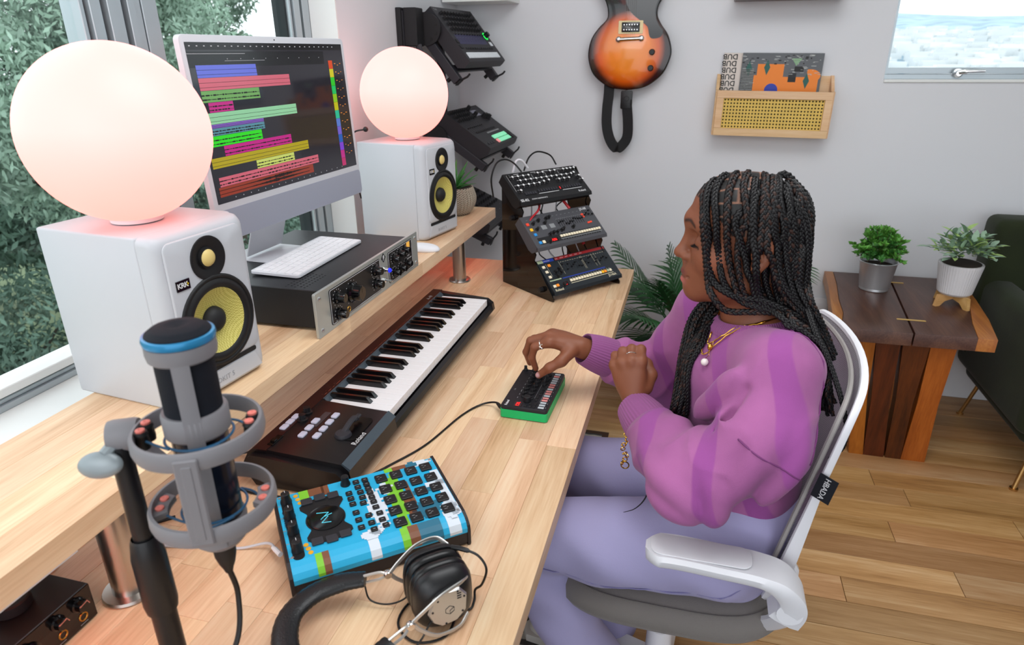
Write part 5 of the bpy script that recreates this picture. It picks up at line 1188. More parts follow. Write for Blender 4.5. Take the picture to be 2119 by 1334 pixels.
mat('cane', '#d9b75c', .6, var=.06, vscale=30)
bm = B(); nx, nz = 31, 9; cx0, cz0, cw_, chh = -.193, .030, .386 / nx, .118 / nz; rr_ = .27
for i in range(nx):
    for j in range(nz):
        x0, z0 = cx0 + i * cw_, cz0 + j * chh; cxm, czm = x0 + cw_ / 2, z0 + chh / 2
        q_ = [(x0, z0), (cxm, z0), (x0 + cw_, z0), (x0 + cw_, czm), (x0 + cw_, z0 + chh), (cxm, z0 + chh), (x0, z0 + chh), (x0, czm)]
        o_ = [bm.verts.new((x, -.0995, z_)) for x, z_ in q_]
        h_ = [bm.verts.new((cxm + cw_ * rr_ * math.cos(R(225 + 45 * k)), -.0995, czm + chh * rr_ * math.sin(R(225 + 45 * k)))) for k in range(8)]
        for k in range(8): bm.faces.new((o_[k], o_[(k + 1) % 8], h_[(k + 1) % 8], h_[k]))
bmesh.ops.remove_doubles(bm, verts=bm.verts[:], dist=1e-5); tag(obj('cane_panel', bm, M_['cane'], rh, smooth=False), 'yellow woven cane panel with rows of holes')
def sleeve(nm, label, x, y, z0, tilt, m):
    t = thing(nm, label, 'record sleeve', (x, y, z0), (tilt, R(.8), 0))
    bm = B(); box(bm, .310, .004, .310, 0, 0, .155, bev=.0005); obj('cover', bm, m, t, smooth=False); return t
s_a = sleeve('record_sleeve', 'cream record sleeve printed with upside-down black DUB lettering', .232, YB - .022, 1.150, R(-1), mat('sleeve_cream', '#d8cdc4', .5))
mat('ink', '#161616', .5)
for k in range(7):
    text('lettering', 'DUB', .029, M_['ink'], s_a, (-.100 - .002 * (k % 2), -.0023, .300 - .0258 * k + .005), (PI / 2, PI, 0), .0001, bold=.0006)
s_b = sleeve('record_sleeve', 'record sleeve with orange shapes on a grey patterned cityscape', .305, YB - .032, 1.150, R(-1), mat('sleeve_grey', '#5d6064', .45))
def sp_rect(x0, z0, x1, z1, m, nm='printed_shape', y=-.0023):
    bm = B(); box(bm, x1 - x0, .0002, z1 - z0, (x0 + x1) / 2, y, (z0 + z1) / 2); return obj(nm, bm, M_[m], s_b, smooth=False)
mat('art_orange', '#ee8426', .45); mat('art_amber', '#f2981c', .45); mat('art_teal', '#1f5b52', .45); mat('art_pale', '#b9bcb8', .5); mat('art_green', '#8ab08a', .5)
sp_rect(-.103, .10, .145, .225, 'art_orange'); sp_rect(-.092, .225, .01, .268, 'art_orange', y=-.0024); sp_rect(.03, .20, .06, .235, 'ink', y=-.0025); sp_rect(.01, .22, .10, .31, 'sleeve_grey', y=-.0025); sp_rect(.05, .24, .085, .26, 'ink', y=-.0026)
bm = B(); ball(bm, .05, (.112, -.0022, .225), (.8, .003, .5), 20); obj('printed_shape', bm, M_['art_orange'], s_b)
bm = B(); cyl(bm, .026, 0, .0003, 20, T(-.03, -.0026, .168, rx=PI / 2)); obj('printed_shape', bm, mat('art_blue', '#2a3ea8', .45), s_b)
for x, z_ in ((-.055, .255), (.10, .205), (-.125, .25)):
    bm = B(); v = [bm.verts.new((x + a, -.0028, z_ + b_)) for a, b_ in ((0, -.03), (.012, .0), (0, .03), (-.012, 0))]; bm.faces.new(v); obj('printed_shape', bm, M_['art_teal'], s_b, smooth=False)
bm = B(); v = [bm.verts.new(p) for p in ((.035, -.0028, .29), (.075, -.0028, .29), (.055, -.0028, .262))]; bm.faces.new(v); obj('printed_shape', bm, M_['art_green'], s_b, smooth=False)
bm = B(); q = random.Random(3)
for i in range(130):
    x, z_ = q.uniform(-.15, .15), q.uniform(.165, .305)
    if -.1 < x < .01 and z_ < .268 or x > -.1 and z_ < .228: continue
    box(bm, q.uniform(.003, .02), .0002, q.uniform(.001, .0025), x, -.0027, z_)
for i in range(14): box(bm, .045, .0002, .0014, -.128, -.0027, .17 + .006 * i)
tag(obj('printed_marks', bm, M_['art_pale'], s_b, smooth=False), None, None, None, 'stuff')
bm = B()
for i in range(110):
    x, z_ = q.uniform(-.15, .15), q.uniform(.165, .305)
    if x > -.1 and z_ < .268: continue
    box(bm, q.uniform(.002, .012), .0002, q.uniform(.002, .006), x, -.0026, z_)
for i in range(13): box(bm, .045, .0002, .0022, -.128, -.00275, .173 + .006 * i)
tag(obj('printed_marks', bm, M_['ink'], s_b, smooth=False), None, None, None, 'stuff')

# ------------------------------------------------------------------ floating shelves at the top edge
t = thing('wall_shelf', 'white floating shelf high in the corner by the window wall', 'shelf', (-.94, YB, 1.668))
bm = B(); box(bm, .285, .20, .04, 0, -.10, .02, bev=.002); obj('board', bm, M_['white_paint'], t, smooth=False)
bm = B(); box(bm, .26, .012, .10, 0, -.006, .09); obj('mounting_rail', bm, M_['white_paint'], t, smooth=False)
t = thing('wall_shelf', 'brown wooden floating shelf above the record holder', 'shelf', (.297, YB, 1.652))
bm = B(); box(bm, .40, .15, .03, 0, -.075, .015, bev=.003); obj('board', bm, M_['walnut'], t, smooth=False)
bm = B(); box(bm, .36, .012, .08, 0, -.006, .07); obj('mounting_rail', bm, M_['walnut'], t, smooth=False)

# ------------------------------------------------------------------ side table
sd = thing('side_table', 'live-edge dark walnut side table with orange-brown sapwood edges', 'table', (0, 0, 0))
TZ0, TZ1 = .512, .56
def slab(pts, m, nm, z0=TZ0, z1=TZ1, par=None, label=None):
    bm = B(); prism(bm, pts, z0, z1, None, bev=.003); o = obj(nm, bm, m, par or sd, ang=40); return tag(o, label) if label else o
slab([(.556, 2.392), (.786, 2.395), (.858, 3.080), (.640, 3.080), (.625, 2.9), (.600, 2.7), (.590, 2.55)], M_['walnut'], 'board')
slab([(.792, 2.395), (.985, 2.400), (1.015, 2.55), (1.055, 2.70), (1.06, 2.85), (1.088, 3.080), (.864, 3.080)], M_['walnut'], 'board')
slab([(.534, 2.385), (.5555, 2.3915), (.5895, 2.55), (.5995, 2.7), (.6245, 2.9), (.6395, 3.08), (.604, 3.08), (.585, 2.85), (.556, 2.6)], M_['sapwood'], 'live_edge', label='orange sapwood edge')
slab([(.9855, 2.4), (1.045, 2.402), (1.085, 2.60), (1.115, 2.82), (1.142, 3.08), (1.0885, 3.08), (1.0605, 2.85), (1.0555, 2.70), (1.0155, 2.55)], M_['sapwood'], 'live_edge', label='orange sapwood edge')
mat('inlay_brass', '#d8b164', .35, .3)
for x, y, w_ in ((.812, 2.527, .095), (.850, 2.975, .09)):
    bm = B(); box(bm, w_, .009, .003, x, y, TZ1 + .0003, bev=.0008); tag(obj('inlay_key', bm, M_['inlay_brass'], sd, smooth=False), 'pale brass inlay bar')
def leg(px, bx, y0, y1, m, lab):
    bm = B(); a = [bm.verts.new((x, y, TZ0)) for x, y in ((px[0], y0), (px[1], y0), (px[1], y0 + .045), (px[0], y0 + .045))]; c = [bm.verts.new((x, y, 0)) for x, y in ((bx[0], y1), (bx[1], y1), (bx[1], y1 + .045), (bx[0], y1 + .045))]
    mid = [bm.verts.new(((p.co.x + r_.co.x) / 2 + (.006 if k in (0, 3) else -.008), (p.co.y + r_.co.y) / 2, .26)) for k, (p, r_) in enumerate(zip(a, c))]
    for u, v in ((a, mid), (mid, c)):
        for i in range(4): bm.faces.new((u[i], u[(i + 1) % 4], v[(i + 1) % 4], v[i]))
    bm.faces.new(a); bm.faces.new(c[::-1]); obj('leg_slab', bm, m, sd, smooth=False)
for y0, y1 in ((2.45, 2.49), (2.95, 2.91)):
    leg((.618, .690), (.690, .742), y0, y1, M_['leg_sapwood'], ''); leg((.6905, .772), (.7425, .815), y0, y1, M_['leg_walnut'], '')
    leg((.778, .868), (.820, .874), y0, y1, M_['leg_walnut'], ''); leg((.8685, .952), (.8745, .958), y0, y1, M_['leg_sapwood'], '')

# ------------------------------------------------------------------ potted plants
def leafmesh(L_, w_, curl=.2, th=.0, n=4, fold=.15):
    bm = B(); rows_ = []
    for i in range(n + 1):
        f = i / n; ww = w_ * math.sin(PI * min(1, f * .92 + .08)) ** .8 * .5 if i < n else 0; z_ = -curl * L_ * f * f
        rows_.append([bm.verts.new((-ww, L_ * f, z_ + ww * fold * 2)), bm.verts.new((0, L_ * f, z_)), bm.verts.new((ww, L_ * f, z_ + ww * fold * 2))] if ww > 0 else [bm.verts.new((0, L_ * f, z_))])
    for a, b_ in zip(rows_, rows_[1:]):
        if len(b_) == 1: bm.faces.new((a[0], a[1], b_[0])); bm.faces.new((a[1], a[2], b_[0]))
        else: bm.faces.new((a[0], a[1], b_[1], b_[0])); bm.faces.new((a[1], a[2], b_[2], b_[1]))
    return bm
mat('soil', '#2b2018', .9, bump=.6, bscale=90); mat('leaf_green', '#5d9a3e', .45, var=.35, vscale=40); mat('leaf_dark', '#3f7a34', .45, var=.3, vscale=14); mat('leaf_pale', '#93b096', .55, var=.25, vscale=30); mat('leaf_lime', '#a9c878', .5, var=.2, vscale=30); mat('aloe', '#3c7d3a', .35, var=.25, vscale=30); mat('stem_brown', '#5a4630', .7); mat('zinc', '#c9cbce', .3, .7, bump=.1, bscale=30); mat('ceramic', '#d8d6d8', .5)
# 1 zinc bucket with a round bush
p1 = thing('potted_plant', 'round green bushy plant in a shiny zinc bucket on the side table', 'plant', (.757, 2.87, TZ1))
bm = B(); lathe(bm, [(0, .0), (.052, .0), (.0545, .003), (.0535, .012), (.0555, .014), (.070, .116), (.0725, .119), (.070, .122), (.066, .118), (.063, .1), (0, .1)], 40); obj('bucket', bm, M_['zinc'], p1)
bm = B(); cyl(bm, .064, .095, .102, 24); obj('soil', bm, M_['soil'], p1)
q = random.Random(21)
def foliage(par, n, c, rad, lw, lm, nm='foliage', squash=.8, up=.3, stems=26, seed=1, spread=1.0):
    q = random.Random(seed); bm = B(); sb_ = B()
    for s in range(stems):
        th = q.uniform(0, 2 * PI); ph = q.uniform(.05, 1.45); d = Vector((math.sin(ph) * math.cos(th), math.sin(ph) * math.sin(th), math.cos(ph) * squash)); L_ = rad * q.uniform(.75, 1.1)
        pts = spline([Vector(c), Vector(c) + d * L_ * .5 + Vector((0, 0, .015)), Vector(c) + d * L_], 5); tube(sb_, pts, .0012, 4)
        for k in range(n // stems):
            f = q.uniform(.25, 1.0); p = pts[int(f * (len(pts) - 1))]; a = q.uniform(0, 2 * PI)
            dir_ = (d * .6 + Vector((math.cos(a), math.sin(a), q.uniform(-.2, .8))) * .8).normalized(); side = dir_.cross(Vector((q.uniform(-1, 1), q.uniform(-1, 1), q.uniform(.2, 1)))).normalized(); nn = side.cross(dir_)
            ll = lw[0] * q.uniform(.7, 1.15); ww = lw[1] * q.uniform(.7, 1.1)
            v = [bm.verts.new(p), bm.verts.new(p + dir_ * ll * .45 + side * ww / 2 + nn * ww * .12), bm.verts.new(p + dir_ * ll), bm.verts.new(p + dir_ * ll * .45 - side * ww / 2 + nn * ww * .12)]
            bm.faces.new(v)
    tag(obj(nm, bm, lm, par, smooth=False), None, None, None, 'stuff'); tag(obj('stems', sb_, M_['stem_brown'], par), None, None, None, 'stuff')
foliage(p1, 3000, (0, 0, .125), .125, (.023, .015), M_['leaf_green'], stems=60, seed=5, squash=1.0)
foliage(p1, 900, (0, 0, .12), .14, (.02, .012), M_['leaf_lime'] if 0 else M_['leaf_dark'], stems=30, seed=9, squash=1.0)
# 2 ribbed white pot on a wooden stand
p2 = thing('potted_plant', 'grey-green leafy plant in a ribbed white pot near the dark armchair', 'plant', (1.004, 2.745, .605))
bm = B(); n = 96
def ribring(r, z_): return [(r * (1 + (.012 if k % 2 else 0)) * math.cos(2 * PI * k / n), r * (1 + (.012 if k % 2 else 0)) * math.sin(2 * PI * k / n), z_) for k in range(n)]
loft(bm, [ribring(.050, 0), ribring(.058, .008), ribring(.060, .02), ribring(.0735, .115), ribring(.0735, .12)], cap=True); obj('pot', bm, M_['ceramic'], p2, smooth=False)
bm = B(); cyl(bm, .066, .117, .122, 24); obj('soil', bm, M_['soil'], p2)
q = random.Random(33); lf1 = leafmesh(.054, .023, .25); lo = None
for s in range(26):
    th = 2 * PI * s / 26 + q.uniform(-.15, .15); ph = q.uniform(.3, 1.5); d = Vector((math.sin(ph) * math.cos(th), math.sin(ph) * math.sin(th), math.cos(ph) * .75)); L_ = q.uniform(.07, .125)
    for k in range(9):
        f = .35 + .65 * k / 8; p = Vector((0, 0, .125)) + d * L_ * f + Vector((0, 0, .03 * math.sin(PI * f * .8))); a = k * 2.4 + s
        dir_ = (d + Vector((math.cos(a), math.sin(a), .35)) * .75).normalized(); rot = dir_.to_track_quat('Y', 'Z').to_euler(); sc = q.uniform(.7, 1.05) * (.7 + .3 * f)
        if lo is None: lo = obj('leaf', lf1, M_['leaf_pale'], p2, p, rot); lo.scale = (sc,) * 3; lo2 = inst(lo, 'leaf', p2, p, rot, (sc,) * 3); lo2.data = lo.data.copy(); lo2.data.materials[0] = M_['leaf_lime']
        else: inst(lo2 if q.random() < .3 else lo, None, p2, p, rot, (sc,) * 3)
ps = thing('plant_stand', 'low pale wooden cross stand under the ribbed white pot', 'plant stand', (1.004, 2.745, TZ1), (0, 0, R(28)))
for k in range(2):
    bm = B(); o_ = [(-.078, 0), (-.060, 0), (-.040, .018), (0, .026), (.040, .018), (.060, 0), (.078, 0), (.070, .044 if 1 else 0), (-.070, .044)]
    prism(bm, o_, -.007, .007, Matrix.Rotation(R(90 * k), 4, 'Z') @ T(rx=PI / 2)); obj('cross_piece', bm, M_['bamboo'], ps, smooth=False)
# 3 aloe in a woven pot
p3 = thing('potted_plant', 'small spiky succulent in a woven beige pot on the desk shelf', 'plant', (-.815, 2.235, SZ))
mat('basket', '#b0a493', .8); bm = B(); lathe(bm, [(0, 0), (.045, 0), (.052, .004), (.070, .045), (.0715, .06), (.062, .096), (.059, .099), (.055, .096), (.054, .08), (0, .08)], 44); obj('pot', bm, mat('basket_dark', '#5a5046', .85), p3)
bm = B(); n = 34
for k in range(n):
    a0 = 2 * PI * k / n
    for j in range(13):
        f0, f1 = j / 13, (j + 1) / 13
        def rz_(f): z_ = .002 + f * .095; return (.047 + .026 * math.sin(min(1, f * 1.7) * PI / 2)) * (1 - .16 * max(0, (f - .62) / .38) ** 1.3) + .001, z_
        for sg in (-1, 1):
            r0, z0 = rz_(f0); r1, z1 = rz_(min(1, f0 + 1.15 / 13)); aa = a0; ab = a0 + sg * .5 * 2 * PI / n
            tube(bm, [(r0 * math.cos(aa), r0 * math.sin(aa), z0), (r1 * math.cos(ab), r1 * math.sin(ab), z1)], .0021, 4)
tag(obj('woven_strands', bm, M_['basket'], p3), 'herringbone woven strands', None, None, 'stuff')
bm = B(); cyl(bm, .053, .082, .090, 24); obj('soil', bm, M_['soil'], p3)
q = random.Random(14); lo = None
for k in range(24):
    a = k * 2.4; tl = R(15 + 55 * (k / 24) + q.uniform(-6, 6)); L_ = q.uniform(.075, .115)
    if lo is None:
        bm = B(); tube(bm, spline([(0, 0, 0), (0, .004, .3), (0, .03, .65), (0, .10, 1.0)], 4), [.085 * (1 - i / 12.5) ** .7 + .004 for i in range(13)], 6, flat=.45, up=(0, 1, 0)); lo = obj('leaf', bm, M_['aloe'], p3, (0, 0, .088), (-tl, 0, a), ang=70); lo.scale = (L_,) * 3
    else: inst(lo, None, p3, (.006 * math.cos(a), .006 * math.sin(a), .088), (-tl, 0, a), (L_ * 1.1, L_ * 1.1, L_))
# 4 palm on the floor beyond the desk
pm = thing('potted_palm', 'dark green feathery palm on the floor beyond the desk end', 'plant', (.03, 2.74, 0))
bm = B(); lathe(bm, [(0, 0), (.11, 0), (.12, .004), (.145, .24), (.148, .25), (.138, .25), (.132, .22), (0, .22)], 36); obj('pot', bm, mat('pot_dark', '#4b4440', .7), pm)
bm = B(); cyl(bm, .133, .215, .225, 30); obj('soil', bm, M_['soil'], pm)
mat('palm_green', '#26522a', .38, var=.3, vscale=8); mat('palm_stem', '#3c5428', .5)
def frond(tip, mid, base=(0, 0, .24), ll=.21, n=15, seed=0):
    q = random.Random(seed); pts = spline([base, tuple((Vector(base) + Vector(mid)) / 2 + Vector((0, 0, .03))), mid, tip], 8); bm = B(); tube(bm, pts, [.0045 * (1 - .8 * i / (len(pts) - 1)) for i in range(len(pts))], 6)
    m_ = len(pts)
    for k in range(n):
        f = .38 + .62 * k / (n - 1); i = min(m_ - 2, int(f * (m_ - 1))); p = pts[i].lerp(pts[i + 1], f * (m_ - 1) - i) if i < m_ - 1 else pts[-1]; t_ = (pts[i + 1] - pts[i]).normalized()
        sd_ = t_.cross(Vector((0, 0, 1)));
        if sd_.length < .1: sd_ = Vector((1, 0, 0))
        sd_.normalize(); upv = sd_.cross(t_)
        for sg in (-1, 1):
            L_ = ll * math.sin(PI * (.25 + .7 * (f - .38) / .62)) * q.uniform(.85, 1.1) + .02; w_ = .0088 * q.uniform(.8, 1.1)
            d = (sd_ * sg * .85 + t_ * (.55 + .5 * f) + upv * .15).normalized(); wv = d.cross(upv).normalized(); prev = None
            for s in range(6):
                g = s / 5; c = p + d * L_ * g + Vector((0, 0, -1)) * L_ * .38 * g * g; ww = w_ * (1 - g) ** .6 * (.5 + 1.2 * min(g * 3, .45))
                cur = [bm.verts.new(c - wv * ww), bm.verts.new(c + wv * ww)] if s < 5 else [bm.verts.new(c)]
                if prev: bm.faces.new((prev[0], prev[1], *cur[::-1]) if len(cur) == 2 else (prev[0], prev[1], cur[0]))
                prev = cur
    return obj('frond', bm, M_['palm_green'], pm, smooth=False)
fr_ = [((-.32, .04, .70), (-.20, .02, .55)), ((-.10, .05, .70), (-.06, .04, .52)), ((-.34, -.06, .40), (-.20, -.05, .42)), ((.12, .08, .72), (.08, .05, .52)), ((-.20, -.30, .52), (-.14, -.18, .46)), ((-.12, -.12, .60), (-.06, -.06, .48)), ((.36, .02, .66), (.22, .02, .55)), ((.30, -.2, .45), (.2, -.12, .45)), ((.0, -.35, .45), (-.02, -.22, .46)), ((-.28, .14, .50), (-.18, .10, .46)), ((.46, .10, .64), (.3, .08, .58)), ((-.26, -.20, .30), (-.18, -.12, .36)), ((-.02, .2, .60), (-.02, .14, .5))]
for i, (tp_, md) in enumerate(fr_): frond(tp_, md, seed=i)

# ------------------------------------------------------------------ armchair and rug
ac = thing('armchair', 'dark green velvet armchair with thin brass legs at the right edge', 'armchair', (0, 0, 0))
mat('velvet', '#1d250c', .9, sheen=.08, var=.35, vscale=5, bump=.15, bscale=120); mat('brass_leg', '#b8905a', .3, .9)
def cushion(nm, x0, x1, y0, y1, z0, z1, bev, M=None):
    bm = B(); box(bm, x1 - x0, y1 - y0, z1 - z0, (x0 + x1) / 2, (y0 + y1) / 2, (z0 + z1) / 2, bev=bev, seg=4, M=M); return obj(nm, bm, M_['velvet'], ac, ang=60)
cushion('seat', 1.185, 1.95, 2.32, 3.0, .22, .44, .05); cushion('seat_cushion', 1.26, 1.87, 2.30, 2.88, .40, .52, .04)
cushion('arm', 1.165, 1.275, 2.36, 3.02, .22, .62, .04); cushion('arm', 1.86, 1.97, 2.36, 3.02, .22, .62, .04)
cushion('backrest', 1.155, 1.98, 2.90, 3.05, .28, .86, .035); cushion('underside', 1.20, 1.93, 2.40, 2.98, .17, .24, .03)
for x, y, dx, dy in ((1.26, 2.92, -.045, .02), (1.88, 2.92, .045, .02), (1.26, 2.42, -.045, -.04), (1.88, 2.42, .045, -.04)):
    bm = B(); tube(bm, [(x, y, .2), (x + dx, y + dy, .004)], .008, 10); cyl(bm, .014, 0, .008, 16, T(x + dx, y + dy)); obj('leg', bm, M_['brass_leg'], ac)
rg = thing('rug', 'patterned grey and cream rug with a brown border under the desk', 'rug', (0, 0, 0))
m = mat('rug_pattern', '#9a948c', .95, bump=.6, bscale=300); N = m.node_tree.nodes; L = m.node_tree.links; b = N['Principled BSDF']
tc = N.new('ShaderNodeTexCoord'); vo = N.new('ShaderNodeTexVoronoi'); vo.inputs['Scale'].default_value = 22; vo.feature = 'DISTANCE_TO_EDGE'; wv = N.new('ShaderNodeTexWave'); wv.wave_type = 'RINGS'; wv.inputs['Scale'].default_value = 9; wv.inputs['Distortion'].default_value = 6
L.new(tc.outputs['Object'], vo.inputs['Vector']); L.new(tc.outputs['Object'], wv.inputs['Vector']); cr = N.new('ShaderNodeValToRGB'); cr.color_ramp.elements[0].color = col('#4a4644'); cr.color_ramp.elements[1].color = col('#b5afa6'); cr.color_ramp.elements[0].position = .3; cr.color_ramp.elements[1].position = .55
L.new(wv.outputs['Fac'], cr.inputs['Fac']); L.new(cr.outputs['Color'], b.inputs['Base Color'])
bm = B(); box(bm, .73, 1.13, .006, -.63, 1.81, .004); obj('field', bm, m, rg, smooth=False)
bm = B()
for x0, x1, y0, y1 in ((-1.0, -.24, 2.375, 2.395), (-1.0, -.24, 1.225, 1.245), (-.265, -.24, 1.245, 2.375), (-1.0, -.985, 1.245, 2.375)): box(bm, x1 - x0, y1 - y0, .007, (x0 + x1) / 2, (y0 + y1) / 2, .0042)
tag(obj('border', bm, mat('rug_brown', '#4b3528', .95, bump=.5, bscale=300), rg, smooth=False), 'brown border')

# ------------------------------------------------------------------ outside
mat('hill', '#6c7a5a', .9, var=.4, vscale=.35); mat('path_grey', '#8f9fa3', .8, var=.2, vscale=1)
bm = B(); box(bm, 120, 160, .2, -61.6, 20, -3.6); o = obj('garden_ground', bm, M_['hill'], None, smooth=False); tag(o, 'green garden slope outside the left window', 'ground', None, 'structure')
bm = B(); box(bm, 1.6, 60, .2, -7.2, 15, -3.48); o = obj('garden_path', bm, M_['path_grey'], None, smooth=False); tag(o, 'grey path outside the left window', 'path', None, 'structure')
mat('leaf_out', '#8ba391', .8, var=.45, vscale=1.3); mat('leaf_out2', '#6f8a7a', .8, var=.5, vscale=1.1); mat('bark', '#4a443c', .9)  # greyed leaf tones carry the outdoor haze
def leafcloud(n, centers, size, seed, m):
    q = np.random.RandomState(seed); ci = q.randint(0, len(centers), n); C = np.array([c[:3] for c in centers])[ci]; Rr = np.array([c[3] for c in centers])[ci]
    d = q.normal(size=(n, 3)); d /= np.linalg.norm(d, axis=1)[:, None]; P = C + d * (Rr * q.uniform(.25, 1, n) ** .5)[:, None] * np.array([1, 1, .75])
    a = q.normal(size=(n, 3)); a[:, 2] -= .8; a /= np.linalg.norm(a, axis=1)[:, None]; b_ = np.cross(a, q.normal(size=(n, 3))); b_ /= np.linalg.norm(b_, axis=1)[:, None]
    s = size * q.uniform(.6, 1.3, n)[:, None]; V = np.stack([P, P + a * s * .5 + b_ * s * .18, P + a * s, P + a * s * .5 - b_ * s * .18], 1).reshape(-1, 3)
    me = D.meshes.new('foliage'); me.vertices.add(4 * n); me.vertices.foreach_set('co', V.ravel()); me.loops.add(4 * n); me.loops.foreach_set('vertex_index', np.arange(4 * n)); me.polygons.add(n); me.polygons.foreach_set('loop_start', np.arange(0, 4 * n, 4)); me.polygons.foreach_set('loop_total', np.full(n, 4)); me.update(calc_edges=True); me.materials.append(m)
    o = D.objects.new('foliage', me); COL.objects.link(o); o['kind'] = 'stuff'; return o
def tree(loc, h, crowns, n, size, seed, label, m):
    t = thing('tree', label, 'tree', loc); bm = B(); q = random.Random(seed)
    tube(bm, spline([(0, 0, 0), (.15, .1, h * .35), (-.05, .2, h * .7), (.1, .1, h)], 5), [.16 - .007 * i for i in range(16)], 8)
    for c in crowns: tube(bm, spline([(0, .1, h * .45), ((c[0]) * .5, c[1] * .5, (h * .5 + c[2]) / 2), (c[0], c[1], c[2])], 5), [.06 - .0045 * i for i in range(11)], 6)
    obj('trunk', bm, M_['bark'], t); f = leafcloud(n, crowns, size, seed, m); f.parent = t; return t
tree((-7.5, 7.2, -3.5), 5.5, [(-.5, -1, 5.8, 1.5), (.2, .5, 5.4, 1.4), (.3, -.4, 4.0, 1.4), (-.4, 1.4, 6.2, 1.3), (0, -2.2, 4.6, 1.5), (0, .6, 6.9, 1.3)], 60000, .10, 2, 'leafy green tree filling the left pane of the big window', M_['leaf_out'])
tree((-9.0, 11.3, -3.5), 6.0, [(-.3, -1.2, 5.2, 1.2), (.5, -.4, 6.1, 1.0), (0, -1.0, 3.8, 1.3), (.2, .4, 4.9, .8)], 20000, .11, 3, 'loose green tree with sky gaps above the computer', M_['leaf_out'])
tree((-11, 5.0, -3.5), 5.0, [(0, 0, 4.2, 2.0), (0, 2.5, 3.2, 2.0), (0, 4.5, 2.6, 1.8), (0, -2, 3.4, 2), (0, 7.5, 2.0, 1.9), (0, 10.5, 1.6, 1.9), (0, 6, 4.4, 1.6)], 60000, .17, 4, 'dark hedge-like tree low behind the glass', M_['leaf_out2'])
tree((-8.6, 6.0, -3.5), 1.4, [(0, -2.2, .6, 1.2), (0, -.8, 1.2, 1.2), (0, .8, 1.4, 1.2), (.3, 2.4, 1.0, 1.2), (.8, -1.4, .2, 1.0), (.8, .2, .3, 1.0), (.6, 4.0, .9, 1.2), (.5, 6.0, .8, 1.3), (.5, 8.0, .8, 1.3)], 40000, .12, 8, 'bushy dark green hedge below the trees outside', M_['leaf_out2'])
tree((-6.0, 3.6, -3.5), 1.6, [(0, 0, 1.4, .8), (0, 1.2, 1.2, .7), (.3, -1.2, 1.3, .8)], 6000, .12, 5, 'low yellow-green shrub beside the path outside', mat('leaf_out3', '#7c8a4a', .6, var=.5, vscale=2))
mat('far_hill', '#9fb6c4', .9, var=.25, vscale=.12)  # distance haze is put into this pale blue
V = []; bm = B()
gx = np.linspace(-60, 240, 40); gy = [70, 120, 180, 240, 320, 420]; gz = [-16, -6, -1, 3, 9, 16]; rowsv = []
for j, y in enumerate(gy): rowsv.append([bm.verts.new((x * (y / 200 + .3), y, gz[j] + 2.5 * math.sin(x * .06 + j) + 1.5 * math.sin(x * .13 + 2 * j))) for x in gx])
for a, b_ in zip(rowsv, rowsv[1:]):
    for i in range(len(gx) - 1): bm.faces.new((a[i], a[i + 1], b_[i + 1], b_[i]))
o = obj('far_hillside', bm, M_['far_hill'], None, ang=180); tag(o, 'hazy pale hillside beyond the back window', 'hill', None, 'structure')
bm = B(); q = random.Random(77)
for k in range(700):
    y = q.uniform(80, 250); x = q.uniform(.12, .45) * y; j = max(i for i in range(6) if gy[i] <= y); f = (y - gy[j]) / (gy[min(j + 1, 5)] - gy[j]); z_ = gz[j] + f * (gz[j + 1] - gz[j]); s = q.uniform(1.2, 3.2); box(bm, s * 1.3, s, s * .7, x, y, z_ + 2 + .5 * s)
o = obj('hillside_houses', bm, mat('house_pale', '#dfe2e2', .8), None, smooth=False); tag(o, 'tiny pale houses scattered over the distant hillside', 'houses', None, 'stuff')
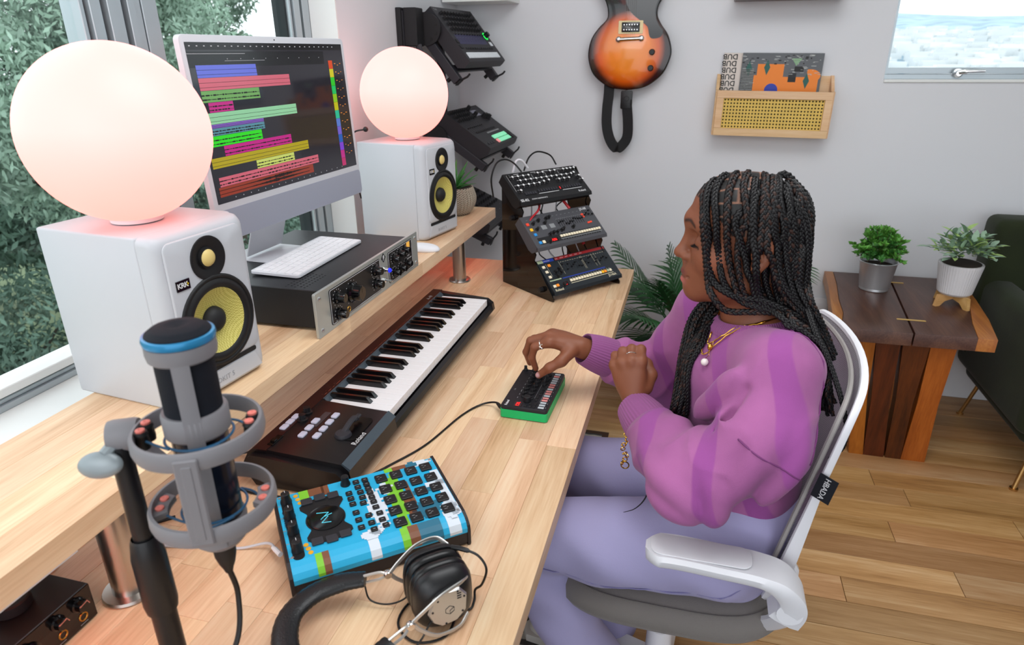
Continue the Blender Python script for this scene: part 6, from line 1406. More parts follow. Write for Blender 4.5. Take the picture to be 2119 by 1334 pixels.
# ------------------------------------------------------------------ implicit-surface tools for the figure
import openvdb
class Field:
    def __init__(s, lo, hi, vox, bg=.03):
        s.lo = np.array(lo, float); s.vox = vox; s.n = np.ceil((np.array(hi) - s.lo) / vox).astype(int) + 1; s.bg = bg
        s.d = np.full(s.n, bg, np.float32); s.ax = [(s.lo[i] + vox * np.arange(s.n[i])).astype(np.float32) for i in range(3)]
    def _sl(s, lo, hi, m):
        a = np.clip(np.floor((np.array(lo) - m - s.lo) / s.vox).astype(int), 0, s.n - 1); b = np.clip(np.ceil((np.array(hi) + m - s.lo) / s.vox).astype(int) + 1, 1, s.n)
        sl = tuple(slice(int(x), int(y)) for x, y in zip(a, b)); return sl, s.ax[0][sl[0]][:, None, None], s.ax[1][sl[1]][None, :, None], s.ax[2][sl[2]][None, None, :]
    def _mix(s, sl, v, k, sub):
        a = s.d[sl]
        if sub:
            v = -v; h = np.maximum(k - np.abs(a - v), 0) / k; s.d[sl] = np.maximum(a, v) + h * h * k * .25
        else:
            h = np.maximum(k - np.abs(a - v), 0) / k; s.d[sl] = np.minimum(a, v) - h * h * k * .25
    def cone(s, a, b, ra, rb, k=.01, sub=False, fl=None):
        a = np.array(a, float); b = np.array(b, float); m = s.bg; r = max(ra, rb)
        sl, X, Y, Z = s._sl(np.minimum(a, b) - r, np.maximum(a, b) + r, m); ab = b - a; L2 = float(ab @ ab) + 1e-12
        px, py, pz = X - a[0], Y - a[1], Z - a[2]; t = np.clip((px * ab[0] + py * ab[1] + pz * ab[2]) / L2, 0, 1)
        v = np.sqrt((px - t * ab[0]) ** 2 + (py - t * ab[1]) ** 2 + (pz - t * ab[2]) ** 2) - (ra + (rb - ra) * t); s._mix(sl, v.astype(np.float32), k, sub)
    def ell(s, c, r, k=.01, sub=False, rot=None):
        c = np.array(c, float); r = np.array(r, float); R_ = r.max(); sl, X, Y, Z = s._sl(c - R_, c + R_, s.bg); p = [X - c[0], Y - c[1], Z - c[2]]
        if rot is not None: M = np.array(rot); p = [p[0] * M[0][i] + p[1] * M[1][i] + p[2] * M[2][i] for i in range(3)]
        q = np.sqrt((p[0] / r[0]) ** 2 + (p[1] / r[1]) ** 2 + (p[2] / r[2]) ** 2); g = np.sqrt((p[0] / r[0] ** 2) ** 2 + (p[1] / r[1] ** 2) ** 2 + (p[2] / r[2] ** 2) ** 2) + 1e-9
        v = q * (q - 1) / g; v = np.where(q < .05, -r.min(), v); s._mix(sl, v.astype(np.float32), k, sub)
    def chain(s, P, r, k=.01, sub=False):
        for i in range(len(P) - 1): s.cone(P[i], P[i + 1], r[i], r[i + 1], k, sub)
    def grid(s): return s.ax[0][:, None, None], s.ax[1][None, :, None], s.ax[2][None, None, :]
    def mesh(s, name, smooth_it=0):
        g = openvdb.FloatGrid(background=float(s.bg)); g.copyFromArray(s.d); P, T_, Q = g.convertToPolygons(isovalue=0.0, adaptivity=0.0)
        P = np.asarray(P, float) * s.vox + s.lo; F_ = np.asarray(Q, np.int64)[:, ::-1]
        me = D.meshes.new(name); n = len(F_); me.vertices.add(len(P)); me.vertices.foreach_set('co', P.ravel()); me.loops.add(4 * n); me.loops.foreach_set('vertex_index', F_.ravel().astype(np.int32)); me.polygons.add(n)
        me.polygons.foreach_set('loop_start', np.arange(0, 4 * n, 4, dtype=np.int32)); me.polygons.foreach_set('loop_total', np.full(n, 4, np.int32)); me.update(calc_edges=True); me.validate()
        return me, P
def sample(fld, P):
    i = np.clip(np.round((np.asarray(P) - fld.lo) / fld.vox).astype(int), 0, fld.n - 1); return fld.d[i[..., 0], i[..., 1], i[..., 2]]

# ------------------------------------------------------------------ the woman
person = thing('person', 'seated woman in a purple sweatshirt and lilac trousers with long black braids', 'person', (0, 0, 0))
HO = np.array([.112, 1.2, 1.19])
def hp_(f, l, u): return HO + np.array([-f, -l, u])
CM = np.array((0, 0, 1.47))
WR_L = np.array((-.0666, 1.160, .821)); EL_L = np.array((.036, .985, .806)); SH_L = np.array((.168, 1.058, .980))
WR_R = np.array((-.207, 1.325, .868)); EL_R = np.array((-.01, 1.435, .755)); SH_R = np.array((.060, 1.355, .965))
bf = Field((-.345, .90, .46), (.34, 1.54, 1.315), .0023, .02)
# head
bf.ell(hp_(.010, 0, .008), (.088, .072, .082), .01)
bf.ell(hp_(.054, 0, .026), (.050, .056, .052), .03)
bf.ell(hp_(.046, 0, -.045), (.056, .054, .070), .03)
bf.ell(hp_(.040, 0, -.098), (.052, .044, .034), .03)
for s in (1, -1):
    bf.cone(hp_(.101, .006 * s, .004), hp_(.088, .040 * s, .002), .0135, .011, .02)
    bf.ell(hp_(.062, .034 * s, -.054), (.032, .024, .028), .025)
    bf.cone(hp_(.082, .010 * s, -.121), hp_(.012, .045 * s, -.096), .0155, .018, .03)
    bf.ell(hp_(.1045, .032 * s, -.024), (.014, .018, .013), .014, sub=True)
    bf.ell(hp_(.0845, .0315 * s, -.029), (.0135, .0145, .0135), .005)
    # ear
    bf.ell(hp_(-.010, .076 * s, -.028), (.018, .007, .031), .006); bf.ell(hp_(-.004, .0765 * s, -.056), (.010, .006, .011), .006)
    bf.ell(hp_(-.008, .084 * s, -.026), (.010, .006, .020), .004, sub=True); bf.cone(hp_(-.006, .079 * s, -.012), hp_(-.010, .080 * s, -.040), .0028, .003, .003)
bf.ell(hp_(.086, 0, -.090), (.027, .028, .026), .02)
bf.ell(hp_(.0865, 0, -.122), (.018, .020, .017), .02)
bf.cone(hp_(.103, 0, -.012), hp_(.1165, 0, -.047), .009, .0095, .012); bf.ell(hp_(.1205, 0, -.0565), (.0125, .0115, .0105), .008)
for s in (1, -1):
    bf.ell(hp_(.1095, .0125 * s, -.061), (.010, .0075, .0075), .006); bf.ell(hp_(.1125, .0068 * s, -.0695), (.006, .0032, .004), .003, sub=True)
bf.cone(hp_(.1115, 0, -.0715), hp_(.1095, 0, -.080), .0045, .004, .008)
for s in (1, -1):
    bf.cone(hp_(.1115, .003 * s, -.0905), hp_(.099, .020 * s, -.0950), .0062, .0032, .004); bf.cone(hp_(.1095, .002 * s, -.1055), hp_(.098, .019 * s, -.0985), .0072, .0034, .004)
bf.cone(hp_(.1225, -.012, -.0977), hp_(.1225, .012, -.0977), .0060, .0060, .003, sub=True); bf.cone(hp_(.104, .021, -.0965), hp_(.102, .025, -.096), .002, .0015, .004, sub=True)
# neck, trunk, arms
bf.cone(hp_(-.012, 0, -.075), hp_(-.030, 0, -.185), .048, .050, .02); bf.cone(hp_(.03, 0, -.125), hp_(.004, 0, -.17), .022, .02, .03)
bf.cone(hp_(-.030, 0, -.20), (.125, 1.21, .90), .052, .066, .05)
for sh, el, wr in ((SH_L, EL_L, WR_L), (SH_R, EL_R, WR_R)):
    bf.cone(hp_(-.035, 0, -.225), sh, .04, .040, .04); bf.cone(sh, el, .026, .026, .02); bf.cone(el, wr, .034, .0235, .02)
bf.ell((.135, 1.215, .86), (.06, .095, .11), .04); bf.ell((.14, 1.2, .68), (.08, .12, .14), .06); bf.ell((.12, 1.2, .56), (.11, .16, .09), .04)
def finger(P, r, k=.005): bf.chain(P, r, k)
NAILS = []
# right hand: palm down over the little synth, fingertips on the knobs
pr0 = WR_R; 
RH = dict(index=[(-.268, 1.292, .888), (-.301, 1.290, .873), (-.308, 1.293, .846), (-.300, 1.299, .817)],
          middle=[(-.272, 1.310, .893), (-.314, 1.308, .879), (-.325, 1.312, .849), (-.318, 1.318, .820)],
          ring=[(-.270, 1.329, .890), (-.312, 1.331, .874), (-.327, 1.336, .846), (-.327, 1.343, .822)],
          pinky=[(-.264, 1.345, .883), (-.298, 1.350, .868), (-.314, 1.355, .847), (-.321, 1.360, .829)])
for nm, P in RH.items():
    r = {'index': (.0105, .0088, .0078, .0066), 'middle': (.0108, .0092, .0080, .0068), 'ring': (.0104, .0086, .0076, .0064), 'pinky': (.0092, .0074, .0066, .0056)}[nm]
    finger(P, r, .004); bf.cone(np.array(pr0) + (np.array(P[0]) - np.array(pr0)) * .25, P[0], .014, r[0], .012)
bf.ell((-.238, 1.322, .880), (.034, .030, .0135), .015, rot=Euler((R(8), R(18), R(12))).to_matrix())
th = [(-.222, 1.300, .868), (-.238, 1.276, .853), (-.262, 1.268, .838), (-.287, 1.272, .815)]
bf.chain(th, (.0155, .0118, .0098, .0078), .008); NAILS.append((np.array(th[3]) + np.array((-.002, -.0065, .003)), .0062))
# left hand: loose fist held up in front of the chest, back of the hand to the camera
LH = {}
kn = [tuple(CM + (np.array(p) - CM) * 1.04) for p in ((-.062, 1.135, .938), (-.079, 1.133, .938), (-.0955, 1.135, .932), (-.110, 1.140, .922))]
for i, (nm, K) in enumerate(zip(('index', 'middle', 'ring', 'pinky'), kn)):
    K = np.array(K); s = [1, 1, .95, .85][i]; P = [K, K + np.array((-.003, .028, .012)) * s, K + np.array((-.002, .038, -.014)) * s, K + np.array((.0, .020, -.026)) * s]; LH[nm] = P
    finger(P, [x * s for x in (.0108, .0098, .0085, .0075)], .004); bf.cone(WR_L + (K - WR_L) * .25, K, .0155, .0105, .010)
bf.ell(tuple(CM + (np.array((-.078, 1.137, .897)) - CM) * 1.04), (.031, .0145, .037), .015, rot=Euler((R(-10), R(-12), 0)).to_matrix())
bf.chain([tuple(CM + (np.array(p) - CM) * 1.04) for p in ((-.050, 1.135, .885), (-.043, 1.150, .905), (-.052, 1.165, .920), (-.068, 1.176, .924))], (.0145, .0118, .0098, .0078), .008)
bme, P = bf.mesh('body')
# skin colours that stay put: lips, brows, lashes, nails, hair on the scalp with its partings
loc = HO - P; f_, l_, u_ = loc[:, 0], loc[:, 1], -loc[:, 2]
C0 = np.tile(np.array(col('#7e4a32')[:3]), (len(P), 1)); base = C0.copy()
def blendc(w, h):
    global C0
    w = np.clip(w, 0, 1)[:, None]; C0 = C0 * (1 - w) + np.array(col(h)[:3]) * w
q = np.random.RandomState(2)
blendc(np.clip(1 - np.abs(P[:, 2] - 1.1) / .4, 0, 1) * .18, '#8f5640')
lipm = lambda u0, hh, wf: np.exp(-(((u_ - u0) / hh) ** 4)) * np.exp(-((l_ / wf) ** 4)) * (f_ > .096)
blendc(lipm(-.0905, .0058, .020), '#6f3a38'); blendc(lipm(-.1062, .0068, .019), '#b3655f'); blendc(np.exp(-(((u_ + .0978) / .0013) ** 2)) * (np.abs(l_) < .02) * (f_ > .09) * .8, '#3a1c1c')
al = np.abs(l_); ub = .0045 + .004 * np.sin(np.clip((al - .012) / .034, 0, 1) * PI) - .004 * np.clip((al - .03) / .02, 0, 1)
blendc(np.exp(-(((u_ - ub) / .0034) ** 4)) * (al > .010) * (al < .047) * (f_ > .06) * .9, '#1a0f0c')
blendc(np.exp(-(((u_ + .034 + .25 * (al - .0315) ** 2 * 60) / .0016) ** 2)) * (al > .018) * (al < .047) * (f_ > .07), '#0c0706')
blendc(np.exp(-(((f_ - .060) / .022) ** 2 + ((al - .045) / .02) ** 2 + ((u_ + .058) / .018) ** 2)) * .35, '#b06350')
scalp = (u_ > .048 + .0 * f_) | ((f_ < .088 - .9 * np.clip(.048 - u_, 0, 1)) & (u_ > -.005)) | ((f_ < .006 - .3 * np.clip(-u_, 0, 1)) & (u_ > -.09)); scalp &= (u_ > -.10) & (al < .0755) | (u_ > .01)
ang = np.arctan2(al + 1e-6, u_ + .0) ; row = ang / .30; fi = np.floor(row); colx = (f_ + .1) / .034 + .5 * (fi % 2)
line = np.minimum(np.abs(row - np.round(row)) * .30 * .085, np.abs(colx - np.round(colx)) * .034)
blendc(scalp * 1.0, '#0e0b0b'); blendc(scalp * np.clip(1.6 - line / .0013, 0, 1) * .85, '#9a6a54')
for c_, r_ in NAILS: blendc(np.exp(-(np.linalg.norm(P - c_, axis=1) / r_) ** 6), '#c2969a')
for k_, P_ in list(RH.items()):
    t_ = np.array(P_[3]) + np.array((-.004, 0, .001)); blendc(np.exp(-(np.linalg.norm(P - t_, axis=1) / .0045) ** 6) * .5, '#b58a84')
at = bme.color_attributes.new('Col', 'FLOAT_COLOR', 'POINT'); at.data.foreach_set('color', np.hstack([C0, np.ones((len(P), 1))]).ravel().astype(np.float32))
m = mat('skin', '#7e4a32', .48, spec=.45, sss=.12, bump=.06, bscale=700); nt = m.node_tree; ca = nt.nodes.new('ShaderNodeVertexColor'); ca.layer_name = 'Col'
nt.links.new(ca.outputs['Color'], nt.nodes['Principled BSDF'].inputs['Base Color'])
bme.materials.append(m); body = objm('body', bme, person, ang=180)
# lashes
bm = B()
for s in (1,):
    for k in range(13):
        l0 = .020 + .024 * k / 12; f0 = .0845 + .0135 * max(0, 1 - ((l0 - .0315) / .0150) ** 2) ** .5 * .98; p0 = hp_(f0 - .0005, l0 * s, -.0335); tube(bm, [p0, p0 + np.array((-.005, -.0015 * s, -.0022)), p0 + np.array((-.0085, -.0028 * s, -.0012))], [.0006, .0004, .00015], 4)
tag(obj('eyelashes', bm, mat('lash', '#080505', .6), person), None, None, None, 'stuff')

# ------------------------------------------------------------------ trousers
tf = Field((-.42, .95, .02), (.30, 1.46, .80), .005, .04)
HL, HR = (.12, 1.115, .565), (.12, 1.295, .565); KL, KR = (-.290, 1.075, .555), (-.275, 1.335, .555); AL, AR = (-.085, 1.10, .12), (-.12, 1.32, .12)
tf.cone(HL, (-.10, 1.085, .555), .100, .082, .03); tf.cone((-.10, 1.085, .555), KL, .082, .068, .03); tf.cone(HR, (-.10, 1.315, .555), .100, .082, .03); tf.cone((-.10, 1.315, .555), KR, .082, .068, .03)
tf.ell((.135, 1.2, .600), (.120, .195, .125), .05); tf.ell((.15, 1.2, .68), (.105, .165, .08), .05)
for K_, A_ in ((KL, AL), (KR, AR)): mid = tuple((np.array(K_) * .5 + np.array(A_) * .5)); tf.cone(K_, mid, .066, .062, .03); tf.cone(mid, A_, .062, .085, .03)
X, Y_, Z_ = tf.grid(); tf.d += (.0035 * np.sin(38 * X + 25 * Y_ + 3 * np.sin(20 * Z_)) * np.sin(30 * Z_ + 14 * Y_) * np.clip((X + .0) * 6, .25, 1)).astype(np.float32) + (.002 * np.sin(60 * Z_ + 40 * X)).astype(np.float32)
sl = tf.ax[2] < .07; tf.d[:, :, sl] = tf.bg
tme, _ = tf.mesh('trousers'); tme.materials.append(mat('lilac', '#a9a3cb', .85, sheen=.1, bump=.12, bscale=500)); tr_o = objm('trousers', tme, person, ang=180)
def seam(pts, par, m, r=.0014, nm='seam', fld=None, off=.0004):
    pts = spline(pts, 8)
    if fld is not None:
        out = []
        for p in pts:
            p = np.array(p)
            for _ in range(12):
                e = fld.vox; g = np.array([sample(fld, p + np.eye(3)[i] * e) - sample(fld, p - np.eye(3)[i] * e) for i in range(3)]); L_ = np.linalg.norm(g)
                if L_ < 1e-6: break
                p = p - g / L_ * (float(sample(fld, p)) - off) * .7
            out.append(p)
        pts = out
    bm = B(); tube(bm, pts, r, 5); return obj(nm, bm, m, par, ang=180)
seam([(-.24, 1.0, .53), (-.12, .99, .50), (.0, .985, .49), (.10, .985, .515), (.16, .99, .56)], tr_o, mat('seam_lilac', '#7f7aa6', .9), fld=tf)
for (A_, K_) in ((AL, 0), (AR, 0)):
    bm = B(); x, y = A_[0], A_[1]; prism(bm, [(x - .20, y - .03), (x - .215, y), (x - .20, y + .032), (x - .12, y + .045), (x + .02, y + .038), (x + .05, y), (x + .02, y - .036), (x - .12, y - .042)], .002, .03, None, bev=.004)
    ball(bm, .05, (x - .11, y, .035), (1.8, .75, .8), 16); obj('shoe', bm, mat('shoe_white', '#cfcac4', .6), person)

# ------------------------------------------------------------------ sweatshirt
wf = Field((-.22, .885, .575), (.305, 1.535, 1.075), .004, .035)
wf.cone((.135, 1.2, .945), (.125, 1.205, .92), .078, .100, .04)
wf.cone((.150, 1.11, .962), SH_L, .056, .058, .04); wf.cone((.09, 1.30, .945), SH_R, .062, .058, .04)
wf.cone((.145, 1.125, .978), (.115, 1.275, .965), .042, .042, .04)
wf.ell((.128, 1.215, .885), (.102, .160, .120), .05); wf.ell((.135, 1.21, .76), (.105, .155, .14), .06); wf.ell((.150, 1.20, .70), (.098, .160, .070), .05)
# left sleeve
UA = (.150, .990, .885)
wf.cone(SH_L, UA, .060, .066, .04); wf.cone(UA, EL_L + np.array((.012, -.008, .0)), .064, .066, .04); wf.cone(EL_L + np.array((.003, -.004, -.006)), EL_L + (WR_L - EL_L) * .42, .064, .055, .03); wf.cone(EL_L + (WR_L - EL_L) * .42, EL_L + (WR_L - EL_L) * .72, .056, .040, .03)
# right sleeve
wf.cone(SH_R, (.02, 1.40, .86), .066, .066, .04); wf.cone((.02, 1.40, .86), EL_R, .066, .062, .04); wf.cone(EL_R, EL_R + (WR_R - EL_R) * .5, .062, .052, .03); wf.cone(EL_R + (WR_R - EL_R) * .5, EL_R + (WR_R - EL_R) * .74, .052, .040, .03)
X, Y_, Z_ = wf.grid()
def armfold(a, b, amp, fr, ph, rad, skew=(0, 0, 0)):
    a = np.array(a); b = np.array(b); ab = b - a; L_ = np.linalg.norm(ab); u = ab / L_; sk = np.array(skew)
    t = (X - a[0]) * u[0] + (Y_ - a[1]) * u[1] + (Z_ - a[2]) * u[2]; q2 = (X - a[0]) ** 2 + (Y_ - a[1]) ** 2 + (Z_ - a[2]) ** 2 - t ** 2
    w = np.exp(-np.maximum(q2, 0) / rad ** 2) * (1 / (1 + np.exp(-(t + .01) * 90))) * (1 / (1 + np.exp((t - L_ - .01) * 90)))
    ph_ = t * fr + X * sk[0] + Y_ * sk[1] + Z_ * sk[2] + ph + 1.6 * np.sin(21 * Z_ + 17 * X + 9 * Y_) + .8 * np.sin(47 * X - 31 * Y_); wave = np.abs(np.sin(ph_ * .5)) ** .8 * 2 - 1.25
    wf.d[...] += (amp * w * wave).astype(np.float32)
armfold(UA, EL_L, .0042, 62, 0, .12, (30, 10, -20)); armfold(EL_L, EL_L + (WR_L - EL_L) * .75, .0046, 90, 1, .09, (15, -20, 10)); armfold(SH_L, UA, .0035, 70, 2, .12, (40, 0, 10))
armfold(EL_R, EL_R + (WR_R - EL_R) * .72, .005, 120, .5, .09, (10, 25, 20))
# creases: armpit to elbow and inside the elbow
wf.chain([(.112, .998, .972), (.094, .985, .925), (.068, .972, .878)], (.003, .007, .004), .016, sub=True); wf.chain([(-.02, .975, .825), (.01, .935, .80), (.04, .915, .76)], (.003, .005, .003), .018, sub=True)
def ridge(P_, r, k=.022, off=.0):
    out = []
    for p in spline(P_, 5):
        p = push(p, .5, wf) if False else np.array(p); out.append(p)
    n_ = len(out); wf.chain(out, [r * (.35 + .65 * math.sin(PI * (i + .5) / n_)) for i in range(n_)], k)
ridge([(-.038, 1.035, .835), (-.015, .965, .822), (.020, .930, .812), (.050, .915, .785)], .011); ridge([(-.02, .96, .790), (.01, .928, .778), (.05, .92, .768)], .007)
ridge([(.055, .955, .862), (.075, .925, .835), (.085, .915, .800), (.08, .915, .775)], .009); ridge([(.16, .945, .93), (.13, .925, .88), (.10, .915, .82)], .010); ridge([(.195, .965, .93), (.185, .935, .88), (.15, .92, .82)], .009)
ridge([(.095, 1.02, .985), (.075, 1.045, .93), (.050, 1.08, .88)], .006, .03)
# hem and neck opening
wf.ell((.132, 1.2, 1.045), (.066, .072, .052), .006, sub=True)
hemz = (Z_ < .632 + .22 * (X - .02)) & (X > -.4); wf.d[...] = np.where((Z_ < .655 + .10 * (X - .0)) & ((Y_ > 1.04)), np.maximum(wf.d, .01), wf.d)
sme, SP = wf.mesh('sweatshirt')
m = mat('sweat_purple', '#9a5596', .9, sheen=.12, bump=.25, bscale=900); N = m.node_tree.nodes; L = m.node_tree.links; b = N['Principled BSDF']
tc = N.new('ShaderNodeTexCoord'); n1 = N.new('ShaderNodeTexNoise'); n1.inputs['Scale'].default_value = 5; n1.inputs['Detail'].default_value = 4; mp = N.new('ShaderNodeMapping'); mp.inputs['Rotation'].default_value = (0, .5, .4); wv = N.new('ShaderNodeTexWave'); wv.inputs['Scale'].default_value = 2.6; wv.inputs['Distortion'].default_value = 2.2; wv.inputs['Detail'].default_value = 1
L.new(tc.outputs['Object'], n1.inputs['Vector']); L.new(tc.outputs['Object'], mp.inputs['Vector']); L.new(mp.outputs['Vector'], wv.inputs['Vector'])
c1 = N.new('ShaderNodeValToRGB'); c1.color_ramp.elements[0].color = col('#884a7c'); c1.color_ramp.elements[1].color = col('#a35d92'); c1.color_ramp.elements[0].position = .35; c1.color_ramp.elements[1].position = .65; L.new(n1.outputs['Fac'], c1.inputs['Fac'])
c2 = N.new('ShaderNodeValToRGB'); c2.color_ramp.elements[0].position = .80; c2.color_ramp.elements[0].color = (0, 0, 0, 1); c2.color_ramp.elements[1].position = .86; c2.color_ramp.elements[1].color = (1, 1, 1, 1); L.new(wv.outputs['Fac'], c2.inputs['Fac'])
mx = N.new('ShaderNodeMix'); mx.data_type = 'RGBA'; mx.inputs[7].default_value = col('#90468a'); L.new(c2.outputs['Color'], mx.inputs[0]); L.new(c1.outputs['Color'], mx.inputs[6]); L.new(mx.outputs[2], b.inputs['Base Color'])
sme.materials.append(m); sweat = objm('sweatshirt', sme, person, ang=180)
mat('rib_purple', '#8b4c80', .9, sheen=.12); mat('seam_purple', '#6f3369', .8)
def ribbed(a, b, r0, r1, nm, n=84, ex=None, bulge=.002, th_=.0022):
    """ribbed tube from a to b, hollow"""
    a = Vector(a); b = Vector(b); ax = (b - a).normalized(); s = ax.orthogonal().normalized(); t = ax.cross(s); bm = B(); secs = []
    for j in range(9):
        f = j / 8; c = a.lerp(b, f); r = r0 + (r1 - r0) * f + bulge * math.sin(PI * f)
        secs.append([c + (s * math.cos(2 * PI * k / n) + t * math.sin(2 * PI * k / n)) * (r + (.0009 if k % 2 else 0)) for k in range(n)])
    secs.append([b - ax * .001 + (s * math.cos(2 * PI * k / n) + t * math.sin(2 * PI * k / n)) * (r1 - th_) for k in range(n)]); secs.append([a.lerp(b, .4) + (s * math.cos(2 * PI * k / n) + t * math.sin(2 * PI * k / n)) * (r1 - th_ - .002) for k in range(n)])
    loft(bm, secs, cap=False); return obj(nm, bm, M_['rib_purple'], sweat, ang=20)
ribbed(EL_L + (WR_L - EL_L) * .64, EL_L + (WR_L - EL_L) * 1.0 + np.array((-.002, 0, .004)), .046, .036, 'cuff'); ribbed(EL_R + (WR_R - EL_R) * .68, EL_R + (WR_R - EL_R) * .96, .044, .034, 'cuff')
# collar: ribbed ring around the neck opening
nc = (.132, 1.2, 1.004); n = 200; bm = B(); prof_ = [(.0, .0), (.004, .007), (.0035, .015), (.000, .021), (-.004, .020), (-.003, .010), (-.003, .0)]; secs = []
for dr, dz in prof_:
    ring_ = []
    for k in range(n):
        a = 2 * PI * k / n; r_ = 1 + (.012 if k % 2 else 0); tilt = -.022 * math.cos(a) * -1
        rx, ry = .076 - dz * .60 + dr, .082 - dz * .60 + dr; ring_.append((nc[0] - rx * r_ * math.cos(a), nc[1] + ry * r_ * math.sin(a), nc[2] - .010 * math.cos(a) + dz * 1.15 - .003 * math.cos(2 * a)))
    secs.append(ring_)
loft(bm, secs + [secs[0]], cap=False); bmesh.ops.remove_doubles(bm, verts=bm.verts[:], dist=1e-6); obj('collar', bm, M_['rib_purple'], sweat, ang=20)
seam([(.165, 1.11, 1.03), (.19, 1.06, 1.02), (.215, 1.02, .96), (.21, .95, .88)], sweat, M_['seam_purple'], fld=wf)
seam([(.10, .93, .92), (.14, .92, .90), (.18, .92, .88), (.22, .95, .84)], sweat, M_['seam_purple'], fld=wf)

# ------------------------------------------------------------------ braids
hair = thing('hair', None, None); hair.parent = person
bm = B()
sk = Field((HO[0] - .12, HO[1] - .1, HO[2] - .12), (HO[0] + .12, HO[1] + .1, HO[2] + .13), .003, .03)
sk.ell(hp_(.008, 0, .006), (.091, .0745, .084), .01); sk.ell(hp_(.050, 0, .024), (.048, .056, .052), .03)
mb = mat('braid_black', '#0d0b0d', .42, spec=.35); mb2 = mat('braid_brown', '#33201a', .45, spec=.3)
def push(p, clear, fld):
    p = np.array(p, float)
    for _ in range(6):
        if np.any(p < fld.lo + .004) or np.any(p > fld.lo + fld.vox * (fld.n - 2)): return p
        d = float(sample(fld, p))
        if d >= clear: return p
        e = fld.vox * 1.5; g = np.array([sample(fld, p + np.eye(3)[i] * e) - sample(fld, p - np.eye(3)[i] * e) for i in range(3)]); L_ = np.linalg.norm(g)
        if L_ < 1e-6: return p
        p = p + g / L_ * (clear - d)
    return p
braid_n = 0
def snap(p, off, fld):
    p = np.array(p, float)
    for _ in range(8):
        if np.any(p < fld.lo + .004) or np.any(p > fld.lo + fld.vox * (fld.n - 2)): return p
        e = fld.vox * 1.5; g = np.array([sample(fld, p + np.eye(3)[i] * e) - sample(fld, p - np.eye(3)[i] * e) for i in range(3)]); L_ = np.linalg.norm(g)
        if L_ < 1e-6: return p
        p = p - g / L_ * (float(sample(fld, p)) - off) * .8
    return p
def braid(pts, r, seed=0, brown=False, taper=.5, nm='braid', par=None):
    """three interwoven strands along the path"""
    global braid_n
    P_ = [Vector(p) for p in spline(pts, 10)]
    P_ = [Vector(snap(p, r * (.05 + .2 * i), sk)) if i < 4 else Vector(push(push(push(p, r * .9, sk), r * .75, bf) if p[2] > 1.035 and .06 < p[0] < .2 else push(p, r * .9, sk), r * .8, wf)) for i, p in enumerate(P_)]
    for _ in range(3): P_ = [P_[0]] + [(P_[i - 1] + P_[i] * 2 + P_[i + 1]) / 4 for i in range(1, len(P_) - 1)] + [P_[-1]]
    L_ = [0]
    for a, b in zip(P_, P_[1:]): L_.append(L_[-1] + (b - a).length)
    tot = L_[-1]; step = r * .55; n = max(8, int(tot / step)); C = np.array([[*p] for p in P_]); s = np.linspace(0, tot, n); c = np.stack([np.interp(s, L_, C[:, i]) for i in range(3)], 1)
    t = np.gradient(c, axis=0); t /= np.linalg.norm(t, axis=1)[:, None] + 1e-9
    ref = np.array([-1.0, -.25, .15]); ref = np.tile(ref, (n, 1)); side = np.cross(t, np.array([0.1, -1, .2])); side /= np.linalg.norm(side, axis=1)[:, None] + 1e-9; nor = np.cross(side, t)
    rr = r * (1 - (1 - taper) * (s / tot) ** 2) * np.clip(.35 + s / .016, 0, 1); V = []; F_ = []; m_ = 6; off = 0; ph0 = seed * 1.7; per = r * 3.3
    for k in range(3):
        ph = 2 * PI * (s / per) + 2 * PI * k / 3 + ph0; q_ = c + side * (rr * .58 * np.sin(ph))[:, None] + nor * (rr * .30 * np.sin(2 * ph))[:, None]
        tt = np.gradient(q_, axis=0); tt /= np.linalg.norm(tt, axis=1)[:, None] + 1e-9; s2 = np.cross(tt, nor); s2 /= np.linalg.norm(s2, axis=1)[:, None] + 1e-9; n2 = np.cross(s2, tt)
        a = np.arange(m_) * 2 * PI / m_; ring_ = q_[:, None, :] + (s2[:, None, :] * np.cos(a)[None, :, None] * .50 + n2[:, None, :] * np.sin(a)[None, :, None] * .48) * rr[:, None, None]
        V.append(ring_.reshape(-1, 3)); i = np.arange(n - 1)[:, None] * m_; j = np.arange(m_)[None, :]; jn = (j + 1) % m_
        F_.append(np.stack([i + j, i + jn, i + m_ + jn, i + m_ + j], -1).reshape(-1, 4) + off); off += n * m_
    V = np.concatenate(V); F_ = np.concatenate(F_); me = D.meshes.new(nm); k = len(F_); me.vertices.add(len(V)); me.vertices.foreach_set('co', V.ravel()); me.loops.add(4 * k); me.loops.foreach_set('vertex_index', F_.ravel().astype(np.int32)); me.polygons.add(k)
    me.polygons.foreach_set('loop_start', np.arange(0, 4 * k, 4, dtype=np.int32)); me.polygons.foreach_set('loop_total', np.full(k, 4, np.int32)); me.materials.append(mb); me.materials.append(mb2)
    mi = np.zeros(k, np.int32); kk = k // 3
    if brown: mi[:kk] = 1
    me.polygons.foreach_set('material_index', mi); me.update(calc_edges=True); braid_n += 1
    return objm(nm, me, par or hair, ang=180)
q = random.Random(19)
def J(p, s=.004): return tuple(np.array(p) + np.array([q.uniform(-s, s) for _ in range(3)]))
def J(p, s=.004): return tuple(np.array(p) + np.array([q.uniform(-s, s) for _ in range(3)]))
